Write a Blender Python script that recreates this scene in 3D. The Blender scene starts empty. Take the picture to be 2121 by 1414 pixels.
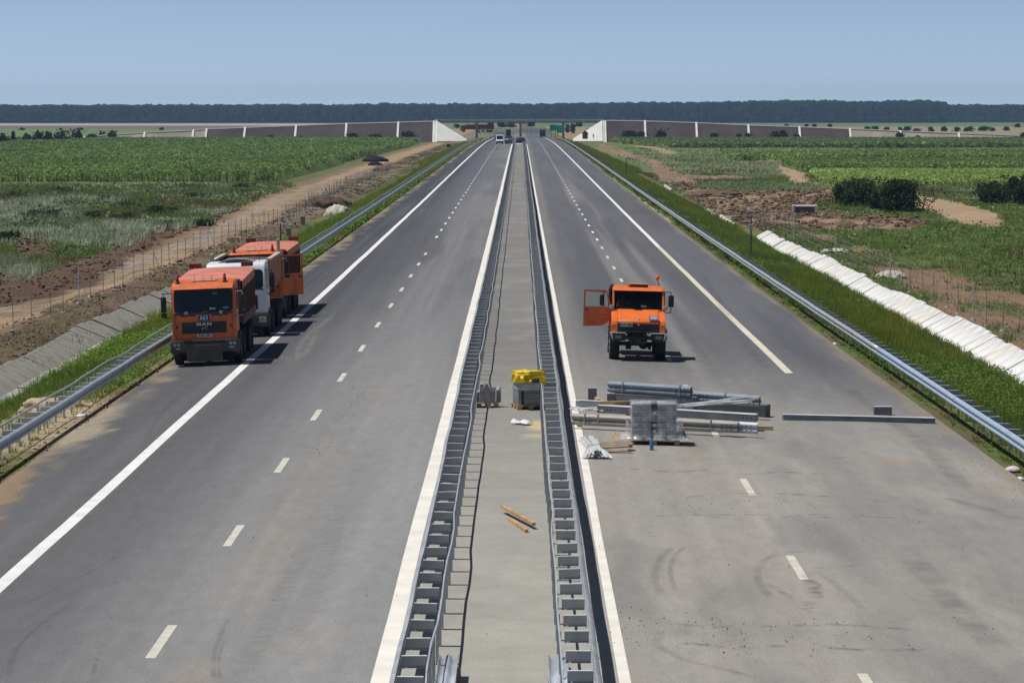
import bpy, bmesh, math, random
import numpy as np
from mathutils import Vector, Matrix
R = math.radians
random.seed(7); RNG = np.random.default_rng(7)
scene = bpy.context.scene
COL = scene.collection

# ------------------------------------------------------------------ camera, sky, sun
H = 8.69
HAZE = 0.000105
cam_d = bpy.data.cameras.new('camera'); cam = bpy.data.objects.new('camera', cam_d); COL.objects.link(cam)
cam_d.sensor_width = 36; cam_d.lens = 99.06; cam_d.clip_start = 0.5; cam_d.clip_end = 20000
cam.location = (0, 0, H); cam.rotation_euler = (R(90 - 4.565), 0, R(0.172))
scene.camera = cam
SUN_EL = R(65.5)
S = Vector((-1.0, 0.03, 0)).normalized() * math.cos(SUN_EL) + Vector((0, 0, math.sin(SUN_EL)))
sun_d = bpy.data.lights.new('sun', 'SUN'); sun = bpy.data.objects.new('sun', sun_d); COL.objects.link(sun)
sun_d.energy = 4.6; sun_d.angle = R(0.53); sun_d.color = (1.0, 0.965, 0.92)
sun.rotation_euler = (-S).to_track_quat('-Z', 'Y').to_euler()
w = bpy.data.worlds.new('World'); scene.world = w; w.use_nodes = True
nt = w.node_tree; bg = nt.nodes['Background']
sky = nt.nodes.new('ShaderNodeTexSky'); sky.sky_type = 'NISHITA'; sky.sun_disc = False
sky.sun_elevation = SUN_EL; sky.sun_rotation = math.atan2(S.x, S.y)
sky.altitude = 0; sky.air_density = 1.0; sky.dust_density = 0.4; sky.ozone_density = 2.0
tcw = nt.nodes.new('ShaderNodeTexCoord'); mpw = nt.nodes.new('ShaderNodeMapping'); mpw.inputs['Location'].default_value = (0, 0, .10); mpw.inputs['Scale'].default_value = (1, 1, 1.9)
nt.links.new(tcw.outputs['Generated'], mpw.inputs[0]); nt.links.new(mpw.outputs[0], sky.inputs[0])
sep = nt.nodes.new('ShaderNodeSeparateXYZ'); nt.links.new(tcw.outputs['Generated'], sep.inputs[0])
rampw = nt.nodes.new('ShaderNodeValToRGB'); nt.links.new(sep.outputs[2], rampw.inputs[0]); el = rampw.color_ramp.elements
el[0].position = 0; el[0].color = (1.17, 1.13, 1.10, 1); el[1].position = 1; el[1].color = (.24, .25, .27, 1)
for p_, c_ in ((.012, 1.04), (.042, .93), (.12, .50), (.4, .29)):
    e_ = el.new(p_); e_.color = (c_ * 1.10, c_ * 1.01, c_ * .99, 1)
mulw = nt.nodes.new('ShaderNodeVectorMath'); mulw.operation = 'MULTIPLY'; nt.links.new(sky.outputs[0], mulw.inputs[0]); nt.links.new(rampw.outputs[0], mulw.inputs[1])
nt.links.new(mulw.outputs[0], bg.inputs[0]); bg.inputs[1].default_value = 0.145
scene.view_settings.view_transform = 'Standard'; scene.view_settings.look = 'None'
scene.view_settings.exposure = -0.22; scene.view_settings.gamma = 1.0
scene.cycles.volume_bounces = 0; scene.cycles.max_bounces = 6; scene.cycles.diffuse_bounces = 3
scene.cycles.transparent_max_bounces = 12

# ------------------------------------------------------------------ numeric helpers
K = 51039.0; VX = 1078.0; VY = 241.0; HC = 8.72
def P(px, py, z=-1.2):
    """ground point seen at photo position (px, py) lying at height z"""
    dy = py - VY; Yc = 5855.0 * (HC - z) / dy
    return ((px - VX) * Yc / 5855.0, Yc - 0.7)
def AT(px, Y): return (px - VX) * (Y + 0.7) / 5855.0
_h = np.random.default_rng(11).random((256, 256))
def vnoise(x, y):
    xi = np.floor(x).astype(int); yi = np.floor(y).astype(int); fx = x - xi; fy = y - yi
    fx = fx * fx * (3 - 2 * fx); fy = fy * fy * (3 - 2 * fy)
    a = _h[xi & 255, yi & 255]; b = _h[(xi + 1) & 255, yi & 255]; c = _h[xi & 255, (yi + 1) & 255]; d = _h[(xi + 1) & 255, (yi + 1) & 255]
    return (a * (1 - fx) + b * fx) * (1 - fy) + (c * (1 - fx) + d * fx) * fy
def fbm(x, y, o=4):
    s = 0; a = .5; t = 0
    for i in range(o):
        s = s + a * vnoise(x * 2 ** i + 17.3 * i, y * 2 ** i + 5.7 * i); t += a; a *= .5
    return s / t
def sm(a, b, x): t = np.clip((x - a) / (b - a), 0, 1); return t * t * (3 - 2 * t)
def inpoly(x, y, poly):
    ins = np.zeros(np.shape(x), bool); n = len(poly)
    for i in range(n):
        x0, y0 = poly[i]; x1, y1 = poly[(i + 1) % n]
        if y0 == y1: continue
        c = ((y0 > y) != (y1 > y)) & (x < (x1 - x0) * (y - y0) / (y1 - y0) + x0)
        ins ^= c
    return ins
PY = np.array([0, 120, 180, 240, 300, 360, 420, 500, 580, 650, 720, 780, 850, 950, 1020, 1100, 1280, 1500, 2500, 6000.])
PZ = np.array([0, 0, .08, .22, .38, .56, .75, 1.0, 1.2, 1.38, 1.48, 1.5, 1.42, 1.12, .88, .75, .5, .3, .2, .2])
def prof(Y):
    Y = np.asarray(Y, float); d = 18.0
    return (np.interp(Y - d, PY, PZ) + np.interp(Y, PY, PZ) * 2 + np.interp(Y + d, PY, PZ)) / 4
def cross(X):
    a = np.abs(np.asarray(X, float)); return -0.025 * np.clip(a - 2.0, 0, 7.8) - 0.04 * np.clip(a - 9.8, 0, 4)
def zr(X, Y): return prof(Y) + cross(X)
LE, RE = -12.78, 12.43            # pavement edges
def field(Y): return -1.2 + 2.1 * sm(1150, 3300, np.asarray(Y, float))
def zg(X, Y):
    """terrain height"""
    X = np.asarray(X, float); Y = np.asarray(Y, float)
    f = field(Y)
    zl = zr(LE, Y) - 0.02; zrr = zr(RE, Y) - 0.02
    e = np.clip(prof(Y), 0, 2)
    zlv = zl - .05 * sm(-12.7, -13.2, X)
    tl = sm(-13.6, -17.3 - e * 1.5, X); tr = sm(13.4, 18.1 + e * 1.5, X)
    f0 = f + .18
    z = np.where(X < 0, zlv * (1 - tl) + f0 * tl, (zrr - .05 * sm(12.5, 13.2, X)) * (1 - tr) + f0 * tr)
    # drains
    dl = (sm(-17.75, -18.25, X) * (1 - sm(-18.5, -19.75, X))) * .5 * (Y < 260)
    dr = (sm(18.1, 18.5, X) * (1 - sm(18.8, 20.3, X))) * .5 * (Y < 240)
    z = z - np.where(X < 0, dl, dr)
    far = sm(20.5, 24, np.abs(X)); z = z * (1 - far) + (f + .25 * (1 - sm(21, 26, np.abs(X)))) * far
    # spoil and mounds
    return z

# ------------------------------------------------------------------ material helpers
MATS = {}
def pbr(name, col, rough=.6, metal=0., spec=.5, noise=0., nscale=3., bump=0., bscale=20., emit=None):
    if name in MATS: return MATS[name]
    m = bpy.data.materials.new(name); m.use_nodes = True; n = m.node_tree; b = n.nodes['Principled BSDF']
    b.inputs['Roughness'].default_value = rough; b.inputs['Metallic'].default_value = metal
    b.inputs['Specular IOR Level'].default_value = spec
    b.inputs['Base Color'].default_value = (*col, 1)
    if noise:
        tc = n.nodes.new('ShaderNodeTexCoord'); t = n.nodes.new('ShaderNodeTexNoise'); t.inputs['Scale'].default_value = nscale; t.inputs['Detail'].default_value = 6
        n.links.new(tc.outputs['Object'], t.inputs['Vector'])
        r = n.nodes.new('ShaderNodeMapRange'); r.inputs[1].default_value = .3; r.inputs[2].default_value = .7; r.inputs[3].default_value = 1 - noise; r.inputs[4].default_value = 1 + noise
        n.links.new(t.outputs[0], r.inputs[0])
        x = n.nodes.new('ShaderNodeVectorMath'); x.operation = 'SCALE'; x.inputs[0].default_value = col
        n.links.new(r.outputs[0], x.inputs['Scale']); n.links.new(x.outputs[0], b.inputs['Base Color'])
    if bump:
        tc = n.nodes.new('ShaderNodeTexCoord'); t = n.nodes.new('ShaderNodeTexNoise'); t.inputs['Scale'].default_value = bscale; t.inputs['Detail'].default_value = 4
        n.links.new(tc.outputs['Object'], t.inputs['Vector'])
        bp = n.nodes.new('ShaderNodeBump'); bp.inputs['Strength'].default_value = bump; bp.inputs['Distance'].default_value = .05
        n.links.new(t.outputs[0], bp.inputs['Height']); n.links.new(bp.outputs[0], b.inputs['Normal'])
    MATS[name] = m; return m
def vcmat(name, rough=.9, fine=(8., .25), big=(.6, .15), bump=0., bscale=3., transl=0., spec=.2, stretch=(1, 1, 1)):
    """vertex colour times two octaves of noise"""
    m = bpy.data.materials.new(name); m.use_nodes = True; n = m.node_tree; b = n.nodes['Principled BSDF']
    b.inputs['Roughness'].default_value = rough; b.inputs['Specular IOR Level'].default_value = spec
    at = n.nodes.new('ShaderNodeAttribute'); at.attribute_name = 'Col'
    tc = n.nodes.new('ShaderNodeTexCoord'); mp = n.nodes.new('ShaderNodeMapping'); mp.inputs['Scale'].default_value = stretch
    n.links.new(tc.outputs['Object'], mp.inputs[0]); last = at.outputs['Color']
    for sc, amp in (fine, big):
        if amp <= 0: continue
        t = n.nodes.new('ShaderNodeTexNoise'); t.inputs['Scale'].default_value = sc; t.inputs['Detail'].default_value = 6; t.inputs['Roughness'].default_value = .65
        n.links.new(mp.outputs[0], t.inputs['Vector'])
        r = n.nodes.new('ShaderNodeMapRange'); r.inputs[1].default_value = .3; r.inputs[2].default_value = .7; r.inputs[3].default_value = 1 - amp; r.inputs[4].default_value = 1 + amp
        n.links.new(t.outputs[0], r.inputs[0])
        x = n.nodes.new('ShaderNodeVectorMath'); x.operation = 'SCALE'; n.links.new(last, x.inputs[0]); n.links.new(r.outputs[0], x.inputs['Scale']); last = x.outputs[0]
    n.links.new(last, b.inputs['Base Color'])
    if bump:
        t = n.nodes.new('ShaderNodeTexNoise'); t.inputs['Scale'].default_value = bscale; t.inputs['Detail'].default_value = 8; t.inputs['Roughness'].default_value = .6
        n.links.new(tc.outputs['Object'], t.inputs['Vector'])
        bp = n.nodes.new('ShaderNodeBump'); bp.inputs['Strength'].default_value = bump; bp.inputs['Distance'].default_value = .3
        n.links.new(t.outputs[0], bp.inputs['Height']); n.links.new(bp.outputs[0], b.inputs['Normal'])
    if transl:
        tr = n.nodes.new('ShaderNodeBsdfTranslucent'); n.links.new(last, tr.inputs[0])
        mx = n.nodes.new('ShaderNodeMixShader'); mx.inputs[0].default_value = transl
        n.links.new(b.outputs[0], mx.inputs[1]); n.links.new(tr.outputs[0], mx.inputs[2])
        n.links.new(mx.outputs[0], n.nodes['Material Output'].inputs[0])
    return m

def np_mesh(name, verts, faces, cols=None, mat=None, smooth=False):
    """faces: (N,k) int array (k = 3 or 4)"""
    me = bpy.data.meshes.new(name); faces = np.asarray(faces, np.int32); k = faces.shape[1]; nf = len(faces)
    me.vertices.add(len(verts)); me.vertices.foreach_set('co', np.asarray(verts, np.float32).ravel())
    me.loops.add(nf * k); me.loops.foreach_set('vertex_index', faces.ravel())
    me.polygons.add(nf); me.polygons.foreach_set('loop_start', np.arange(0, nf * k, k, dtype=np.int32))
    me.update(calc_edges=True)
    me.polygons.foreach_set('use_smooth', np.full(nf, bool(smooth)))
    if cols is not None:
        a = me.color_attributes.new('Col', 'FLOAT_COLOR', 'POINT')
        c = np.ones((len(verts), 4), np.float32); c[:, :3] = np.clip(cols, 0, 1); a.data.foreach_set('color', c.ravel())
    if mat: me.materials.append(mat)
    me.validate(); return me
def link(name, me, parent=None):
    o = bpy.data.objects.new(name, me); COL.objects.link(o)
    if parent: o.parent = parent
    return o
def tag(o, label=None, cat=None, group=None, kind=None):
    if label: o['label'] = label
    if cat: o['category'] = cat
    if group: o['group'] = group
    if kind: o['kind'] = kind
    return o
def empty(name, loc=(0, 0, 0), rz=0, label=None, cat=None, group=None, rot=None):
    o = bpy.data.objects.new(name, None); COL.objects.link(o); o.location = loc
    o.rotation_euler = rot if rot else (0, 0, rz); o.empty_display_size = .2
    return tag(o, label, cat, group)
def dup(root, loc=None, rz=None, label=None, group=None, parent=None):
    c = root.copy(); COL.objects.link(c)
    if parent is not None: c.parent = parent
    for ch in list(root.children): dup(ch, parent=c)
    if loc is not None: c.location = loc
    if rz is not None: c.rotation_euler = (0, 0, rz)
    if label: c['label'] = label
    if group: c['group'] = group
    return c
def grid(xs, ys, zf, name, cols=None, mat=None):
    X, Y = np.meshgrid(xs, ys); Z = zf(X, Y); nx = len(xs); ny = len(ys)
    v = np.stack([X, Y, Z], -1).reshape(-1, 3)
    i = (np.arange(ny - 1)[:, None] * nx + np.arange(nx - 1)[None, :]).ravel()
    f = np.stack([i, i + 1, i + 1 + nx, i + nx], -1)
    c = cols(X, Y).reshape(-1, 3) if cols else None
    return np_mesh(name, v, f, c, mat, True)

class MB:
    def __init__(s): s.bm = bmesh.new()
    def _x(s, vs, M):
        if M is not None: bmesh.ops.transform(s.bm, matrix=M, verts=vs)
        return s
    def box(s, x0, x1, y0, y1, z0, z1, M=None, bev=0, seg=2):
        r = bmesh.ops.create_cube(s.bm, size=1); vs = r['verts']
        for v in vs: v.co = Vector((x0 + (v.co.x + .5) * (x1 - x0), y0 + (v.co.y + .5) * (y1 - y0), z0 + (v.co.z + .5) * (z1 - z0)))
        if bev:
            es = list({e for v in vs for e in v.link_edges})
            q = bmesh.ops.bevel(s.bm, geom=es, offset=bev, segments=seg, affect='EDGES', profile=.6); vs = list({v for f in q['faces'] for v in f.verts} | {v for v in vs if v.is_valid})
        return s._x(vs, M)
    def prism(s, poly, a, b, axis='x', M=None, bev=0, seg=2):
        """poly: list of 2D points in the other two axes"""
        def mk(p, t):
            if axis == 'x': return (t, p[0], p[1])
            if axis == 'y': return (p[0], t, p[1])
            return (p[0], p[1], t)
        A = [s.bm.verts.new(mk(p, a)) for p in poly]; B = [s.bm.verts.new(mk(p, b)) for p in poly]; n = len(poly)
        fs = [s.bm.faces.new(A), s.bm.faces.new(B[::-1])]
        for i in range(n): fs.append(s.bm.faces.new([A[i], B[i], B[(i + 1) % n], A[(i + 1) % n]]))
        bmesh.ops.recalc_face_normals(s.bm, faces=fs); vs = A + B
        if bev:
            es = list({e for v in vs for e in v.link_edges})
            q = bmesh.ops.bevel(s.bm, geom=es, offset=bev, segments=seg, affect='EDGES', profile=.6); vs = list({v for f in q['faces'] for v in f.verts} | {v for v in vs if v.is_valid})
        return s._x(vs, M)
    def cyl(s, p0, p1, r, r2=None, n=12, M=None):
        p0 = Vector(p0); p1 = Vector(p1); d = p1 - p0
        q = bmesh.ops.create_cone(s.bm, cap_ends=True, segments=n, radius1=r, radius2=r if r2 is None else r2, depth=d.length)
        T = Matrix.Translation((p0 + p1) / 2) @ d.to_track_quat('Z', 'Y').to_matrix().to_4x4()
        bmesh.ops.transform(s.bm, matrix=T, verts=q['verts']); return s._x(q['verts'], M)
    def tube(s, pts, r, n=6, M=None):
        for a, b in zip(pts[:-1], pts[1:]): s.cyl(a, b, r, n=n, M=M)
        return s
    def ball(s, c, r, sub=2, sc=(1, 1, 1), M=None):
        q = bmesh.ops.create_icosphere(s.bm, subdivisions=sub, radius=r)
        for v in q['verts']: v.co = Vector((c[0] + v.co.x * sc[0], c[1] + v.co.y * sc[1], c[2] + v.co.z * sc[2]))
        return s._x(q['verts'], M)
    def rev(s, prof_, n=20, M=None):
        """surface of revolution about local x axis: prof list of (x, r)"""
        rings = []
        for x, r in prof_: rings.append([s.bm.verts.new((x, r * math.cos(2 * math.pi * k / n), r * math.sin(2 * math.pi * k / n))) for k in range(n)])
        for a, b in zip(rings[:-1], rings[1:]):
            for k in range(n): s.bm.faces.new([a[k], a[(k + 1) % n], b[(k + 1) % n], b[k]])
        s.bm.faces.new(rings[0][::-1]); s.bm.faces.new(rings[-1])
        return s._x([v for q in rings for v in q], M)
    def build(s, name, mat, parent=None, smooth=35, loc=None, M=None):
        if M is not None: bmesh.ops.transform(s.bm, matrix=M, verts=s.bm.verts[:])
        me = bpy.data.meshes.new(name); s.bm.to_mesh(me); s.bm.free(); me.materials.append(mat)
        if smooth:
            me.polygons.foreach_set('use_smooth', np.ones(len(me.polygons), bool)); me.set_sharp_from_angle(angle=R(smooth))
        o = link(name, me, parent)
        if loc: o.location = loc
        return o
def text_mesh(body, size, name, mat, parent, M, extrude=.004, bold=0.0, spacing=1.0, sx=1.0):
    cu = bpy.data.curves.new('lettering', 'FONT'); cu.body = body; cu.size = size; cu.extrude = extrude; cu.offset = bold
    cu.align_x = 'CENTER'; cu.align_y = 'CENTER'; cu.space_character = spacing
    o = bpy.data.objects.new('lettering', cu); COL.objects.link(o); bpy.context.view_layer.update()
    me = bpy.data.meshes.new_from_object(o.evaluated_get(bpy.context.evaluated_depsgraph_get())); bpy.data.objects.remove(o)
    me.transform(Matrix.Diagonal((sx, 1, 1, 1))); me.transform(M); me.materials.clear(); me.materials.append(mat); me.name = name
    return link(name, me, parent)
def FRONT(x, y, z, tilt=0): return Matrix.Translation((x, y, z)) @ Matrix.Rotation(R(90 - tilt), 4, 'X')   # text facing -Y

# ------------------------------------------------------------------ common materials
M_steel = pbr('galvanised_steel', (.44, .46, .48), .5, .3, .5, .2, 2.2)
M_steel2 = pbr('dull_galvanised_steel', (.28, .29, .30), .6, .2, .5, .2, 3)
M_steel_b = pbr('bright_galvanised_steel', (.54, .58, .63), .45, .3, .5, .15, 2)
M_conc = pbr('pale_concrete', (.50, .49, .45), .9, 0, .3, .12, .8)
M_conc2 = pbr('grey_concrete', (.30, .29, .265), .9, 0, .3, .2, 1.2, .4, 6)
M_slab = pbr('white_fleece_covered_slab', (.68, .68, .66), .9, 0, .2, .24, .8, .6, 3)
M_dark = pbr('black_plastic', (.022, .023, .026), .5, 0, .4)
M_rub = pbr('tyre_rubber', (.028, .027, .026), .85, 0, .3, .3, 6)
M_wood = pbr('raw_timber', (.50, .33, .17), .8, 0, .3, .25, 5)
M_wood2 = pbr('weathered_timber', (.30, .24, .18), .85, 0, .3, .25, 5)

# ================================================================== terrain
def WP(pts, z=-1.2): return [P(a, b, z) for a, b in pts]
dirtA = WP([(1240,296),(1285,309),(1324,324),(1361,332),(1391,350),(1418,362),(1470,364),(1560,368),(1575,372),(1450,374),(1440,387),(1470,397),(1530,400),(1600,396),(1740,394),(1742,440),(1830,444),(1925,455),(1930,470),(1850,479),(1700,478),(1600,480),(1550,478),(1500,452),(1450,430),(1420,412),(1425,402),(1391,384),(1361,374),(1352,362),(1358,352),(1346,344),(1324,332),(1290,326),(1240,308)])
greenIn = WP([(1690,420),(1750,405),(1800,440),(1780,455),(1690,440)])
greenIn2 = WP([(1440,374),(1560,372),(1600,390),(1530,398),(1470,392)])
tanB = WP([(1612,343),(1662,350),(1682,378),(1740,384),(1738,389),(1662,384),(1636,376),(1622,360)])
tanC = WP([(1900,402),(1960,414),(2060,438),(2088,465),(2052,476),(1990,466),(1940,442),(1890,432)])
tanD = WP([(1285,292),(1330,297),(1372,307),(1402,318),(1385,321),(1350,309),(1298,299)])
tanE = WP([(1560,330),(1640,334),(1700,340),(1640,338),(1560,334)])
redT = WP([(1640,482),(1700,486),(1800,518),(1900,551),(2000,583),(2160,625),(2260,700),(2260,820),(2121,775),(2060,722),(1950,662),(1890,612),(1850,588),(1780,552),(1700,505)])
leftDirt = WP([(-260,560),(-40,560),(60,585),(120,560),(180,560),(240,520),(300,512),(330,505),(280,530),(200,590),(120,612),(0,640),(-260,700)])
leftDirt2 = WP([(30,490),(90,492),(115,530),(60,540),(20,520)])
TY = np.array([0, 60, 120, 141, 165, 181, 193, 240, 331, 433, 603, 718, 1000, 1400.]); TX = np.array([-26.5, -26.3, -26.2, -26, -25.2, -24.9, -24.6, -25.2, -27.6, -28.6, -29.2, -30.5, -30.0, -30.0])
def trackx(Y): return np.interp(Y, TY, TX)
def mixc(c, col, m): return c * (1 - m[..., None]) + np.array(col) * m[..., None]
def gcol(X, Y):
    n1 = fbm(X * .09 + 3, Y * .05 + 9, 5); n2 = fbm(X * .5 + 50, Y * .3 + 20, 4); n3 = fbm(X * .03 + 80, Y * .012 + 20, 4)
    wx = X + (fbm(X * .4, Y * .2, 3) - .5) * 2.4; wy = Y + (fbm(X * .4 + 40, Y * .2 + 7, 3) - .5) * 7
    c = np.zeros(X.shape + (3,)) + np.array((.125, .165, .05))
    c = mixc(c, (.15, .155, .06), sm(.42, .65, n1)); c = mixc(c, (.17, .13, .08), sm(.56, .7, n2) * .8)
    L = X < 0
    # ---- right hand fields in strips
    Rr = X > 22
    c = mixc(c, (.14, .185, .055), (Rr & (Y > 300)) * 1.0)
    c = mixc(c, (.16, .18, .085), (Rr & (Y > 330) & (Y < 560)) * sm(.4, .6, n3))
    c = mixc(c, (.19, .25, .07), (Rr & (wy > 700) & (wy < 900)) * .9)
    c = mixc(c, (.25, .19, .10), (Rr & (wy > 575) & (wy < 615) & (X > 44)) * .8)
    c = mixc(c, (.21, .18, .11), (Rr & (wy > 700) & (wy < 735) & (X > 50)) * .8)
    c = mixc(c, (.12, .165, .045), (Rr & (Y > 200) & (Y < 330)) * 1.0 * sm(.3, .6, n2))
    # ---- bands behind the overpass
    c = mixc(c, (.16, .22, .075), (Y > 1100) * 1.0)
    c = mixc(c, (.30, .25, .15), ((X > 0) & (wy > 1500) & (wy < 2350)) * 1.0)
    c = mixc(c, (.13, .20, .07), ((X > 0) & (wy > 2350)) * 1.0)
    c = mixc(c, (.33, .25, .13), ((np.abs(X) < 120) & (wy > 1250) & (wy < 2000)) * 1.0)
    c = mixc(c, (.17, .15, .09), (L & (X < -100) & (wy > 2000)) * 1.0)
    c = mixc(c, (.45, .45, .42), (L & (X < -100) & (Y > 2550) & (Y < 3020)) * .9)
    # ---- left hand side
    c = mixc(c, (.15, .17, .085), (L & (X < -27) & (Y < 385)) * sm(.3, .6, n1) * .8)
    c = mixc(c, (.17, .17, .06), (L & (X < -30) & (Y > 372) & (Y < 426)) * .9)
    tx = trackx(Y)
    c = mixc(c, (.165, .115, .078), L * sm(-19.0, -20.0, wx) * (1 - sm(-27.5, -31, wx)) * (1 - .5 * sm(.45, .6, n2)))
    c = mixc(c, (.24, .21, .15), (L & (Y > 240)) * sm(-19.5 , -21, wx) * (1 - sm(-26.5, -28, wx)) * .7)
    c = mixc(c, (.25, .17, .11), L * (1 - sm(3.0, 4.6, np.abs(wx - tx + .6))) * (Y > 40) * (Y < 1050) * .9)
    c = mixc(c, (.38, .275, .17), L * (1 - sm(1.9, 2.7, np.abs(wx - tx + (fbm(X * .2, Y * .06, 3) - .5) * 2.0))) * (Y > 40) * (Y < 1050))
    c = mixc(c, (.33, .30, .27), L * (1 - sm(.25, .7, np.abs(wx - tx + 1.1))) * (Y > 40) * (Y < 520) * .75)
    for q_, a_ in ((.7, .8), (-.2, .6), (1.5, .6), (-1.6, .6)): c = mixc(c, (.20, .145, .10), L * (1 - sm(.12, .42, np.abs(wx - tx - q_ + .5 * np.sin(Y * .05 + q_)))) * (Y < 520) * sm(.38, .55, n2) * a_)
    c = mixc(c, (.135, .085, .055), inpoly(wx, wy, leftDirt) * 1.0); c = mixc(c, (.14, .085, .055), inpoly(wx, wy, leftDirt2) * .9)
    c = mixc(c, (.13, .085, .055), L * (1 - sm(.8, 1.6, np.abs(wx - tx + 4.4))) * (Y < 300) * (Y > 150) * sm(.4, .5, n1 + .1))
    # verge and embankments
    v = sm(-19.4, -18.6, X) * L; c = mixc(c, (.16, .205, .055), v); c = mixc(c, (.19, .16, .10), v * sm(.55, .68, n2))
    # bare soil and sand by the left pavement edge in the foreground
    c = mixc(c, (.25, .175, .11), L * sm(-16.4, -15.2, wx) * (1 - sm(64, 76, wy))); 
    c = mixc(c, (.46, .37, .25), L * sm(-17.2, -16.2, wx) * sm(74, 77, wy) * (1 - sm(88, 93, wy)))
    c = mixc(c, (.30, .22, .13), L * sm(-13.3, -12.9, wx) * (n2 > .42))
    v = (1 - sm(19.0, 20.5, X)) * (X > 0); c = mixc(c, (.125, .17, .05), v); c = mixc(c, (.19, .20, .07), v * sm(.5, .65, n2))
    c = mixc(c, (.16, .12, .07), v * (1 - sm(12.6, 13.0, wx)) * .8)
    c = mixc(c, (.48, .44, .33), v * (1 - sm(12.75, 13.1, wx)) * (Y > 235) * (Y < 530) * (1 - .5 * sm(.4, .6, n2)))
    # right side bare soil
    d = inpoly(wx, wy, dirtA); c = mixc(c, (.27, .185, .12), d * 1.0); c = mixc(c, (.145, .09, .06), d * sm(.47, .56, n2) * (Y < 420)); c = mixc(c, (.34, .25, .17), d * (1 - sm(.36, .42, n2)) * .8)
    c = mixc(c, (.09, .13, .04), inpoly(wx, wy, greenIn) * .9); c = mixc(c, (.085, .125, .035), inpoly(wx, wy, greenIn2) * 1.0)
    c = mixc(c, (.27, .17, .11), inpoly(wx, wy, redT) * (1 - .75 * sm(.50, .60, fbm(X * .25, Y * .12, 3))))
    for q in (tanB, tanC, tanD, tanE): c = mixc(c, (.42, .30, .19), inpoly(wx, wy, q) * 1.0)
    return c
def gz(X, Y):
    z = zg(X, Y); a = np.abs(X)
    amp = sm(20.2, 22.5, a) * (1 - .75 * (np.abs(X - trackx(Y)) < 2.2))
    n = fbm(X * .7, Y * .35, 4) - .5; n2 = fbm(X * .12, Y * .06, 3) - .5
    d = inpoly(X, Y, dirtA) | inpoly(X, Y, leftDirt) | inpoly(X, Y, leftDirt2)
    z = z + amp * (n * (.25 + .9 * d) + n2 * .6 * (Y < 420)) * (Y < 1100)
    bank = (X < 0) * sm(-19.7, -20.2, X) * (1 - sm(-22, -24, X)); z = z + bank * (n * .7 + .12)
    under = (X > LE - .1) & (X < RE + .1); return np.where(under, zr(X, Y) - .07, z)
core = np.arange(-62, 62.01, .5)
out = 62 + np.cumsum(.6 * 1.055 ** np.arange(0, 84)); out = out[out < 1500]
xs = np.concatenate([-out[::-1], core, out])
ys = [30.0]
while ys[-1] < 5200: ys.append(ys[-1] + max(.7, ys[-1] * .0075))
ys = np.array(ys)
M_ground = vcmat('soil_and_turf', .95, (5., .35), (.5, .2), .9, 4.)
g = link('ground', grid(xs, ys, gz, 'ground', gcol, M_ground)); tag(g, kind='structure')

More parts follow.
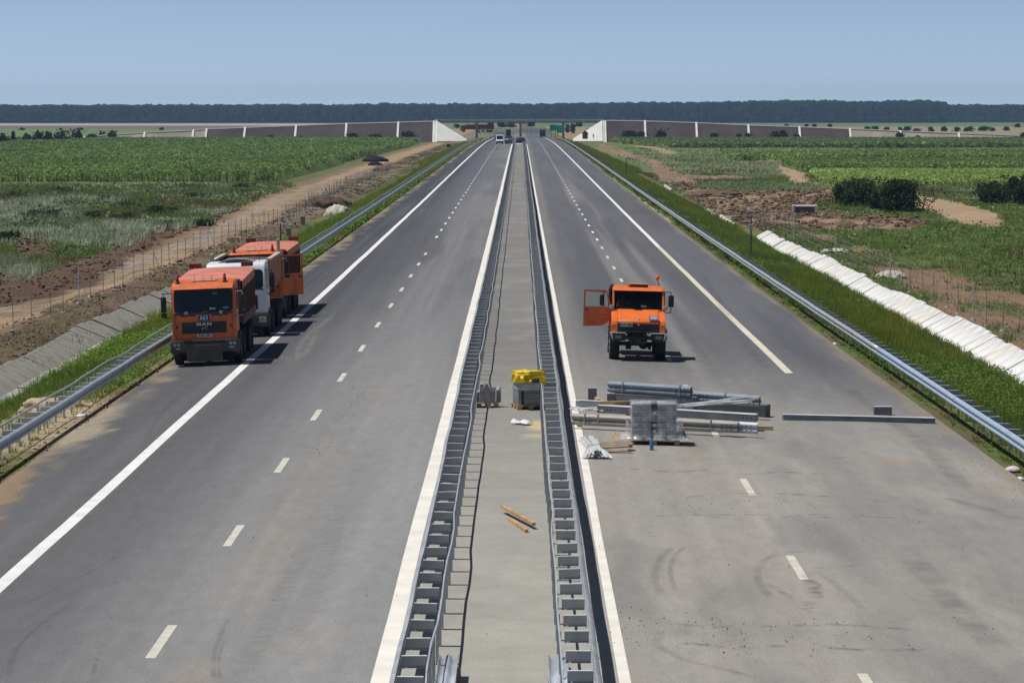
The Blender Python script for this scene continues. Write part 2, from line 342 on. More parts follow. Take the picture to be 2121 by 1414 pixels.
# ================================================================== carriageways
def rcol(X, Y):
    st = fbm(X * 1.6 + 30, Y * .012 + 3, 4); st2 = fbm(X * .45 + 9, Y * .02 + 60, 4); bl = fbm(X * .6, Y * .13, 4)
    left = X < 0
    dust = 1 - sm(48, 170, Y)
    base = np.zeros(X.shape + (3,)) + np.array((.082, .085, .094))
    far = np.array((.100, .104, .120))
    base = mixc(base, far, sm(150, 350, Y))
    # left carriageway: outer half dark, inner lane greyer
    inner = sm(-8.2, -4.2, X) * left
    c = mixc(base, (.185, .187, .193), inner * (.45 + .55 * sm(.35, .6, st2)))
    c = mixc(c, (.058, .060, .070), left * (1 - sm(-9.6, -7.8, X)) * sm(40, 80, Y) * sm(.25, .5, st))
    c = mixc(c, (.295, .293, .285), left * dust * sm(-11.5, -4.5, X) * (.62))
    c = mixc(c, (.185, .183, .178), left * dust * (1 - sm(-11.5, -6, X)) * .45)
    # warm dust band with tracked-in soil along the middle of the left carriageway
    wx = X + (fbm(X * .1, Y * .03, 3) - .5) * 1.2
    c = mixc(c, (.31, .265, .21), left * (1 - sm(.15, .9, np.abs(wx + 5.0 - .012 * (Y - 60)))) * (1 - sm(60, 130, Y)) * sm(.42, .62, bl) * .35)
    c = mixc(c, (.34, .29, .22), left * (1 - sm(42, 52, Y)) * sm(.55, .68, bl) * .3)
    # right carriageway
    rr = ~left
    c = mixc(c, (.145, .147, .158), rr * (X > 1) * (.35 + .35 * sm(.3, .6, st2)))
    c = mixc(c, (.25, .245, .235), rr * (1 - sm(1.2, 1.5, np.abs(X - 6.3 + .0 * Y))) * sm(80, 110, Y) * (1 - sm(300, 480, Y)) * sm(.3, .7, st) * .6)
    c = mixc(c, (.22, .21, .195), rr * (1 - sm(2.0, 2.8, X)) * .7)
    c = mixc(c, (.32, .305, .275), rr * (1 - sm(72, 118, Y + (X - 6) * 2.0 * (X > 6))) * (.72 + .28 * sm(.3, .55, bl)))
    c = mixc(c, (.34, .305, .26), rr * (1 - sm(60, 95, Y)) * sm(.52, .68, bl) * .4)
    c = mixc(c, (.19, .188, .185), rr * (1 - sm(55, 90, Y)) * sm(.50, .66, fbm(X * .5 + 70, Y * .12, 4)) * .4)
    # fine longitudinal streaks
    c = c * (.88 + .26 * fbm(X * 4.5 + 11, Y * .03, 3))[..., None]
    c = c * (.94 + .12 * fbm(X * 1.1 + 5, Y * .1, 3))[..., None]
    # soil along the edges
    bf = fbm(X * 1.6 + 4, Y * .5, 5); e = sm(-12.0, -12.6, X + (bf - .5) * 2.2) * left; c = mixc(c, (.30, .235, .16), e * .85 * sm(.3, .5, bl))
    c = mixc(c, (.27, .185, .115), left * sm(-11.9, -12.3, X + (bf - .5) * 2.2) * (1 - sm(68, 76, Y)) * .92)
    c = mixc(c, (.42, .345, .24), left * sm(-11.9, -12.5, X + (bf - .5) * 2.2) * sm(75, 78, Y) * (1 - sm(86, 90, Y)) * .7)
    c = mixc(c, (.26, .22, .16), rr * sm(11.9, 12.4, X + (bl - .5)) * .7)
    # older/newer surfacing joint
    c = c * np.where(rr & (Y > 250) & (X > 9.6), .9, 1.0)[..., None]
    # patches of spilled earth
    for (px, py, rx, ry, a) in ((1862, 955, .8, .5, .8), (1800, 944, .4, .4, .7), (1990, 945, .9, 1.2, .25), (2050, 1000, 1.3, 1.6, .25), (1440, 958, .5, .8, .6), (1660, 1000, .6, .4, .4)):
        x0, y0 = P(px, py, -.15); d = ((X - x0) / rx) ** 2 + ((Y - y0) / ry) ** 2
        c = mixc(c, (.36, .24, .15), (1 - sm(.2, .8, d + (fbm(X * 4.5, Y * 2.4, 4) - .42) * 3.0)) * a * .8)
    return c
rx = np.concatenate([np.arange(LE, -2.0, .22), [-1.95]]); rx2 = np.concatenate([np.arange(1.5, RE, .22), [RE]])
ry = [28.0]
while ry[-1] < 1500: ry.append(ry[-1] + max(.45, ry[-1] * .006))
ry = np.array(ry)
def roadmat(name):
    m = vcmat(name, .82, (34., .16), (3.2, .09), .25, 30., spec=.35, stretch=(1, .30, 1))
    n = m.node_tree; b = n.nodes['Principled BSDF']   # sparse light and dark grit
    return m
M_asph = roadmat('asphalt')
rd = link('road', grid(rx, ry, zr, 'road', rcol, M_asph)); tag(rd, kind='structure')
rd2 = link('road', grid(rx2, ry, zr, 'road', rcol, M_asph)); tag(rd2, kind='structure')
def mcol(X, Y):
    n = fbm(X * .8, Y * .3, 4); n2 = fbm(X * .2 + 3, Y * .8, 3)
    c = np.zeros(X.shape + (3,)) + np.array((.215, .21, .20)); c = mixc(c, (.37, .36, .32), 1 - sm(45, 110, Y))
    c = mixc(c, (.30, .29, .26), sm(.5, .7, n) * .5); c = c * (.9 + .2 * n2)[..., None]
    x0, y0 = P(1120, 882, 0); d = ((X - x0) / .42) ** 2 + ((Y - y0) / 1.5) ** 2
    c = mixc(c, (.52, .44, .28), (1 - sm(.5, 1.1, d + (fbm(X * 3, Y * 1.5, 3) - .5) * 1.1)) * .95)
    c = mixc(c, (.50, .42, .28), ((1 - sm(.3, 1.0, ((X - x0 + .1) / .5) ** 2 + ((Y - y0 + 2.6) / .7) ** 2 + (fbm(X * 4, Y * 2, 3) - .5) * 1.5)) * .7))
    return c
M_med = vcmat('dusty_concrete_median', .9, (14., .08), (1.5, .08), .2, 20.)
tag(link('median', grid(np.arange(-1.98, 1.53, .175), ry, lambda X, Y: zr(X, Y) + .012, 'median', mcol, M_med)), kind='structure')

# painted lines
M_line = pbr('white_road_paint', (.80, .80, .77), .7, 0, .3, .12, 1.4)
M_liney = pbr('dusty_cream_road_paint', (.66, .61, .48), .75, 0, .3, .14, 1.4)
M_dash = pbr('dusty_road_paint', (.60, .585, .50), .75, 0, .3, .16, 2.4)
def strip(x, wdt, y0, y1, mat, jog=0.0):
    n = max(2, int((y1 - y0) / 3) + 1); y = np.linspace(y0, y1, n)
    o = (fbm(y * .12, y * 0 + x, 3) - .5) * jog
    v = np.concatenate([np.stack([x - wdt / 2 + o, y, zr(x, y) + .006], -1), np.stack([x + wdt / 2 + o, y, zr(x, y) + .006], -1)])
    i = np.arange(n - 1); f = np.stack([i, i + n, i + n + 1, i + 1], -1)
    tag(link('road_marking', np_mesh('road_marking', v, f, None, mat)), kind='structure')
zoff = .012
strip(-9.885, .30, 28, 1300, M_line, .06)
strip(-2.16, .30, 28, 735, pbr('warm_white_road_paint', (.78, .75, .68), .75, 0, .3, .10, 1.2), .05)
strip(1.56, .29, 28, 735, pbr('warm_white_road_paint', (.78, .75, .68)), .04)
strip(9.32, .28, 97.3, 190, M_liney, .06); strip(9.32, .28, 190.0, 1300, M_line, .06)
def dashes(x, phase, mat, far):
    v = []; f = []
    y = phase - 12 * 2
    while y < far:
        n = len(v); z = lambda t: float(zr(x, t)) + .006
        v += [(x - .085, y - 1.5, z(y - 1.5)), (x + .085, y - 1.5, z(y - 1.5)), (x + .085, y + 1.5, z(y + 1.5)), (x - .085, y + 1.5, z(y + 1.5))]; f.append((n, n + 1, n + 2, n + 3)); y += 12
    tag(link('road_marking', np_mesh('road_marking', v, f, None, mat)), kind='structure')
dashes(-6.03, 46.8, M_dash, 190); dashes(5.40, 54.5, M_dash, 190)
dashes(-6.03, 46.8 + 12 * 13 + 24, M_line, 1000); dashes(5.40, 54.5 + 12 * 12 + 24, M_line, 1000)

# tyre marks and mud prints left on the dusty surface
def alpha_mat(name, col, a, sc=6., lo=.4, hi=.62):
    m = bpy.data.materials.new(name); m.use_nodes = True; n = m.node_tree; b = n.nodes['Principled BSDF']; b.inputs['Base Color'].default_value = (*col, 1); b.inputs['Roughness'].default_value = .9
    tc = n.nodes.new('ShaderNodeTexCoord'); t = n.nodes.new('ShaderNodeTexNoise'); t.inputs['Scale'].default_value = sc; t.inputs['Detail'].default_value = 5
    n.links.new(tc.outputs['Object'], t.inputs['Vector']); r = n.nodes.new('ShaderNodeMapRange'); r.inputs[1].default_value = lo; r.inputs[2].default_value = hi; r.inputs[3].default_value = 0; r.inputs[4].default_value = a
    n.links.new(t.outputs[0], r.inputs[0]); at = n.nodes.new('ShaderNodeAttribute'); at.attribute_name = 'Col'
    mu = n.nodes.new('ShaderNodeMath'); mu.operation = 'MULTIPLY'; n.links.new(r.outputs[0], mu.inputs[0]); n.links.new(at.outputs['Fac'], mu.inputs[1])
    n.links.new(mu.outputs[0], b.inputs['Alpha']); return m
M_mark = alpha_mat('rubber_marks', (.11, .108, .105), .22, 1.2, .3, .7); M_pale = alpha_mat('pale_scuffs', (.36, .355, .33), .45, 3., .3, .7); M_mud = alpha_mat('dried_mud', (.16, .14, .11), .42, 3., .45, .72)
def smear(pts, wd, mat, lift=.010, px=True, cuts=40):
    """soft-edged band along a world polyline"""
    p = np.array([P(a, b, -.08) for a, b in pts] if px else pts, float); t = np.linspace(0, len(p) - 1, cuts)
    def cr(t):
        i = np.clip(t.astype(int), 0, len(p) - 2); u = (t - i)[:, None]
        p0 = p[np.clip(i - 1, 0, len(p) - 1)]; p1 = p[i]; p2 = p[i + 1]; p3 = p[np.clip(i + 2, 0, len(p) - 1)]
        return .5 * ((2 * p1) + (-p0 + p2) * u + (2 * p0 - 5 * p1 + 4 * p2 - p3) * u ** 2 + (-p0 + 3 * p1 - 3 * p2 + p3) * u ** 3)
    q = cr(t); d = np.gradient(q, axis=0); d /= np.linalg.norm(d, axis=1)[:, None] + 1e-9; nn = np.stack([-d[:, 1], d[:, 0]], -1)
    V = []; C = []; offs = (-1, -.5, 0, .5, 1); al = (0, .9, 1, .9, 0)
    for k in range(cuts):
        e = min(1, k / 4, (cuts - 1 - k) / 4)
        for o, a in zip(offs, al):
            x, y = q[k] + nn[k] * o * wd / 2; V.append((x, y, float(zr(x, y)) + lift)); C.append((a * e,) * 3)
    F = [(k * 5 + j, k * 5 + j + 1, k * 5 + j + 6, k * 5 + j + 5) for k in range(cuts - 1) for j in range(4)]
    tag(link('tyre_mark', np_mesh('tyre_mark', V, F, C, mat, True)), kind='structure')
for pts, wd, m in (([(18,1400),(22,1360),(45,1320),(90,1280),(150,1240)], .14, M_mark), ([(445,1410),(442,1370),(455,1320),(475,1280)], .12, M_mark), ([(456,1410),(453,1370),(465,1320)], .08, M_mark),
                   ([(40,1245),(110,1212),(180,1180),(250,1140)], .12, M_mark), ([(190,1410),(200,1360),(225,1320)], .1, M_mud), ([(300,900),(320,865),(345,835),(372,812)], .22, M_mark),
                   ([(560,730),(620,738),(650,700),(655,680),(690,650)], .28, M_pale), ([(618,745),(622,710),(660,670)], .3, M_pale),
                   ([(1370,1240),(1355,1200),(1370,1160),(1400,1135)], .2, M_mark), ([(1400,1230),(1388,1190),(1400,1155),(1420,1135)], .14, M_mark), ([(1600,1245),(1570,1200),(1580,1165),(1620,1145),(1680,1140)], .22, M_mark),
                   ([(1690,1180),(1740,1215),(1790,1260)], .2, M_pale), ([(1670,1190),(1690,1230),(1665,1270)], .35, M_mud), ([(1370,1310),(1365,1345),(1420,1375),(1500,1392),(1570,1410)], .22, M_mark), ([(1590,1210),(1640,1240)], .2, M_mark),
                   ([(1420,1035),(1480,1025),(1600,1020),(1760,1026),(1860,1034)], .28, M_mud), ([(1350,1075),(1480,1068),(1640,1066),(1760,1070)], .22, M_mud), ([(1440,1068),(1560,1078),(1690,1062),(1880,1066)], .16, M_mud),
                   ([(1380,1295),(1450,1302),(1570,1300),(1750,1292),(1900,1300)], .3, M_mud), ([(1400,1338),(1520,1345),(1640,1340),(1800,1344),(1940,1340)], .3, M_mud), ([(1520,985),(1620,975),(1700,978)], .3, M_mud),
                   ([(1300,975),(1400,980),(1480,972)], .4, M_mud), ([(1620,940),(1690,944),(1760,940)], .2, M_mud), ([(1690,1175),(1740,1170),(1810,1165)], .16, M_mud), ([(1960,1020),(2040,1040),(2110,1060)], .5, M_mark),
                   ([(1890,1150),(1960,1230),(2060,1330)], .7, M_mark), ([(1750,790),(1900,900),(2000,1000)], .6, M_mark), ([(1450,560),(1490,620),(1530,690),(1590,760)], .5, M_mark), ([(700,1060),(660,1200),(600,1330)], .5, M_pale),
                   ([(640,1120),(560,1280),(500,1400)], .5, M_pale), ([(1500,470),(1520,520),(1580,560),(1640,640)], .25, M_mark), ([(1410,440),(1470,510),(1540,590)], .3, M_mark)):
    smear(pts, wd, m)

# ================================================================== vegetation builders
M_veg = vcmat('leaves_and_grass', .75, (3., .2), (.4, .12), transl=.38, spec=.12)
def blades(pts, h, wd, col, n=5, spread=.12, lean=.35, colv=.25, rng=RNG):
    """pts (N,3); per-tuft height h, blade width wd, colour (N,3). triangles"""
    N = len(pts); h = np.broadcast_to(h, (N,)); wd = np.broadcast_to(wd, (N,)); spread = np.broadcast_to(spread, (N,))
    p = np.repeat(pts, n, 0); hh = np.repeat(h, n) * rng.uniform(.6, 1.15, N * n); ww = np.repeat(wd, n); sp = np.repeat(spread, n)
    a = rng.uniform(0, 2 * np.pi, N * n); b = rng.uniform(0, 2 * np.pi, N * n); r = sp * np.sqrt(rng.random(N * n))
    p = p + np.stack([np.cos(b) * r, np.sin(b) * r, 0 * r], -1)
    dx = np.cos(a) * ww / 2; dy = np.sin(a) * ww / 2; l = hh * lean * rng.uniform(.2, 1.3, N * n); lx = np.cos(b) * l; ly = np.sin(b) * l
    v = np.stack([p + np.stack([dx, dy, 0 * dx], -1), p - np.stack([dx, dy, 0 * dx], -1), p + np.stack([lx, ly, hh], -1)], 1).reshape(-1, 3)
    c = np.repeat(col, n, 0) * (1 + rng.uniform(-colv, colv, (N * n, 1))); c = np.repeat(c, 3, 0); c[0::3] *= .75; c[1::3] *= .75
    return v, np.arange(N * n * 3).reshape(-1, 3), c
def leaves(cen, size, col, k=1, colv=.3, flat=.5, rng=RNG):
    """random leaf quads around centres"""
    N = len(cen) * k; c = np.repeat(cen, k, 0); s = np.repeat(np.broadcast_to(size, (len(cen),)), k) * rng.uniform(.6, 1.3, N)
    a = rng.normal(size=(N, 3)); a[:, 2] *= flat; a /= np.linalg.norm(a, axis=1)[:, None]
    b = rng.normal(size=(N, 3)); b = np.cross(a, b); b /= np.linalg.norm(b, axis=1)[:, None]
    A = a * s[:, None] * .5; B = b * s[:, None] * .32
    v = np.stack([c - A, c + B, c + A, c - B], 1).reshape(-1, 3)
    cc = np.repeat(col, k, 0) * (1 + rng.uniform(-colv, colv, (N, 1))); return v, np.arange(N * 4).reshape(-1, 4), np.repeat(cc, 4, 0)
def scatter(n, x0, x1, y0, y1, rng=RNG, power=1.0):
    x = rng.uniform(x0, x1, n); u = rng.random(n)
    y = y0 * (y1 / y0) ** u if power else rng.uniform(y0, y1, n); return x, y
def veg(name, label, cat, parts, tri=True):
    V = np.concatenate([p[0] for p in parts]); C = np.concatenate([p[2] for p in parts]) * 1.2; off = 0; F = []
    for p in parts: F.append(p[1] + off); off += len(p[0])
    o = link(name, np_mesh(name, V, np.concatenate(F), C, M_veg)); return tag(o, label, cat, kind='stuff')

# ---- road verges
def verge(side, y0, y1, n, xa, xb, h0, name, label, tone):
    x, y = scatter(n, xa, xb, y0, y1); s = -1 if side == 'l' else 1; x = x * s
    nn = fbm(x * .5 + 50, y * .3 + 20, 4); n2 = fbm(x * .25 + 5, y * .12, 3)
    edge = np.clip(np.abs(np.abs(x) - xa) / 2.2 + .12, .22, 1)
    keep = RNG.random(n) < np.clip(1.6 - 1.6 * sm(.55, .72, nn), .1, 1)
    if s < 0: keep &= ~((y < 70) & (x > -15.3)) & ~((y < 90) & (y > 73) & (x > -16.3) & (RNG.random(n) < .85))
    x, y, nn, n2, edge = x[keep], y[keep], nn[keep], n2[keep], edge[keep]
    z = gz(x, y) - .03; sc = np.clip(y / 130, .8, 3.2)
    hh = h0 * (.5 + 1.0 * n2) * edge; col = np.array(tone) * (0.75 + .6 * nn[:, None]); col = np.where((n2 > .56)[:, None], col * np.array((1.35, 1.12, .9)), col)
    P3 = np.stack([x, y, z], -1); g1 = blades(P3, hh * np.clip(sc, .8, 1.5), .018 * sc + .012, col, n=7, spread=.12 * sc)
    k = (n2 < .44) | (RNG.random(len(n2)) < .06); q = P3[k]; q = np.repeat(q, 2, 0) + np.stack([RNG.normal(0, .12, 2 * k.sum()), RNG.normal(0, .12, 2 * k.sum()), RNG.uniform(.1, .35, 2 * k.sum())], -1)
    lf = leaves(q, .095 * np.clip(q[:, 1] / 120, .8, 2.5), np.tile(np.array(tone) * np.array((1.25, 1.3, 1.3)), (len(q), 1)), 2)
    veg(name, label, 'grass', [g1]); o = veg('weeds', label.replace('grass', 'broad-leaved weeds'), 'weeds', [lf])
verge('r', 62, 520, 30000, 12.75, 18.6, .42, 'grass', 'lush dark green grass on the slope between the long right guardrail and the white drain', (.155, .215, .045))
verge('l', 70, 620, 26000, 13.0, 17.7, .40, 'grass', 'bright green grass along the left guardrail beside the trucks', (.19, .27, .05))
verge('r', 480, 1050, 5000, 12.8, 21, .5, 'grass', 'distant grass strip behind the far end of the right guardrail', (.15, .20, .045))
verge('l', 560, 1050, 5000, 13.3, 21, .5, 'grass', 'distant grass strip behind the far end of the left guardrail', (.21, .26, .055))

# ---- rough field vegetation and flowering weeds on the left
def rough(n, x0, x1, y0, y1, hf, cf, nb=6, keepf=None, wd=.05, sp=.35, power=1):
    x, y = scatter(n, x0, x1, y0, y1, power=power); k = (np.abs(x) < .205 * y + 6)
    if keepf is not None: k &= keepf(x, y)
    x, y = x[k], y[k]; z = gz(x, y) - .05
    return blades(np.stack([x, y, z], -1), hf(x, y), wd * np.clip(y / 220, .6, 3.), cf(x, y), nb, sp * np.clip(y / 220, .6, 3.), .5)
def lk(x, y):
    tx = trackx(y); d = inpoly(x, y, leftDirt) | inpoly(x, y, leftDirt2)
    return (x < tx - 3.9 - (y < 240) * 1.4) & ~(d & (RNG.random(len(x)) < .93))
def lcol(x, y):
    n = fbm(x * .16, y * .05 + 3, 4); n2 = fbm(x * .1 + 90, y * .04, 4)
    c = np.zeros((len(x), 3)) + np.array((.18, .25, .08)); c = np.where((n > .53)[:, None], np.array((.26, .30, .17)), c)
    fl = (n2 > .46) & (y < 330); c = np.where(fl[:, None] & (RNG.random(len(x)) < .5)[:, None], np.array((.72, .75, .62)), c)
    return np.where(((n2 < .36) & (n > .5))[:, None], np.array((.20, .15, .06)), c)
veg('weeds', 'rough grey-green weeds with whitish flowers on the waste ground left of the dirt track', 'weeds', [
    rough(46000, -82, -27, 120, 400, lambda x, y: .35 + .9 * fbm(x * .15, y * .05, 3) ** 1.5, lcol, 7, lk)])
def rk(x, y):
    d = inpoly(x, y, dirtA) & ~inpoly(x, y, greenIn) & ~inpoly(x, y, greenIn2); d2 = inpoly(x, y, redT) & (fbm(x * .25, y * .12, 3) < .53)
    t = inpoly(x, y, tanB) | inpoly(x, y, tanC) | inpoly(x, y, tanD)
    return (x > 20.6) & ~t & ~(d & (RNG.random(len(x)) < .96)) & ~(d2 & (RNG.random(len(x)) < .9))
def rcolr(x, y):
    n = fbm(x * .12, y * .05 + 33, 4); n2 = fbm(x * .08 + 9, y * .03, 4); c = np.zeros((len(x), 3)) + np.array((.17, .25, .06))
    c = np.where((n > .52)[:, None], np.array((.24, .31, .09)), c); c = np.where(((n2 > .50) & (y > 330))[:, None], np.array((.36, .39, .24)), c)
    return np.where((n2 < .38)[:, None], np.array((.15, .13, .06)), c)
veg('grass', 'green meadow grass right of the fence and around the bare soil', 'grass', [
    rough(42000, 20, 80, 110, 480, lambda x, y: .2 + .5 * fbm(x * .15, y * .05, 3), rcolr, 6, rk),
    rough(9000, 25, 190, 400, 900, lambda x, y: .25 + .5 * fbm(x * .1, y * .03, 3), rcolr, 5, lambda x, y: rk(x, y) & ~((y > 490) & (y < 560) & (x > 50)) , .12, .8)])
veg('grass', 'sparse grass and stubble on the stony bank between the left drain and the dirt track', 'grass', [
    rough(9000, -27, -18.8, 95, 1000, lambda x, y: .12 + .3 * fbm(x * .3, y * .1, 3), lambda x, y: np.tile((.14, .14, .06), (len(x), 1)) * (1 + .5 * fbm(x, y, 2)[:, None]), 5, lambda x, y: (x > trackx(y) + 2.1) & (fbm(x * .4 + 7, y * .12, 3) > .46))])

def leafy(n, x0, x1, y0, y1, keepf, cf, ls=.3, hh=.7):
    x, y = scatter(n, x0, x1, y0, y1); k = (np.abs(x) < .205 * y + 6) & keepf(x, y); x, y = x[k], y[k]; m = fbm(x * .35, y * .14, 3)
    k = m > .47; x, y, m = x[k], y[k], m[k]; z = gz(x, y); q = np.repeat(np.stack([x, y, z], -1), 6, 0); sc = np.repeat(np.clip(y / 240, .6, 2.2), 6)
    q += np.stack([RNG.normal(0, .3, len(q)) * sc, RNG.normal(0, .3, len(q)) * sc, RNG.random(len(q)) * hh * np.repeat(.4 + 2.5 * (m - .45), 6)], -1)
    v, f, c = leaves(q, ls * sc, np.repeat(cf(x, y), 6, 0), 1, .4, .9); return v, np.concatenate([f[:, [0, 1, 2]], f[:, [0, 2, 3]]]), c
def lcol2(x, y):
    n = fbm(x * .2 + 12, y * .08 + 3, 3)[:, None]; a = np.array((.17, .25, .09)); b = np.array((.30, .34, .22)); d = np.array((.13, .17, .06))
    return np.where(n > .56, b, np.where(n > .46, a, d))
veg('weeds', 'leafy weed clumps scattered over the waste ground left of the dirt track', 'weeds', [leafy(16000, -82, -27, 120, 400, lk, lcol2)])
veg('weeds', 'leafy weed clumps scattered over the meadow right of the fence', 'weeds', [leafy(12000, 21, 80, 120, 420, rk, lambda x, y: np.where((fbm(x * .2, y * .08, 3) > .55)[:, None], np.array((.24, .27, .14)), np.array((.13, .20, .06))), .26, .5)])
# ---- maize
def maize(name, label, poly, hgt, dens, tone, soil=True, lsz=.55):
    p = np.array(poly); x0, y0 = p.min(0); x1, y1 = p.max(0)
    area = (x1 - x0) * (y1 - y0); n = int(min(90000, area * dens)); u = RNG.random(n)
    x = RNG.uniform(x0, x1, n); y = 1 / (1 / y0 + u * (1 / y1 - 1 / y0)) if y1 > 1.5 * y0 else RNG.uniform(y0, y1, n)
    k = inpoly(x, y, poly) & (np.abs(x) < .20 * y + 10); x, y = x[k], y[k]; x = np.round(x / .75) * .75 * .7 + x * .3
    z = gz(x, y); sc = np.clip(y / 480, .9, 2.2); n2 = fbm(x * .06, y * .03, 3); dk = fbm(x * .02 + 9, y * .05, 3)
    col = np.array(tone) * (.7 + .5 * n2 + .25 * dk)[:, None]
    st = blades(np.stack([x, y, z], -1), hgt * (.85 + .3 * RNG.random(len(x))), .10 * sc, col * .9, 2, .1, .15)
    q = np.repeat(np.stack([x, y, z], -1), 5, 0); q += RNG.normal(0, 1, q.shape) * np.array((.28, .28, 0)) * np.repeat(sc, 5)[:, None]; q[:, 2] += hgt * (.22 + .8 * RNG.random(len(q)) ** .6)
    v, f, c = leaves(q, lsz * np.repeat(sc, 5), np.repeat(col, 5, 0) * (.9 + .4 * RNG.random((len(q), 1)) ** 2), 1, .25, .6)
    f3 = np.concatenate([f[:, [0, 1, 2]], f[:, [0, 2, 3]]]); o = veg(name, label, 'crop', [st, (v, f3, c)])
    # dense lower canopy under the leaf tips
    cx = np.linspace(x0, x1, 120); cy = np.geomspace(y0, y1, 90) if y1 > 1.5 * y0 else np.linspace(y0, y1, 24)
    X, Y = np.meshgrid(cx, cy); ins = inpoly(X, Y, poly) & (np.abs(X) < .2 * Y + 14)
    Z = np.where(ins & inpoly(X, Y - (6 if y1 > 1.5 * y0 else 3), poly), gz(X, Y) + hgt * (.5 + .25 * fbm(X * .4, Y * .2, 3)), gz(X, Y) - .3)
    i = (np.arange(len(cy) - 1)[:, None] * 120 + np.arange(119)[None, :]).ravel(); f = np.stack([i, i + 1, i + 121, i + 120], -1)
    anyin = ins.ravel()[f].any(1); Cc = np.array(tone) * .95 * (.6 + .8 * fbm(X * .3, Y * .1, 3))[..., None]
    me = np_mesh('canopy', np.stack([X, Y, Z], -1).reshape(-1, 3), f[anyin], Cc.reshape(-1, 3), M_veg, True)
    c = link('canopy', me, o); return o
maize('maize_field', 'large dark green maize field left of the dirt track in front of the left approach embankment', [(-37, 424), (-95, 424), (-230, 985), (-225, 1068), (-38.5, 1068), (-36, 900), (-38, 676)], 1.9, 1.3, (.165, .24, .072))
maize('maize_field', 'maize field stretching below the right approach embankment', [(46, 885), (37, 1000), (35, 1068), (225, 1068), (210, 885)], 1.8, 1.2, (.17, .23, .08))
maize('maize_field', 'thin far strip of maize behind the tall maize rows on the right', [(47, 629), (50, 700), (150, 700), (140, 629)], 1.6, 1.6, (.205, .275, .085))
maize('maize_field', 'tall dark maize rows behind the big shrubs on the right', [(50, 495), (52, 560), (120, 560), (112, 495)], 1.7, 2.4, (.17, .24, .07))
maize('maize_field', 'short lighter maize in front of the tall maize rows on the right', [(43.5, 402), (50, 485), (108, 485), (92, 393)], 1.0, 2.6, (.27, .36, .10), lsz=.5)

# ---- shrubs
M_stem = pbr('shrub_stems', (.10, .075, .05), .9)
def shrub(name, x, y, wd, h, label, tone=(.05, .075, .022), n=1400, ls=.22, group=None, dep=None, cat='shrub', flat=1.0, z=None, kids=True):
    z0 = float(gz(np.array([x]), np.array([y]))[0]) - .08 if z is None else z; dep = dep or wd * .8
    rg = np.random.default_rng(int(abs(x * 13 + y * 7)) + 1); root = empty(name, (x, y, z0), 0, label, cat, group)
    nl = 16; L = []; 
    for k in range(nl):
        a = rg.uniform(0, 6.28); r = rg.uniform(.1, .82); L.append((np.cos(a) * r * wd / 2, np.sin(a) * r * dep / 2, h * rg.uniform(.2, .80) * (1.08 - .35 * r), wd * rg.uniform(.09, .2), h * rg.uniform(.12, .26)))
    w_ = rg.integers(0, nl, n); L = np.array(L)[w_]; d = rg.normal(size=(n, 3)); d /= np.linalg.norm(d, axis=1)[:, None]; rr = rg.random(n) ** .35
    c = np.stack([L[:, 0] + d[:, 0] * rr * L[:, 3], L[:, 1] + d[:, 1] * rr * L[:, 3], np.maximum(.08, L[:, 2] + d[:, 2] * rr * L[:, 4] * 1.15)], -1)
    m = n // 5; b = np.stack([rg.normal(0, wd * .26, m), rg.normal(0, dep * .26, m), rg.uniform(0, h * .5, m) + h * .45 * (rg.random(m) < .35)], -1); c = np.concatenate([c, b])
    t = np.array(tone) * (.65 + .7 * fbm(c[:, 0] * 1.3 + 9, c[:, 2] * 1.6 + 3, 3))[:, None]
    v, f, cc = leaves(c, ls, t, 2, .35, .9, rng=rg); link('foliage', np_mesh('foliage', v, f, cc, M_veg), root)
    if kids:
        mb = MB()
        for k in range(7):
            a = rg.uniform(0, 6.28); r = wd * .3 * rg.random(); mb.cyl((np.cos(a) * r * .25, np.sin(a) * r * .25, -.1), (np.cos(a) * r, np.sin(a) * r, h * rg.uniform(.5, .85)), .05 + h * .006, .015, 5)
        mb.build('stem', M_stem, root)
    return root
def sh(px, py, wpx, hpx, label, z=-1.1, **k):
    x, y = P(px, py, z); s = 5855 / (y + .7); return shrub('shrub', x, y, wpx / s, hpx / s, label, **k)
sh(1776, 428, 116, 66, 'large dark shrub with a rust-brown dead branch in front of the right maize', n=3800, ls=.30, tone=(.085, .12, .042))
sh(1860, 436, 128, 72, 'largest dense dark shrub standing beside the sandy track on the right', n=4800, ls=.30, tone=(.07, .095, .036))
sh(2060, 420, 96, 50, 'dark spreading shrub near the right edge of the picture', n=2800, ls=.3, tone=(.075, .105, .04))
sh(2120, 424, 110, 66, 'dark shrub cut by the right edge of the picture', n=3600, ls=.3, tone=(.07, .095, .036))
x, y = P(1797, 425); s = 5855 / y; o = shrub('dead_bush', x, y - 1.3, .7, 1.9, 'rust-red dead bush between the two large dark shrubs', tone=(.22, .06, .03), n=260, ls=.2)
far_l = [(6, 306, 26, 24), (27, 303, 9, 24), (58, 302, 34, 18), (78, 302, 34, 22), (100, 302, 36, 22), (132, 301, 44, 26), (161, 298, 28, 24), (192, 296, 34, 12), (210, 295, 16, 16), (232, 296, 30, 18)]
for i, (a, b, c, d) in enumerate(far_l):
    o_ = ['first', 'second', 'third', 'fourth', 'fifth', 'sixth', 'seventh', 'eighth', 'ninth', 'tenth'][i]
    sh(a, b, c, d + 9, o_ + ' dark shrub from the left along the far edge of the left maize', z=-1.3, n=420, ls=.75, tone=(.035, .058, .02), group='shrubs at the far edge of the left maize', kids=False)
ordn = ['first', 'second', 'third', 'fourth', 'fifth', 'sixth', 'seventh', 'eighth', 'ninth', 'tenth', 'eleventh', 'twelfth', 'thirteenth', 'fourteenth', 'fifteenth', 'sixteenth', 'seventeenth', 'eighteenth']
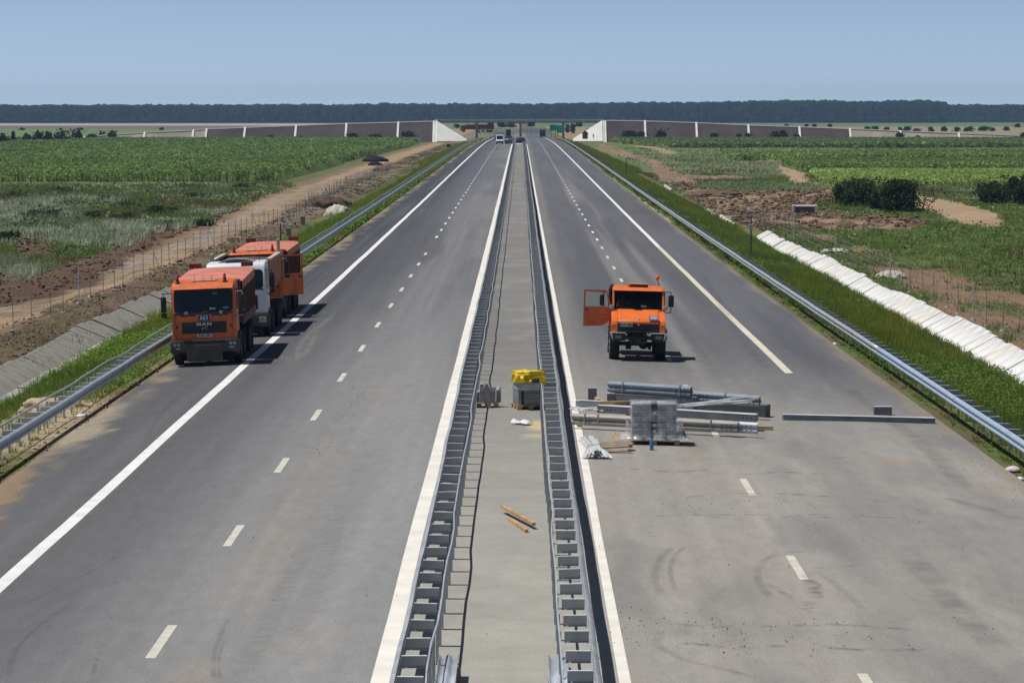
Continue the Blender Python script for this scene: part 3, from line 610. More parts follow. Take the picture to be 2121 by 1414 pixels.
def wallsh(px, yb, wpx, hpx, label, grp, Y=1072):
    x = AT(px, Y); s = 5855 / Y; z0 = HC - (yb - VY) / s - .1
    shrub('shrub', x, Y, wpx / s, hpx / s, label, n=420, ls=.8, tone=(.035, .055, .022), group=grp, z=z0, kids=False, dep=4)
for i, (a, b, c, d) in enumerate([(367, 296, 26, 13), (420, 293, 12, 7), (560, 292, 18, 12), (618, 290, 20, 8), (731, 288, 36, 13), (778, 287, 28, 10), (847, 288, 38, 18)]):
    wallsh(a, b, c, d, ordn[i] + ' dark shrub from the left at the foot of the left approach embankment', 'shrubs at the foot of the left approach embankment')
for i, (a, b, c, d) in enumerate([(1302, 284, 30, 14), (1326, 284, 26, 13), (1369, 284, 24, 18), (1478, 286, 16, 11), (1530, 285, 10, 9), (1549, 286, 10, 11), (1606, 285, 20, 13), (1622, 285, 18, 16), (1650, 286, 14, 8), (1864, 287, 16, 14), (1900, 287, 12, 6), (2119, 287, 14, 12)]):
    wallsh(a, b, c, d, ordn[i] + ' dark shrub from the left at the foot of the right approach embankment', 'shrubs at the foot of the right approach embankment')
for i, (a, b, c, d) in enumerate([(1629, 262, 7, 4), (1670, 262, 7, 4), (1686, 262, 7, 4), (1719, 262, 7, 4), (1797, 268, 12, 6), (1813, 268, 12, 6), (1836, 269, 9, 5), (1864, 270, 8, 6), (1879, 271, 18, 9), (1898, 272, 12, 5), (1927, 272, 9, 9), (1955, 272, 13, 10), (1981, 272, 13, 8), (2007, 272, 22, 10), (2037, 271, 26, 9), (2055, 271, 9, 6), (2084, 270, 12, 7), (2107, 263, 10, 6)]):
    Y = 1500.; x = AT(a, Y); s = 5855 / Y; shrub('shrub', x, Y, c / s, d / s, ordn[i] + ' bush from the left in the field beyond the right approach embankment', n=260, ls=1.1, tone=(.04, .062, .026), group='bushes in the field beyond the right approach embankment', kids=False, z=HC - (b - VY) / s)
for i, (a, b, c, d) in enumerate([(45, 269, 8, 4), (125, 269, 6, 3), (166, 269, 14, 4), (335, 269, 8, 4)]):
    Y = 1500.; x = AT(a, Y); s = 5855 / Y; shrub('shrub', x, Y, c / s, d / s, ordn[i] + ' small bush from the left in the field beyond the left approach embankment', n=160, ls=1.0, tone=(.045, .065, .03), group='small bushes beyond the left approach embankment', kids=False, z=HC - (b - VY) / s)
for i, (a, b, c, d) in enumerate([(1016, 262, 12, 8), (1040, 263, 18, 9), (1058, 263, 22, 8), (1100, 261, 14, 8), (1186, 275, 14, 20), (1175, 274, 8, 16), (1218, 274, 7, 7), (1200, 262, 12, 8), (946, 264, 10, 6)]):
    Y = 1400.; x = AT(a, Y); s = 5855 / Y; shrub('tree', x, Y, c / s, d / s, ordn[i] + ' tree from the left seen through the openings under the overpass', n=320, ls=1.1, tone=(.05, .08, .035), group='trees seen under the overpass', cat='tree', z=HC - (b - VY) / s)
# mounds of vegetation in the left waste ground
for i, (a, b, c, d, t) in enumerate([(120, 398, 60, 26, (.10, .125, .07)), (160, 392, 32, 18, (.07, .095, .035)), (218, 418, 36, 22, (.09, .13, .055)), (260, 430, 60, 20, (.09, .135, .06)), (400, 410, 56, 20, (.09, .14, .055)), (330, 440, 70, 26, (.075, .10, .05)),
        (270, 452, 80, 26, (.095, .11, .045)), (425, 463, 46, 22, (.075, .095, .035)), (350, 472, 66, 24, (.12, .15, .09)), (500, 392, 62, 24, (.075, .085, .045)), (90, 450, 90, 34, (.095, .11, .065)), (190, 450, 60, 28, (.08, .10, .04)), (400, 390, 60, 14, (.16, .15, .13)), (30, 410, 90, 30, (.12, .13, .09)), (20, 500, 60, 40, (.075, .105, .03)), (120, 470, 80, 22, (.17, .19, .13)), (230, 488, 90, 22, (.19, .21, .15)), (30, 470, 90, 26, (.20, .22, .155))]):
    x, y = P(a, b, -1.0); s = 5855 / y
    shrub('weed_clump', x, y, c / s, d / s * .8, ordn[i] + ' weedy mound on the left waste ground, counting from the maize', tone=t, n=900, ls=.22, group='weedy mounds on the left waste ground', cat='weeds', dep=c / s * 1.6, kids=False)

# ---- distant forest: one mass of crowns
def _lf(x): return fbm(np.array([x]), np.array([3.3]), 2)[0]
def forest():
    rg = np.random.default_rng(5); V = []; F = []; C = []; off = 0
    bm = bmesh.new(); bmesh.ops.create_icosphere(bm, subdivisions=2, radius=1); sv = np.array([v.co[:] for v in bm.verts]); sf = np.array([[v.index for v in f.verts] for f in bm.faces]); bm.free()
    X0, X1 = -900, 900
    def hx(x):   # tree height along the forest edge
        base = np.interp(x, [-900, -600, -450, -150, 100, 330, 488, 512, 900], [20, 20.5, 21, 22.0, 23.2, 26, 25.5, 22.5, 22])
        return base
    for row, (dy, n, fr) in enumerate(((-4, 520, .30), (0, 430, .55), (3, 430, .74), (8, 430, .84), (14, 430, .86), (22, 460, .985), (34, 460, 1.0))):
        for k in range(n):
            x = X0 + (X1 - X0) * (k + rg.uniform(-.9, .9)) / n; fy = 3300 + (250 if x > 496 else 0) + dy + rg.normal(0, 3)
            lf = 1 + .07 * (float(_lf(x * .02)) - .5) + .09 * (float(_lf(x * .11 + 40)) - .5)
            h = hx(x) * fr * lf * rg.uniform(.975, 1.02) + .3; r = rg.uniform(3.0, 6.0); r = r + (1.5 if row > 4 else 0); rz = (rg.uniform(3.2, 5.2) if row > 4 else h * rg.uniform(.44, .5)) if row > 1 else h * .55
            s = sv * np.array((r, r, rz)); nz = fbm(s[:, 0] * .5 + k * 3.1, s[:, 2] * .5 + row * 7.7 + s[:, 1] * .3, 2) - .5; s = s * (1 + nz[:, None] * .8)
            zb = .9 + (h - rz)
            V.append(s + np.array((x, fy, zb))); F.append(sf + off); off += len(sv)
            t = np.array((.024, .038, .016)) * rg.uniform(.7, 1.3) * (1.15 if row > 3 else .85); C.append(np.tile(t, (len(sv), 1)) * (.7 + .6 * rg.random((len(sv), 1))))
    # leaf sprays break up the outline
    N = 26000; x = rg.uniform(X0, X1, N); fy = 3300 + np.where(x > 496, 250, 0) + rg.uniform(-8, 20, N); zt = .9 + hx(x) * (.93 + .07 * (fbm(x * .02, x * 0 + 3.3, 2) - .5)) * rg.random(N) ** .4
    v, f, c = leaves(np.stack([x, fy - 4, zt], -1), 1.9, np.tile((.030, .045, .020), (N, 1)), 1, .5, .8, rng=rg)
    f3 = np.concatenate([f[:, [0, 1, 2]], f[:, [0, 2, 3]]]) + off
    V.append(v); F.append(f3); C.append(c)
    o = link('forest', np_mesh('forest', np.concatenate(V), np.concatenate(F), np.concatenate(C), M_veg)); tag(o, 'long dark forest closing the horizon behind the overpass', 'forest', kind='stuff')
forest()

# ================================================================== loose stones and clods
def clods(name, label, n, region, size, tone, yr, xr):
    rg = np.random.default_rng(21); x, y = scatter(n, xr[0], xr[1], yr[0], yr[1], rng=rg); k = region(x, y); x, y = x[k], y[k]; n = len(x)
    bm = bmesh.new(); bmesh.ops.create_icosphere(bm, subdivisions=1, radius=1); sv = np.array([v.co[:] for v in bm.verts]); sf = np.array([[v.index for v in f.verts] for f in bm.faces]); bm.free(); m = len(sv)
    s = size * rg.uniform(.35, 1.5, n) ** 1.6 * np.clip(y / 200, .7, 1.9); jit = 1 + rg.uniform(-.3, .3, (n, m, 1))
    V = sv[None] * jit * s[:, None, None] * np.array((1, 1, .7)) + np.stack([x, y, gz(x, y) + s * .15], -1)[:, None, :]
    F = sf[None] + (np.arange(n) * m)[:, None, None]; C = np.repeat(np.array(tone) * rg.uniform(.6, 1.4, (n, 1)), m, 0)
    o = link(name, np_mesh(name, V.reshape(-1, 3), F.reshape(-1, 3), C, M_ground)); tag(o, label, 'stones' if name == 'stones' else 'soil', kind='stuff')
clods('soil_clods', 'brown ploughed-up soil clods on the right beside the concrete culvert', 12000, lambda x, y: inpoly(x, y, dirtA) & (fbm(x * .5 + 50, y * .3 + 20, 4) > .44), .11, (.19, .125, .085), (230, 420), (20, 50))
clods('soil_clods', 'dark brown soil clods heaped left of the dirt track', 11000, lambda x, y: inpoly(x, y, leftDirt) | inpoly(x, y, leftDirt2) | ((np.abs(x - trackx(y) + 4.4) < 1.1) & (y > 150) & (y < 300)), .12, (.16, .105, .072), (120, 300), (-62, -26))
clods('stones', 'brownish stones on the bank between the left drain and the fence', 6500, lambda x, y: (x > trackx(y) + 2.2) & (fbm(x * .7, y * .3, 3) > .42), .07, (.21, .165, .125), (95, 420), (-24.5, -19.6))
clods('soil_clods', 'crumbled earth along the left pavement edge', 3000, lambda x, y: (y < 75) | (x > -13.3), .05, (.17, .12, .08), (58, 260), (-14.6, -12.6))

def crumbs():
    rg = np.random.default_rng(77); X = []; 
    for (px, py, n, sx, sy) in ((740, 820, 160, .25, 9), (690, 900, 90, .3, 8), (1090, 895, 60, .3, 1.5), (1240, 930, 90, .8, 2), (1440, 1310, 60, 1.2, .8), (1560, 1310, 60, 1.5, .6), (1700, 1300, 40, 1.5, .6), (1430, 1345, 60, 1.2, .8), (1640, 1340, 50, 1.8, .7), (1540, 1040, 60, 2, .8), (1620, 1070, 60, 2.5, .8), (1500, 900, 90, 1.8, 1.5), (200, 840, 160, .5, 6), (60, 960, 160, .8, 4), (1960, 900, 120, .5, 7), (2090, 985, 90, .4, 3), (760, 1240, 50, 3, 6), (1500, 1200, 70, 3.5, 6)):
        x, y = P(px, py, -.1); n = int(n * .6); X.append(np.stack([x + rg.normal(0, sx, n), y + rg.normal(0, sy, n)], -1))
    q = np.concatenate(X); q = q[(q[:, 0] > LE + .1) & (q[:, 0] < RE - .1) & (q[:, 1] > 30)]; n = len(q)
    bm = bmesh.new(); bmesh.ops.create_icosphere(bm, subdivisions=1, radius=1); sv = np.array([v.co[:] for v in bm.verts]); sf = np.array([[v.index for v in f.verts] for f in bm.faces]); bm.free(); m = len(sv)
    s_ = rg.uniform(.004, .013, n); V = sv[None] * s_[:, None, None] * (1 + rg.uniform(-.3, .3, (n, m, 1))) + np.stack([q[:, 0], q[:, 1], zr(q[:, 0], q[:, 1]) + s_ * .4 + .012], -1)[:, None, :]
    F = sf[None] + (np.arange(n) * m)[:, None, None]; C = np.repeat(np.array((.13, .10, .075)) * rg.uniform(.5, 1.8, (n, 1)), m, 0)
    tag(link('soil_crumbs', np_mesh('soil_crumbs', V.reshape(-1, 3), F.reshape(-1, 3), C, M_ground)), 'small dark crumbs of soil scattered over the carriageways', 'soil', kind='stuff')
crumbs()

# ================================================================== road drains
def drain(side, y0, y1, pitch, xs_, zs_, label, mat_slab, mat_base, keep=lambda y: True, lip=None):
    root = empty('drainage_channel', (xs_[0], y0, 0), 0, label, 'drain'); rg = random.Random(3)
    y = y0; k = 0
    sgn = 1 if side > 0 else -1
    while y < y1:
        if keep(y):
            j = rg.uniform(-.05, .05); t = rg.uniform(-.03, .03); mb = MB(); wv = .12 * math.sin(y * .11) + .08 * math.sin(y * .31)
            a, b = (0, zs_[0]), (xs_[1] - xs_[0] + sgn * wv, zs_[1] + wv * .3)
            poly = [(a[0], a[1] + j), (b[0], b[1] + j), (b[0] + .12 * sgn, b[1] + j - .02), (b[0] + .12 * sgn, b[1] - .18), (a[0], a[1] - .12)]
            ov = .035
            mb.prism(poly, 0.0, pitch + .05, axis='y', M=Matrix.Translation((0, 0, .0)) @ Matrix.Rotation(.006 + t * .22, 4, 'X'))
            o = mb.build('slab', rg.choice(mat_slab) if isinstance(mat_slab, list) else mat_slab, root, 0); o.location = (rg.uniform(-.03, .03), y - y0, rg.uniform(-.012, .012)); o.rotation_euler = (rg.uniform(-.01, .01), rg.uniform(-.01, .01), rg.uniform(-.012, .012))
        y += pitch; k += 1
    n = int((y1 - y0) / 4); mb = None
    for i in range(n + 1):
        if i < n and keep(y0 + i * 4):
            if mb is None: mb = MB()
            mb.prism(lip, i * 4, i * 4 + 4.01, axis='y', M=Matrix.Translation((-xs_[0], 0, .03 * math.sin(i * 1.7))))
        elif mb is not None: mb.build('channel_floor', mat_base, root); mb = None
    return root
drain(1, 60, 232, 1.9, (18.75, 20.35), (-1.62, -.72), 'long white sloping drain slabs below the right embankment', [M_slab, pbr('cream_fleece_slab', (.66, .635, .58), .9, 0, .2, .26, .9, .6, 3), pbr('grey_white_slab', (.62, .63, .62), .9, 0, .2, .26, 1.1, .6, 3), M_slab], pbr('muddy_white_floor', (.50, .46, .39), .9, 0, .2, .35, .7, .6, 3),
      lip=[(17.95, -1.10), (18.15, -1.06), (18.42, -1.50), (18.80, -1.55), (18.80, -1.75), (18.0, -1.75)])
M_slab2 = pbr('dirty_grey_drain_slab', (.245, .235, .205), .9, 0, .3, .22, 1.5, .4, 6)
drain(-1, 84, 262, 2.15, (-18.35, -19.85), (-1.48, -.82), 'grey concrete drain slabs left of the guardrail beside the grass', M_slab2, pbr('worn_pale_concrete', (.38, .375, .35), .9, 0, .3, .18, 1.2),
      keep=lambda y: y < 158, lip=[(-17.55, -.98), (-17.55, -1.6), (-18.4, -1.6), (-18.4, -1.46), (-18.15, -1.44), (-17.95, -.94)])

# ================================================================== guardrails
WPROF = [(0, -.155), (.015, -.15), (.045, -.13), (.078, -.105), (.083, -.075), (.078, -.05), (.03, -.03), (.004, 0), (.03, .03), (.078, .05), (.083, .075), (.078, .105), (.045, .13), (.015, .15), (0, .155)]
def sweep_y(profile, pts, thick=0.0):
    """profile in (x,z) swept along polyline of (x,y,z) points"""
    p = np.array(profile); q = np.array(pts); n = len(p)
    v = np.stack([q[:, None, 0] + p[None, :, 0], np.repeat(q[:, None, 1], n, 1), q[:, None, 2] + p[None, :, 1]], -1).reshape(-1, 3)
    i = (np.arange(len(q) - 1)[:, None] * n + np.arange(n - 1)[None, :]).ravel()
    return v, np.stack([i, i + n, i + n + 1, i + 1], -1)
M_flange = pbr('sunlit_flange_top', (.72, .75, .78), .5, .1)  # paler flange puts the sunlit top edge of the spacers into the colour
def guardrail(name, label, xf, face, y0, y1, mat, rear=None, reflect=False, pfirst=None, zt=.60, matb=None, ybright=0, gx=None, spl=.40):
    """face = -1 when the beam faces -x, +1 when it faces +x; posts stand behind the beam"""
    root = empty(name, (xf, y0, 0), 0, label, 'guardrail', 'steel guardrails along the motorway')
    rg = np.random.default_rng(int(abs(xf) * 100)); base = gz if abs(xf) > 5 else zr
    zb = lambda x, y: float(base(np.array([x]), np.array([y]))[0])
    zroad = lambda y: float(zr(min(max(xf, LE), RE), y))
    ysn = [y0]; 
    while ysn[-1] < y1: ysn.append(ysn[-1] + (2.0 if ysn[-1] < 220 else 6.0))
    ysn = np.array(ysn); k4 = np.floor(ysn / 4.0).astype(int) % 400; jit = rg.normal(0, .007, 401); wv = (fbm(ysn * .02, ysn * 0 + xf, 2) - .5) * .06
    px = xf + jit[k4] + wv; pz = np.array([zroad(t) for t in ysn]) + zt + (fbm(ysn * .05, ysn * 0 + 2 + xf, 3) - .5) * .05
    prof_ = [(a * face, b) for a, b in WPROF]
    def seg(msk, mt, nm='beam'):
        v, f = sweep_y(prof_, np.stack([px, ysn, pz], -1)[msk]); o = link(nm, np_mesh(nm, v - np.array((xf, y0, 0)), f, None, mt, True), root)
        mod = o.modifiers.new('thickness', 'SOLIDIFY'); mod.thickness = .008; return o
    if ybright:
        seg(ysn <= ybright + 1, matb); seg(ysn >= ybright - 1, mat)
    else: seg(ysn > -1, mat)
    xr = xf - face * (spl + .06)
    # posts with spacer brackets: the hundred largest as parts, the rest as one part
    def post_mesh(mb, h):
        s = -face
        mb.box(-.006, .006, -.055, .055, -.3, h); mb.box(-.04, .0055, -.0545, -.049, -.3, h - .003); mb.box(-.04, .0055, .049, .0545, -.3, h - .003)
    def sp_mesh(mb):
        s = -face; a, b = sorted((s * .02, s * spl))
        mb.box(a, b, -.004, .004, -.15, .02); mb.box(a + .002, b - .002, -.055, .0035, .02, .03); mb.box(a + .002, b - .002, -.045, .0035, -.157, -.15)
    pm = MB(); post_mesh(pm, .72); po = pm.build('post', mat, root, 0); sm_ = MB(); sp_mesh(sm_); so = sm_.build('spacer', mat, po, 0)
    po_me, so_me = po.data, so.data; so_me.materials.append(M_flange)
    for q_ in range(6, 12): so_me.polygons[q_].material_index = 1
    bpy.data.objects.remove(so); bpy.data.objects.remove(po)
    y = pfirst; k = 0; V = []; F = []; off = 0
    far_me = MB(); post_mesh(far_me, .72); 
    sp_mesh2 = MB(); sp_mesh(sp_mesh2)
    def arr(mb): 
        mb.bm.verts.index_update(); v = np.array([q.co[:] for q in mb.bm.verts]); f = np.array([[w_.index for w_ in q.verts] for q in mb.bm.faces]); mb.bm.free(); return v, f
    pv, pf = arr(far_me); sv, sf = arr(sp_mesh2); sv = sv + np.array((xf - xr, 0, .70))
    while y < y1:
        zp = zroad(y) - (.0 if abs(xf) < 5 else .02)
        xx = xr + float(np.interp(y, ysn, px)) - xf
        if k < 100:
            o = link('post', po_me, root); o.location = (xx - xf, y - y0, zp); o.rotation_euler = (0, 0, rg.normal(0, .03))
            s2 = link('spacer', so_me, o); s2.location = (xf - xr, 0, .70 + rg.normal(0, .008)); s2.rotation_euler = (0, rg.normal(0, .02) , rg.normal(0, .02))
        else:
            t = np.array((xx - xf, y - y0, zp)); V += [pv + t, sv + t]; F += [pf + off, sf + off + len(pv)]; off += len(pv) + len(sv)
        k += 1; y += 1.52 if y < 330 or abs(xf) < 5 else (3.04 if y < 520 else 6.08)
    if V: o = link('posts', np_mesh('posts', np.concatenate(V), np.concatenate(F), None, mat), root); tag(o, kind='stuff')
    if rear is not None:
        yy = ysn; rx_ = xr - face * rear * (1 + 0 * yy) + jit[(k4 + 7) % 400] * (2.2 if abs(xf) < 5 else 6) - xf; rz = np.array([zroad(t) for t in yy]) + .76 + (fbm(yy * .11, yy * 0 + 9, 3) - .5) * .05
        prof2 = [(-.012, -.028), (.012, -.028), (.012, .028), (-.012, .028), (-.012, -.028)]
        v, f = sweep_y(prof2, np.stack([rx_, yy - y0, rz], -1)); link('rear_rail', np_mesh('rear_rail', v, f, None, M_steel_b), root)
    if reflect:
        y = 102.6; mr = pbr('red_reflector', (.45, .01, .012), .3)
        for _ in range(24):
            mb = MB(); x_ = float(np.interp(y, ysn, px)) + face * .02; z_ = float(np.interp(y, ysn, pz)); mb.box(x_ - .05, x_ + .05, y - .01, y + .01, z_ - .05, z_ + .05, bev=.01)
            mb.build('reflector', mr, root, M=Matrix.Translation((-xf, -y0, 0))); y += 6.05
    return root
guardrail('guardrail', 'left one of the two guardrails on the median, beside the wide white line', -1.78, -1, 30, 726, M_steel, rear=.0, pfirst=30.6, zt=.585)
guardrail('guardrail', 'right one of the two guardrails on the median, beside the steel stacks', 1.08, 1, 30, 726, M_steel, rear=.0, pfirst=31.1, zt=.585)
guardrail('guardrail', 'outer guardrail on the left shoulder running behind the three trucks', -13.36, 1, 55, 1000, M_steel_b, rear=.06, pfirst=56.1, zt=.585)
guardrail('guardrail', 'outer guardrail on the right shoulder with small red reflectors', 12.86, -1, 55, 1000, M_steel, reflect=True, pfirst=56.3, zt=.585, matb=pbr('bluish_new_steel', (.46, .58, .72), .45, .3, .5, .1, 2), ybright=101)
# loose beam ends lying in the median at the bottom of the picture
for (px, lab) in ((930, 'loose steel beam lying in the median, end showing at bottom left of the median'), (1155, 'loose steel beam lying in the median, end showing at bottom right of the median')):
    x = AT(px, 43.3); v, f = sweep_y([(b, .36 - a) for a, b in WPROF], [(x, 38.6, 0), (x, 43.3, 0)]); o = link('loose_beam', np_mesh('loose_beam', v - np.array((x, 41, 0)), f, None, M_steel_b, True)); o.location = (x, 41, 0)
    mod = o.modifiers.new('thickness', 'SOLIDIFY'); mod.thickness = .012; tag(o, lab, 'steel beam')
    mb = MB(); mb.box(x - .15, x + .15, 42.2, 42.3, .0, .27); mb.box(x + .1, x + .2, 42.6, 42.7, 0.002, .27); o = mb.build('timber_support', M_wood2, None, 0); tag(o, 'timber block carrying the ' + ('left' if px < 1000 else 'right') + ' loose beam in the median', 'timber')

# ================================================================== overpass with approach walls
BY = 1090.; bs = 5855 / (BY + .7)
def BX(px): return (px - VX) / bs
def slope(mb):
    for v in mb.bm.verts: v.co.y -= max(0, 7.4 - v.co.z) * 1.05
def BZ(py): return HC - (py - VY) / bs
M_bconc = pbr('bleached_concrete', (.80, .79, .74), .9, 0, .2, .10, .25)
M_deck = pbr('deck_beams', (.52, .47, .43), .9, 0, .2, .2, .3)
M_panel = pbr('brown_slope_covering', (.085, .066, .060), .9, 0, .2, .22, .15)
M_beige = pbr('beige_stone_facing', (.36, .31, .25), .95, 0, .2, .2, .12)
ov = empty('overpass', (0, BY, 0), 0, 'long concrete overpass crossing the motorway in the distance', 'bridge')
mb = MB(); mb.box(-33, 32, 0, 9, BZ(252.6), BZ(249.2)); mb.build('deck_beam', M_deck, ov, 0)
mb = MB(); mb.box(-33.2, 32.2, -.5, 9.5, BZ(249.2) + .003, BZ(247.6)); mb.build('deck_slab', pbr('deck_edge', (.66, .65, .62), .9, 0, .2, .1, .3), ov, 0)
mb = MB()
for x in np.arange(-33, 32.5, 2.5): mb.box(x - .04, x + .04, -.3, -.22, BZ(247.6), BZ(247.6) + 1.0)
mb.box(-33, 32.2, -.29, -.23, BZ(247.6) + 1.0, BZ(247.6) + 1.08); mb.box(-33, 32.2, -.28, -.24, BZ(247.6) + .45, BZ(247.6) + .53); mb.build('railing', M_steel2, ov, 0)
for px in (987, 1078, 1167):
    mb = MB(); x = BX(px); mb.box(x - .42, x + .42, 1.5, 2.6, -2, BZ(256)); mb.box(x - .40, x + .40, 6, 7.1, -2, BZ(256)); mb.box(x - .75, x + .75, .8, 8, BZ(256) + .003, BZ(252.6) - .003); mb.build('pier', M_conc2, ov, 0)
for s, pts in ((-1, [(905, 250.5), (967, 288), (967, 292), (905, 292)]), (1, [(1247, 249.3), (1186, 287), (1186, 292), (1247, 292)])):
    mb = MB(); x0 = BX(pts[0][0]); mb.prism([(BX(a), BZ(b)) for a, b in pts], 0, .6, axis='y', M=Matrix.Translation((x0, 0, 0)) @ Matrix.Shear('XZ', 4, (0, 0)) @ Matrix.Translation((-x0, -1.2, 0)))
    slope(mb)
    for v in mb.bm.verts: v.co.y += abs(v.co.x - x0) * .25 - .3
    mb.build('slope_paving', M_bconc, ov, 0)
    mb = MB(); a, b = (897, 906.5) if s < 0 else (1247.5, 1255); mb.box(BX(a), BX((a + b) / 2 - .3), -.9, 1, -2.5, BZ(250.3)); mb.box(BX((a + b) / 2 + .5), BX(b), -.9, 1, -2.5, BZ(249.9)); slope(mb); mb.build('abutment', M_bconc, ov, 0)
def approach(name, label, tops, pil, pend):
    root = empty(name, (0, BY, 0), 0, label, 'embankment'); xs_ = [t[0] for t in tops]; ys_ = [t[1] for t in tops]
    f = lambda px: float(np.interp(px, xs_, ys_))
    seq = sorted(pil); 
    for i, (a, b) in enumerate(zip(seq[:-1], seq[1:])):
        panel = (b <= pend[1] and a >= pend[0]); m = M_panel if panel else M_beige
        mb = MB(); n = max(2, int((b - a) / 5)) if panel else 1
        for j in range(n):
            u0 = a + (b - a) * j / n; u1 = a + (b - a) * (j + 1) / n; dd = -.12 * (j % 2)
            mb.prism([(BX(u0), -2.8), (BX(u1), -2.8), (BX(u1), BZ(f(u1)) - .25), (BX(u0), BZ(f(u0)) - .25)], dd, 1.2, axis='y')
        slope(mb); mb.build('panel' if panel else 'stone_facing', m, root, 0)
        mb = MB(); mb.prism([(BX(a), BZ(f(a)) - .248), (BX(b), BZ(f(b)) - .248), (BX(b), BZ(f(b)) + .12), (BX(a), BZ(f(a)) + .12)], -.35, 1.6, axis='y'); slope(mb); mb.build('coping', pbr('coping_stone', (.34, .32, .29), .9), root, 0)
    for a in seq[1:-1]:
        h = f(a); mb = MB(); w_ = 2.4 if seq[0] < a else 2; mb.prism([(BX(a - 2.6), -2.8), (BX(a + 2.0), -2.8), (BX(a + 2.4), BZ(h) + .2), (BX(a - 1.6), BZ(h) + .2)], -.6, -.13, axis='y'); slope(mb); mb.build('concrete_chute', M_bconc, root, 0)
approach('approach_embankment', 'dark brown approach embankment with pale concrete chutes left of the overpass', [(60, 285), (170, 283), (225, 279), (303, 274), (403, 269.5), (430, 267), (509, 264), (614, 260), (718, 256), (825, 253), (900, 251)], [60, 180, 303, 403, 430, 509, 614, 718, 825, 897], (430, 900))
approach('approach_embankment', 'dark brown approach embankment with pale concrete chutes right of the overpass', [(1255, 249.3), (1335, 250.5), (1441, 254), (1548, 259), (1653, 262.5), (1757, 266.5), (1860, 271), (2121, 281), (2260, 284)], [1255, 1335, 1441, 1548, 1653, 1757, 1860, 1980, 2121, 2260], (1250, 1760))
# far guard rails of the crossing behind the overpass
for i, (py, Y, a, b) in enumerate(((271, 1240, 985, 1150), (274.5, 1210, 985, 1135), (267.5, 1285, 1000, 1140))):
    s = 5855 / Y; z = HC - (py - VY) / s; root = empty('guardrail', (0, Y, 0), 0, ['lowest', 'middle', 'topmost'][(1, 0, 2)[i]] + ' of the pale guardrails crossing beyond the overpass', 'guardrail', 'guardrails crossing beyond the overpass')
    mb = MB(); mb.box((a - VX) / s, (b - VX) / s, 0, .08, z - .17, z + .15); mb.build('beam', M_steel_b, root, 0); mb = MB()
    for x in np.arange((a - VX) / s, (b - VX) / s, 2.): mb.box(x, x + .12, .1, .2, z - 1.6, z + .1)
    mb.build('posts', M_steel2, root, 0)['kind'] = 'stuff'

# ================================================================== fences
M_wire = pbr('fence_wire', (.30, .31, .32), .6, .4)
def fence(label, xf, y0, y1, step, h=1.55, tall=()):
    root = empty('wire_fence', (0, y0, 0), 0, label, 'fence'); y = y0; k = 0; tops = []
    while y < y1 and k < 100:
        x = xf(y) if callable(xf) else xf; x += random.uniform(-.08, .08); z = float(gz(np.array([x]), np.array([y]))[0])
        mb = MB(); r = .012 + .000045 * y
        if k % 7 == tall: mb.cyl((0, 0, -.1), (0, 0, h + .25), r * 1.7, n=6); mb.cyl((.5, .2, 0), (0, 0, h), r * .9, n=6); mt = M_steel_b
        else: mb.cyl((0, 0, -.1), (random.uniform(-.03, .03), 0, h), r, n=6); mt = M_steel2
        o = mb.build('post', mt, root, 0); o.location = (x, y - y0, z); tops.append((x, y - y0, z)); k += 1; y += step
        fo = MB(); fo.cyl((0, 0, -.12), (0, 0, .05), .16, .12, 8); f_ = fo.build('footing', M_conc, o, 0)
    mb = MB()
    for q in (.15, .45, .75, 1.05, 1.4):
        for a, b in zip(tops[:-1], tops[1:]):
            mb.cyl((a[0], a[1], a[2] + q), (b[0], b[1], b[2] + q), .004 + .00002 * (a[1] + y0), n=3)
    mb.build('wire', M_wire, root, 0); return root
fence('thin wire fence on slender steel posts between the left drain and the dirt track', lambda y: -22.35 - .6 * (1 - sm(110, 135, y)) + .7 * sm(190, 250, y) - 2.2 * sm(280, 420, y), 104, 560, 4.2, tall=2)
fence('thin wire fence on slender steel posts beyond the white drain on the right', 21.55, 88, 275, 4.2, tall=4)

# ================================================================== small roadside things
def roadz(x, y): return float(gz(np.array([x]), np.array([y]))[0])
def put(px, py, z=-1.0): x, y = P(px, py, z); return x, y, roadz(x, y)
x, y, z = put(1667, 440); root = empty('culvert_head', (x, y, z - .05), R(-4), 'pale concrete culvert box open to the front on the right bare soil', 'culvert')
mb = MB(); mb.box(-1.25, -1.0, 0, 1.6, 0, .78); mb.box(1.0, 1.25, 0, 1.6, 0, .78); mb.box(-1.25, 1.25, 1.6, 1.75, 0, .78); mb.box(-1.0, 1.0, .05, 1.6, .62, .72); mb.build('walls', pbr('new_white_concrete', (.68, .67, .62), .9), root, 0)
mb = MB(); mb.box(-1.0, 1.0, .12, .2, 0, .6); mb.build('grille', pbr('dark_grille', (.12, .12, .12), .8), root, 0)
for i, (px, py, hp) in enumerate(((1367, 379, 5), (1386, 389, 6), (1407, 399, 8), (1417, 406, 6), (1455, 429, 9), (1480, 441, 8), (1517, 456, 10))):
    x, y, z = put(px, py, -.9); h = hp / 5855 * y
    mb = MB(); mb.box(-.13, .13, -.13, .13, -.1, h * .98); mb.box(-.15, .36, -.16, .16, h * .98 + .002, h * 1.25, bev=.02); o = mb.build('drain_marker', pbr('white_marker', (.70, .69, .64), .8), None, 0); o.location = (x, y, z)
    tag(o, ordn[i] + ' white bent marker post, counting from the farthest, below the right embankment', 'post', 'white marker posts below the right embankment')
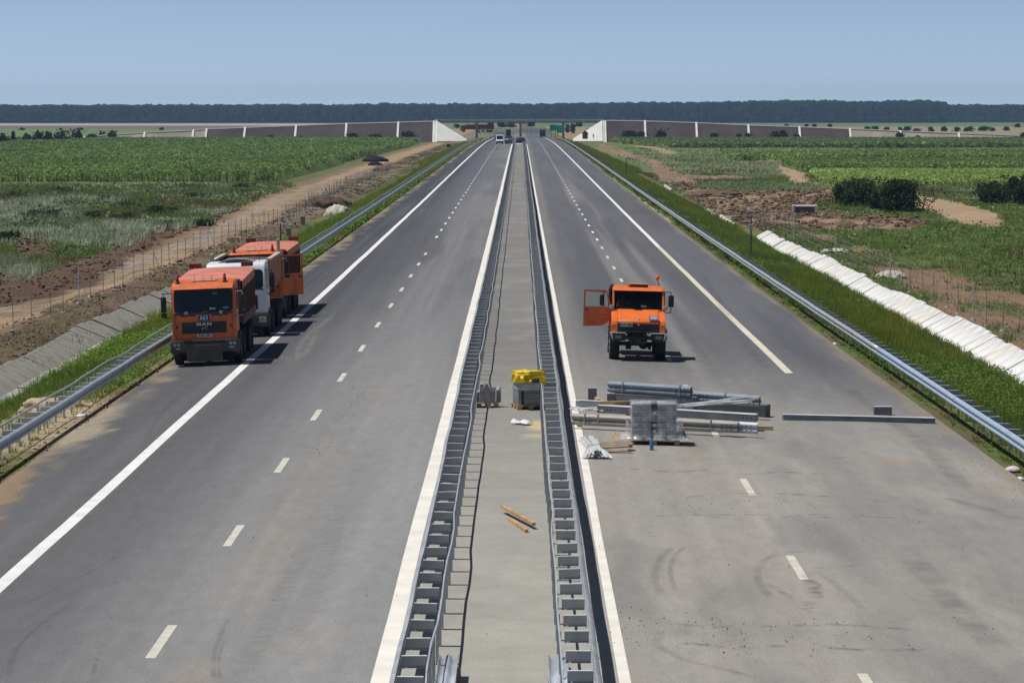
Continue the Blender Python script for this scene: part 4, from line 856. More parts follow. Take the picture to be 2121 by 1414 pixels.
for i, (px, py) in enumerate(((598, 482), (627, 462))):
    x, y, z = put(px, py, -.9); mb = MB(); mb.box(-.18, .18, -.18, .18, -.1, .62); mb.box(-.23, .23, -.23, .23, .622, .74, bev=.02); o = mb.build('marker_post', M_conc2, None, 0); o.location = (x, y, z)
    tag(o, ('nearer' if i == 0 else 'farther') + ' squat grey marker post by the left fence', 'post', 'grey marker posts by the left fence')
M_pipe = pbr('white_pipe', (.66, .64, .58), .8)
for i, (a, b) in enumerate((((1378, 386), (1392, 396)), ((1466, 437), (1483, 449)), ((1494, 450), (1524, 470)))):
    p, q = P(*a, -.9), P(*b, -.9); z = roadz((p[0] + q[0]) / 2, (p[1] + q[1]) / 2) + .15; mb = MB(); n = 5
    for k in range(n):
        t = k / n; t2 = (k + .82) / n; mb.cyl((p[0] + (q[0] - p[0]) * t, p[1] + (q[1] - p[1]) * t, z), (p[0] + (q[0] - p[0]) * t2, p[1] + (q[1] - p[1]) * t2, z), .22, .24, 10)
    o = mb.build('drain_pipe', M_pipe, None, 30); tag(o, ('farthest', 'middle', 'nearest')[i] + ' run of pale drain pipe at the foot of the right embankment', 'pipe', 'pale drain pipes below the right embankment')
def pole(px, yb, yt, label, box=False, hook=False, z=-.5):
    x, y, zz = put(px, yb, z); h = (yb - yt) / 5855 * y; root = empty('steel_pole', (x, y, zz), 0, label, 'pole'); mb = MB(); mb.cyl((0, 0, -.1), (0, 0, h), .06, .045, 8); mb.build('shaft', pbr('dark_pole', (.07, .08, .075), .6, .4), root)
    if box: mb = MB(); mb.box(-.14, .10, -.16, -.062, h * .66, h * .80, bev=.02); mb.build('control_box', M_conc, root, 0)
    if hook: mb = MB(); mb.tube([(0, 0, h - .02), (.12, 0, h + .12), (.4, 0, h + .16), (.5, 0, h + .05)], .045); mb.build('bracket', M_dark, root)
pole(1555, 536, 447, 'tall thin steel pole with a grey box behind the right guardrail', box=True, z=-.45)
pole(1297, 368, 329, 'thin pole with a bent top behind the right guardrail, far down', hook=True, z=.1)
pole(581, 512, 452, 'thin dark pole between the left fence and the last truck', z=-.6)
# pale rock heaps and bags
M_rock = pbr('pale_rubble', (.50, .47, .40), .95, 0, .2, .25, 3, .6, 4)
def heap(px, py, wpx, hpx, label, mat, name='rubble_heap', cat='heap', z=-1.0, sub=4, seed=1):
    x, y, zz = put(px, py, z); s = 5855 / y; bm = bmesh.new(); bmesh.ops.create_icosphere(bm, subdivisions=sub, radius=1); rg = np.random.default_rng(seed)
    for v in bm.verts:
        n = float(fbm(np.array([v.co.x * 2 + seed * 3]), np.array([v.co.y * 2 + v.co.z]), 3)[0]); n2_ = float(fbm(np.array([v.co.x * 6 + seed]), np.array([v.co.y * 6 + v.co.z * 4]), 3)[0]); v.co *= .55 + .65 * n + .4 * n2_
        v.co = Vector((v.co.x * wpx / s / 2, v.co.y * wpx / s / 2 * .9, max(v.co.z, -.15) * hpx / s))
    me = bpy.data.meshes.new(name); bm.to_mesh(me); bm.free(); me.materials.append(mat); me.polygons.foreach_set('use_smooth', np.ones(len(me.polygons), bool)); o = link(name, me); o.location = (x, y, zz); return tag(o, label, cat)
heap(1731, 523, 60, 8, 'flat pale rubble patch between the white drain and the right fence', M_rock)
heap(1846, 577, 58, 14, 'pale rubble heap at the foot of the right fence posts', M_rock, seed=4)
M_soil2 = pbr('black_soil', (.028, .024, .022), .95, 0, .2, .3, 3, .6, 3)
heap(776, 333, 46, 11, 'larger black soil heap at the edge of the left maize', M_soil2, 'soil_heap', seed=2); heap(776, 341, 26, 7, 'smaller black soil heap in front of the larger one by the left maize', M_soil2, 'soil_heap', seed=3)
heap(1472, 405, 100, 12, 'brown earth bank at the edge of the bare soil on the right', pbr('brown_earth', (.16, .105, .07), .95, 0, .2, .35, 2, .8, 3), 'soil_heap', seed=6)
heap(1745, 466, 70, 12, 'low brown earth bank behind the right fence', pbr('brown_earth', (.16, .105, .07)), 'soil_heap', seed=8)
heap(700, 448, 46, 22, 'pale rock outcrop at the edge of the excavated pit on the left bank', M_rock, seed=9)
heap(680, 432, 96, 22, 'dark excavated earth bank beside the pale rock on the left bank', pbr('dark_earth', (.10, .065, .045), .95, 0, .2, .35, 2, .8, 3), 'soil_heap', seed=5)
heap(805, 352, 60, 8, 'long low earth heap beside the left guardrail far down', pbr('brown_earth', (.16, .105, .07)), 'soil_heap', seed=12)
heap(112, 838, 130, 26, 'sand heap behind the left guardrail in the foreground', pbr('dry_sand', (.46, .36, .24), .95, 0, .2, .2, 3, .5, 4), 'sand_heap', z=-.35, seed=7)
M_litter = pbr('white_plastic_litter', (.75, .75, .76), .5)
for i, (px, py, w_, lab) in enumerate(((1728, 710, 13, 'crumpled white bag in the grass beside the right pavement edge'), (1800, 790, 9, 'small white and black scrap beside the right pavement edge'), (2098, 972, 30, 'torn pinkish-white wrapper at the right pavement edge in the foreground'), (2112, 988, 24, 'crumpled white plastic scrap by the torn wrapper at the right edge'), (168, 858, 24, 'crumpled pale litter under the left guardrail'))):
    heap(px, py, w_, w_ * .3, lab, M_litter if i != 2 else pbr('pink_wrapper', (.66, .52, .52), .6), 'litter', 'litter', z=-.3, sub=2, seed=20 + i)

# ================================================================== summer haze over the plain
mb = MB(); mb.box(-2600, 2600, -60, 5600, -6, 60)
me = bpy.data.meshes.new('haze'); mb.bm.to_mesh(me); mb.bm.free(); hz = link('haze', me); hz['kind'] = 'stuff'
mh = bpy.data.materials.new('haze'); mh.use_nodes = True; nh = mh.node_tree; nh.nodes.remove(nh.nodes['Principled BSDF'])
pv_ = nh.nodes.new('ShaderNodeVolumePrincipled'); pv_.inputs['Density'].default_value = HAZE; pv_.inputs['Color'].default_value = (.42, .66, 1.0, 1); pv_.inputs['Anisotropy'].default_value = .1
nh.links.new(pv_.outputs[0], nh.nodes['Material Output'].inputs['Volume']); me.materials.append(mh)

# ================================================================== vehicles
M_or = pbr('orange_lacquer', (.66, .135, .022), .42, 0, .5, .22, 2.6)
M_or2 = pbr('dusty_orange_lacquer', (.62, .15, .04), .5, 0, .4, .2, 1.2)
M_body = pbr('worn_brownish_red_steel', (.16, .055, .036), .7, .1, .3, .3, 1.4)
M_tarp = pbr('faded_red_tarpaulin', (.58, .21, .155), .8, 0, .3, .22, 1.1, .5, 1.6)
M_white = pbr('white_lacquer', (.74, .77, .80), .35, 0, .5, .06, 1.2)
M_bump = pbr('dusty_dark_grey_plastic', (.075, .072, .068), .7, 0, .3, .3, 3)
M_plate = pbr('dusty_steel_plate', (.12, .112, .098), .75, .1, .3, .25, 2.5)
M_chas = pbr('dusty_chassis', (.045, .041, .036), .8, 0, .3, .3, 3)
M_glass = pbr('dark_tinted_glass', (.010, .018, .022), .06, 0, .6)
M_rim = pbr('dusty_wheel_rim', (.14, .125, .11), .7, .1, .3, .25, 4)
M_lamp = pbr('lamp_glass', (.42, .43, .43), .12, .3, .6)
M_red = pbr('red_beacon_glass', (.62, .035, .012), .2, 0, .6); M_amb = pbr('amber_lamp_glass', (.75, .20, .01), .2)
M_blue = pbr('blue_number_board', (.012, .025, .17), .5); M_wlet = pbr('white_lettering', (.75, .75, .75), .6)
M_slet = pbr('chrome_lettering', (.55, .57, .58), .3, .6); M_blk = pbr('grille_black', (.016, .017, .018), .6); M_numb = pbr('number_plate_white', (.62, .64, .62), .6); M_blet = pbr('black_lettering', (.01, .01, .01), .6)
M_chrome = pbr('polished_tube', (.5, .5, .5), .25, .8)

def wheel(parent, x, y, r, wd, face, rim=True, lugs=0, rimmat=None):
    """tyre with dished rim; x = inner side centre, face = +1 outside is +x"""
    M = Matrix.Translation((x, y, r))
    mb = MB(); a = wd / 2; mb.rev([(-a * .92, r * .62), (-a, r * .72), (-a * .98, r * .90), (-a * .8, r * .985), (0, r), (a * .8, r * .985), (a * .98, r * .90), (a, r * .72), (a * .92, r * .62)], 28, M)
    if lugs:
        for k in range(lugs):
            t = 2 * math.pi * k / lugs
            for s in (-1, 1):
                mb.box(-.005 if s > 0 else -a * .98, a * .98 if s > 0 else .005, -.028, .028, r * .965, r * 1.03, M @ Matrix.Rotation(t + s * .05, 4, 'X'))
    o = mb.build('wheel', M_rub, parent, 40)
    if rim:
        mb = MB(); f = face; mb.rev([(f * a * .3, .02), (f * a * .3, r * .3), (f * a * .25, r * .45), (f * a * .95, r * .56), (f * a * 1.0, r * .61), (f * a * .8, r * .625)][::1], 20, M)
        mb.cyl((f * a * .28, 0, 0), (f * a * 1.05, 0, 0), r * .19, r * .15, 12, M); mb.build('rim', rimmat or M_rim, o, 40)
    return o
def mirror(parent, x, y, z, side, arm=.28, h=.55, mat=None, low=True):
    o = MB().box(x - .10, x + .10, y - .06, y + .06, z - h / 2, z + h / 2, bev=.035).build('mirror', M_dark, parent)
    mb = MB(); xi = x - side * arm; mb.tube([(xi, y + .12, z + h / 2 + .10), (x - side * .02, y, z + h / 2 + .12), (x, y, z + h / 2 - .02)], .016)
    mb.tube([(xi, y + .12, z - h / 2 - .22), (x, y, z - h / 2 - .2), (x, y, z - h / 2 + .02)], .016); mb.build('mirror_arm', mat or M_dark, o)
    if low: MB().box(x - .10, x + .10, y - .055, y + .055, z - h / 2 - .19, z - h / 2 - .03, bev=.03).build('lower_mirror', M_dark, o)
    return o
def beacon(parent, x, y, z, s=1.0):
    o = MB().rev([(0, .085 * s), (.02, .085 * s), (.05, .06 * s), (.13, .055 * s)], 14, Matrix.Translation((x, y, z)) @ Matrix.Rotation(-math.pi / 2, 4, 'Y')).build('beacon', M_dark, parent)
    MB().rev([(.131, .055 * s), (.2, .055 * s), (.27, .04 * s), (.29, .015 * s)], 14, Matrix.Translation((x, y, z)) @ Matrix.Rotation(-math.pi / 2, 4, 'Y')).build('dome', M_red, o); return o
def disc(mb, x, y, z, r, d=.02, n=16): mb.cyl((x, y, z), (x, y - d, z), r, n=n)

def cab_shell(root, w, zb, zt, depth, mat, rake=.16, roofr=.13, nose=0.0):
    hw = w / 2
    prof_ = [(0.03, zb), (0.0, zb + .25), (0.0, zb + .92), (rake, zt - .22), (rake + .10, zt - .06), (rake + .32, zt), (depth - .1, zt + .02), (depth, zt - .1), (depth, zb)]
    mb = MB(); mb.prism(prof_, -hw, hw, 'x'); es = [e for e in mb.bm.edges if abs(e.verts[0].co.x - e.verts[1].co.x) < .01 and (e.verts[0].co.z > zb + .01 or e.verts[1].co.z > zb + .01)]
    bmesh.ops.bevel(mb.bm, geom=es, offset=.085, segments=3, affect='EDGES', profile=.6); return mb.build('cab', mat, root, 50)
def glass_front(cab, w, zb, zt, rake, lo, hi, mat=None, inset=.11, fr=.05):
    """windshield standing 4 mm proud of the raked cab front"""
    f = lambda z: rake * max(0, (z - (zb + .92))) / (zt - .22 - zb - .92)
    hw = w / 2 - inset; r = .14; pts = []
    for cx, cz, a0 in ((hw - r, lo + r, -90), (hw - r, hi - r, 0), (-hw + r, hi - r, 90), (-hw + r, lo + r, 180)):
        for k in range(5): a = R(a0 + 22.5 * k); pts.append((cx + r * math.cos(a), cz + r * math.sin(a)))
    mb = MB(); mb.prism(pts, -.006, .02, 'y')
    for v in mb.bm.verts: v.co.y += f(v.co.z) - .002
    g_ = mb.build('windshield', mat or M_glass, cab, 30)
    mb = MB(); mb.prism([(-hw - .01, lo - .05), (hw + .01, lo - .05), (hw + .01, lo - .005), (-hw - .01, lo - .005)], -.012, .02, 'y'); 
    for v in mb.bm.verts: v.co.y += f(v.co.z) - .002
    mb.build('wiper_cowl', M_dark, cab, 0)
    return g_

def tipper_truck(name, label, loc, rz, roll, plate='B-66 ZES', number='362', full=True, right_door_open=False):
    root = empty(name, loc, 0, label, 'truck', 'tipper trucks parked in line on the left shoulder', rot=(0, roll, rz))
    w = 2.26; zb = .98; zt = 3.02
    cab = cab_shell(root, w, zb, zt, 1.95, M_or)
    gl = glass_front(cab, w, zb, zt, .16, 1.95, 2.79, inset=.075)
    for (x, z, ww, hh, m) in ((.32, 2.08, .22, .08, pbr('paper_bluish', (.28, .42, .48), .8)), (.80, 2.10, .2, .07, pbr('paper_teal', (.10, .32, .34), .8)), (.42, 2.62, .2, .09, pbr('green_sticker', (.02, .16, .12), .6))):
        f = .16 * (z - 1.9) / .9; mb = MB(); mb.box(x - ww / 2, x + ww / 2, f - .018, f - .009, z - hh / 2, z + hh / 2); mb.build('paper', m, gl, 0)
    mb = MB()
    for q_ in (-1.025, 1.02): mb.box(q_, q_ + .012, -.004, .02, 1.02, 1.88)
    mb.box(-1.03, 1.03, -.004, .02, 1.885, 1.897); mb.build('panel_gap', M_blk, cab, 0)
    for q_ in (-.72, -.08, .56):
        mb = MB(); mb.cyl((q_, -.02, 1.93), (q_ + .50, .035, 2.03), .014, n=6); mb.build('wiper', M_dark, gl)
    # visor lip above the windshield
    mb = MB(); mb.prism([(.02, 2.80), (.30, 2.98), (.32, 2.955), (.05, 2.775)], -w / 2 + .05, w / 2 - .05, 'x'); mb.build('roof_lip', M_or, cab, 0)
    # grille, number board, plate, emblem
    mb = MB(); mb.box(-.80, .80, -.012, .05, 1.20, 1.62, bev=.01); 
    gr = mb.build('grille', M_blk, root, 30)
    mb = MB()
    for k in range(5): mb.box(-.76, .76, -.022, -.0125, 1.235 + k * .078, 1.262 + k * .078)
    mb.build('slats', pbr('grille_bar', (.04, .042, .045), .55), gr, 0)
    text_mesh('MAN', .155, 'lettering', M_slet, gr, FRONT(.0, -.030, 1.53), .004, .006, 1.35, 1.35)
    mb = MB(); mb.tube([(-.10, -.03, 1.37), (-.04, -.03, 1.40), (.03, -.03, 1.39), (.08, -.03, 1.42), (.12, -.03, 1.45)], .010); mb.tube([(-.05, -.03, 1.39), (-.08, -.03, 1.33)], .008); mb.tube([(.04, -.03, 1.39), (.07, -.03, 1.33), (.11, -.03, 1.34)], .008); mb.build('lion_emblem', M_slet, gr)
    mb = MB(); mb.box(-.20, .20, -.032, -.006, 1.65, 1.87, bev=.008); nb = mb.build('number_board', M_blue, root, 0)
    text_mesh(number, .20, 'lettering', M_wlet, nb, FRONT(0, -.036, 1.755), .003, .004, 1.05)
    mb = MB(); mb.box(-.27, .27, -.03, -.013, 1.065, 1.185); pl = mb.build('number_plate', M_numb, root, 0); text_mesh(plate, .115, 'lettering', M_blet, pl, FRONT(0, -.034, 1.122), .002, .003, 1.0, .95)
    for q_ in (-.98, .98): mb = MB(); disc(mb, q_, .0, 1.45, .055); mb.build('side_badge', pbr('blue_badge', (.03, .035, .10), .4), root)
    for s in (-1, 1):
        mb = MB(); mb.prism([(s * 1.03, zb + .01), (s * 1.135, zb + .01), (s * 1.135, 1.66), (s * 1.03, 1.72)], -.018, .30, 'y'); mb.build('corner_panel', M_or, root, 0)
        mb = MB(); mb.rev([(0, .02), (.02, .085), (.07, .09), (.09, .06)], 14, Matrix.Translation((s * .62, -.02, 1.92)) @ Matrix.Rotation(math.pi / 2, 4, 'Z')); fo = mb.build('spot_lamp', M_lamp, root); MB().cyl((s * .62, .0, 1.80), (s * .62, -.01, 1.90), .02).build('bracket', M_dark, fo)
    # blue panel strip with faint lettering
    mb = MB(); mb.box(-.86, -.28, -.008, .0, 1.82, 1.885); mb.box(.28, .86, -.008, .0, 1.82, 1.885); mb.build('name_strip', pbr('dull_blue_strip', (.10, .035, .07), .6), root, 0)
    # bumper
    mb = MB(); mb.prism([(-1.22, .52), (1.22, .52), (1.24, .62), (1.24, .93), (1.17, .975), (-1.17, .975), (-1.24, .93), (-1.24, .62)], -.10, .35, 'y', bev=.03); bp = mb.build('bumper', M_bump, root, 40)
    mb = MB(); mb.box(-.66, .62, -.135, -.105, .22, .80, bev=.006); mb.build('bumper_plate', M_plate, root, 0)
    mb = MB(); mb.box(-.74, .74, -.112, -.101, .86, .93); mb.build('step_slot', M_blk, root, 0)
    for s in (-1, 1):
        hl = MB().box(s * 1.0 - .17, s * 1.0 + .17, -.113, -.09, .60, .90, bev=.01).build('headlight', pbr('lamp_housing', (.05, .052, .055), .3), root)
        mb = MB(); disc(mb, s * .93, -.112, .82, .055, .01); disc(mb, s * 1.07, -.112, .82, .055, .01); mb.build('lamp', M_lamp, hl); MB().box(s * .95 - .09, s * .95 + .09, -.12, -.113, .655, .715).build('fog_lamp', M_lamp, hl)
        MB().box(s * 1.12 - .04, s * 1.12 + .04, -.119, -.113, .655, .715).build('indicator', pbr('dusty_red_lens', (.20, .03, .02), .4), hl)
    # doors and side windows
    for s in (-1, 1):
        x = s * (w / 2); a, b = sorted((x, x + s * .018)); op = right_door_open and s > 0
        M = (Matrix.Translation((x, .22, 0)) @ Matrix.Rotation(R(-48), 4, 'Z') @ Matrix.Translation((-x, -.22, 0))) if op else None
        mb = MB(); dz = 2.0 if op else 2.02
        mb.box(a, b, .22, 1.42, 1.02, 1.98, M); mb.box(a, b, .22, .30, 1.98, 2.74, M); mb.box(a, b, 1.34, 1.42, 1.98, 2.74, M); mb.box(a, b, .22, 1.42, 2.74, 2.82, M); d = mb.build('door', M_or, root, 0)
        c, e = sorted((x + s * .004, x + s * .012)); mb = MB(); mb.box(c, e, .305, 1.335, 1.985, 2.735, M)
        if not op: mb.build('side_window', M_glass, d, 0)
        MB().box(*sorted((x + s * .018, x + s * .05)), 1.18, 1.36, 1.78, 1.83, M).build('handle', M_dark, d, 0)
        if op:
            mb = MB(); q = sorted((x - s * .03, x - s * .001)); mb.box(*q, .26, 1.40, 1.30, 1.36, M); mb.build('door_trim', pbr('pale_trim', (.45, .44, .42), .5), d, 0)
            mb = MB(); mb.box(x - s * .02, x - s * .001, .70, .90, 1.08, 1.24, M) if s < 0 else mb.box(x - .03, x - .001, .70, .90, 1.08, 1.24, M); mb.build('door_sticker', pbr('pale_blue_sticker', (.12, .22, .36), .6), d, 0)
            # flat black sheet standing in for the shaded cab behind the opening
            MB().box(x - .02, x + .006, .30, 1.36, 1.05, 2.74).build('doorway_shade', M_blk, root, 0)
        # wheel-arch and steps below the door
        mb = MB(); mb.prism([(.55, .55), (.60, .98), (.80, 1.16), (1.35, 1.18), (1.72, 1.0), (1.85, .62), (1.72, .6), (1.60, .92), (1.32, 1.08), (.86, 1.06), (.74, .92), (.70, .55)], *sorted((s * .92, s * 1.24)), 'x'); mb.build('wheel_arch', M_bump, root, 0)
        mb = MB(); mb.box(*sorted((s * 1.0, s * 1.22)), .36, .56, .40, .9, bev=.02); mb.build('step', M_bump, root)
        mirror(root, s * 1.42, .06, 2.28, s, mat=M_chrome if s > 0 else M_dark)
    mb = MB(); mb.box(-1.46, -1.16, -.16, -.02, 2.66, 2.71, Matrix.Translation((-.0, 0, 0)) @ Matrix.Rotation(R(0), 4, 'Y')); mb.build('kerb_mirror', pbr('grey_mirror_shell', (.32, .34, .38), .4), root)
    beacon(root, -.92, .42, zt); beacon(root, .78, .42, zt)
    mb = MB(); mb.prism([(-.42, .62), (.42, .62), (.50, 1.02), (-.50, 1.02)], zt + .01, zt + .05, 'z', bev=.01); mb.build('roof_hatch', pbr('grey_hatch', (.42, .43, .42), .6, 0, .3, .2, 5), root)
    for x in (-.3, 0, .3): MB().cyl((x, .5, zt), (x * 1.02, .52, zt + .26), .008, .005, 6).build('antenna', M_dark, root)
    # chassis, axles, wheels
    mb = MB(); mb.box(-.42, -.34, .5, 8.9, .72, .98); mb.box(.34, .42, .5, 8.9, .72, .98); mb.box(-1.05, 1.05, 2.15, 2.9, .55, 1.15, bev=.04); mb.box(-1.1, -.5, 4.15, 5.3, .5, 1.0, bev=.05); mb.box(.5, 1.1, 4.15, 5.3, .5, 1.0, bev=.05)
    for y in (1.45, 3.35, 6.15, 7.5): mb.cyl((-1, y, .52), (1, y, .52), .1)
    mb.box(-.34, .34, .2, 1.8, .45, 1.0, bev=.05); mb.build('chassis', M_chas, root, 30)
    for y in (1.32, 3.15): 
        for s in (-1, 1): wheel(root, s * 1.06, y, .52, .30, s)
    for y in (6.15, 7.5):
        for s in (-1, 1): wheel(root, s * 1.08, y, .52, .28, s); wheel(root, s * .76, y, .52, .28, s, rim=False)
    for s in (-1, 1):
        for y in (3.15, 6.15, 7.5):
            mb = MB(); n = 8; ring = [(y + .62 * math.cos(t), .52 + .62 * math.sin(t)) for t in np.linspace(.25, math.pi - .25, n)]; rin = [(y + .59 * math.cos(t), .52 + .59 * math.sin(t)) for t in np.linspace(math.pi - .25, .25, n)]
            mb.prism(ring + rin, *sorted((s * .9, s * 1.23)), 'x'); mb.build('mudguard', M_chas, root, 40)
    # tipping body
    z0, z1 = 1.28, 2.86; b = MB(); y0, y1 = 2.18, 9.3; hw = 1.22
    b.prism([(-hw + .22, z0), (hw - .22, z0), (hw, z0 + .32), (hw, z1), (hw - .06, z1), (hw - .06, z0 + .36), (hw - .26, z0 + .08), (-hw + .26, z0 + .08), (-hw + .06, z0 + .36), (-hw + .06, z1), (-hw, z1), (-hw, z0 + .32)], y0, y1, 'y')
    b.box(-hw + .002, hw - .002, y0 - .05, y0 + .002, z0 + .1, z1 + .12); b.box(-hw + .002, hw - .002, y1 - .004, y1 + .05, z0 + .05, z1 + .1)
    body = b.build('tipper_body', M_body, root, 0)
    mb = MB()
    for s in (-1, 1):
        for y in np.arange(y0 + .25, y1, .62): mb.box(*sorted((s * (hw - .003), s * (hw + .055))), y, y + .09, z0 + .30, z1 - .02)
        mb.box(*sorted((s * (hw - .002), s * (hw + .07))), y0, y1, z0 + .20, z0 + .33)
    mb.build('ribs', M_body, body, 0)
    mb = MB()
    for s in (-1, 1): mb.box(*sorted((s * (hw - .004), s * (hw + .075))), y0 + .02, y1 - .02, z0 + .05, z0 + .198)
    mb.build('side_sill', pbr('grey_dusty_sill', (.16, .14, .12), .85, 0, .3, .25, 2), body, 0)
    # tarpaulin rolled over the load
    n = 14; m = 22; V = []; F = []
    for i in range(m):
        t = i / (m - 1); y = y0 + .02 + (y1 - y0 - .04) * t
        for j in range(n):
            u = -1 + 2 * j / (n - 1); sg = 1 if u > 0 else -1
            if abs(u) > .82: k = (abs(u) - .82) / .18; x = sg * (hw + .065 + .012 * math.sin(y * 4.1)); z = z1 + .10 - k * (.36 + .02 * math.sin(y * 3.3 + sg)); 
            else: x = u / .82 * (hw + .02); z = z1 + .11 + .03 * math.cos(u * 1.7) + .012 * math.sin(y * 2.3 + u * 2) + .13 * t - .05
            if abs(u) > .82: z += .08 * t
            V.append((x, y, z))
    F = [(i * n + j, i * n + j + 1, (i + 1) * n + j + 1, (i + 1) * n + j) for i in range(m - 1) for j in range(n - 1)]
    tp = link('tarpaulin', np_mesh('tarpaulin', V, F, None, M_tarp, True), root); tp.data.set_sharp_from_angle(angle=R(28)); tp.modifiers.new('thickness', 'SOLIDIFY').thickness = .01
    for s in (-1, 1): MB().box(*sorted((s * .78, s * 1.24)), y1 - .1, y1 + .08, z1 + .22, z1 + .40, bev=.015).build('tail_bracket', M_body, body, 0)
    MB().box(hw - .32, hw - .02, y0 - .16, y0 - .052, z1 - .35, z1 + .1, bev=.02).build('head_bracket', M_body, body, 0)
    return root
SH = R(2.3)
def gxy(px, Y): return AT(px, Y)
t1 = tipper_truck('tipper_truck', 'orange tipper truck numbered 362, nearest of the three parked in line', (-11.30, 100.9, float(zr(-11.3, 101)) - .02), R(1.8), -SH)
t3 = tipper_truck('tipper_truck', 'orange tipper truck with its driver door open, farthest of the three in line', (-11.62, 124.0, float(zr(-11.62, 125)) - .02), R(.0), -SH, plate='B-66 ZET', number='361', right_door_open=True)

def halfpipe_truck():
    root = empty('tipper_truck', (-11.42, 113.8, float(zr(-11.4, 115)) - .02), 0, 'white-cabbed tipper truck with rounded orange body, middle of the three in line', 'truck', 'tipper trucks parked in line on the left shoulder', rot=(0, -SH, R(.6)))
    w = 2.4; zb = 1.0; zt = 3.05; cab = cab_shell(root, w, zb, zt, 1.75, M_white); glass_front(cab, w, zb, zt, .16, 1.98, 2.76)
    mb = MB(); mb.box(-.85, .85, -.012, .04, 1.15, 1.72, bev=.01); mb.build('grille', M_blk, root)
    mb = MB(); mb.prism([(-1.22, .45), (1.22, .45), (1.25, .6), (1.25, .98), (-1.25, .98), (-1.25, .6)], -.08, .35, 'y', bev=.03); mb.build('bumper', M_bump, root)
    for s in (-1, 1): MB().box(s * 1.02 - .15, s * 1.02 + .15, -.098, -.07, .62, .86, bev=.01).build('headlight', M_lamp, root)
    mb = MB(); mb.prism([(-.75, 3.06), (-.45, 3.16), (0, 3.20), (.45, 3.16), (.75, 3.06)], .55, 1.35, 'y'); mb.build('roof_hatch', pbr('grey_roof_fairing', (.26, .27, .28), .7, 0, .3, .15, 3), root, 30)
    MB().box(-.42, .42, .44, .548, 3.06, 3.085).build('hatch_gap', M_blk, root, 0)
    for x in (.55, .95): MB().cyl((x, .5, zt), (x, .52, zt + .42), .012, .006, 6).build('antenna', M_dark, root); 
    for s in (-1, 1):
        x = s * w / 2; mb = MB(); a, b = sorted((x, x + s * .016)); mb.box(a, b, .2, 1.4, 1.05, 2.86); d = mb.build('door', M_white, root, 0)
        mb = MB(); c, e = sorted((x + s * .016, x + s * .026)); mb.prism([(.26, 2.08), (.42, 1.92), (1.3, 1.92), (1.34, 2.1), (1.34, 2.78), (.34, 2.78)], c, e, 'x'); mb.build('side_window', M_glass, d, 0)
        MB().box(*sorted((x + s * .016, x + s * .05)), 1.12, 1.34, 1.62, 1.70).build('handle', M_dark, d, 0)
        mb = MB(); mb.prism([(.5, .55), (.6, .98), (.85, 1.14), (1.4, 1.14), (1.7, .98), (1.8, .6), (1.68, .6), (1.58, .9), (1.32, 1.04), (.9, 1.04), (.74, .9), (.66, .55)], *sorted((s * .9, s * 1.25)), 'x'); mb.build('wheel_arch', M_bump, root, 0)
        mirror(root, s * 1.46, .10, 2.30, s, h=.62)
    mb = MB(); mb.box(-.42, -.34, .5, 8.3, .72, .98); mb.box(.34, .42, .5, 8.3, .72, .98); mb.box(-1.05, 1.05, 2.0, 2.7, .5, 1.1, bev=.05)
    for y in (1.3, 3.0, 5.9, 7.25): mb.cyl((-1, y, .52), (1, y, .52), .1)
    mb.box(-.34, .34, .2, 1.7, .45, 1.0, bev=.05); mb.build('chassis', M_chas, root, 30)
    for y in (1.2, 3.0):
        for s in (-1, 1): wheel(root, s * 1.06, y, .52, .30, s)
    for y in (5.9, 7.25):
        for s in (-1, 1): wheel(root, s * 1.08, y, .52, .28, s); wheel(root, s * .76, y, .52, .28, s, rim=False)
        for s in (-1, 1):
            ring = [(y + .62 * math.cos(t), .52 + .62 * math.sin(t)) for t in np.linspace(.25, math.pi - .25, 8)]; rin = [(y + .59 * math.cos(t), .52 + .59 * math.sin(t)) for t in np.linspace(math.pi - .25, .25, 8)]
            mb = MB(); mb.prism(ring + rin, *sorted((s * .9, s * 1.23)), 'x'); mb.build('mudguard', M_chas, root, 40)
    # half-round body
    z1 = 3.0; hw = 1.22; z0 = 1.2; y0, y1 = 2.05, 8.2
    arc = [(hw * math.cos(a), z0 + .95 + .95 * math.sin(a)) for a in np.linspace(0, -math.pi, 17)]; ar2 = [((hw - .05) * math.cos(a), z0 + .95 + .90 * math.sin(a)) for a in np.linspace(-math.pi, 0, 17)]
    mb = MB(); mb.prism([(hw, z1)] + arc + [(-hw, z1), (-hw + .05, z1)] + ar2 + [(hw - .05, z1)], y0, y1, 'y'); bd = mb.build('tipper_body', pbr('dusty_orange_brown_steel', (.42, .13, .055), .65, 0, .3, .22, 1.2), root, 30)
    full = [(hw - .003, z1 - .002)] + [(x * .997, z) for x, z in arc] + [(-hw + .003, z1 - .002)]
    mb = MB(); mb.prism(full, y0 - .06, y0 - .002, 'y'); mb.build('end_wall', M_body, bd, 0); mb = MB(); mb.prism(full, y1 + .002, y1 + .06, 'y'); mb.build('end_wall', M_body, bd, 0)
    mb = MB(); 
    for s in (-1, 1): mb.box(*sorted((s * (hw - .12), s * (hw + .07))), y0, y1, z1 + .002, z1 + .09)
    mb.build('top_rim', pbr('pale_timber_rim', (.50, .46, .38), .8, 0, .3, .2, 2), bd, 0)
    mb = MB(); mb.box(-hw, -hw + .12, y0 - .1, y0 + .5, z1 + .092, z1 + .36); mb.build('corner_board', pbr('pale_board', (.55, .42, .28), .8), bd, 0); mb = MB(); mb.box(hw - .1, hw, y1 - .5, y1, z1 + .092, z1 + .62); mb.build('corner_board', pbr('pale_board', (.55, .42, .28), .8), bd, 0)
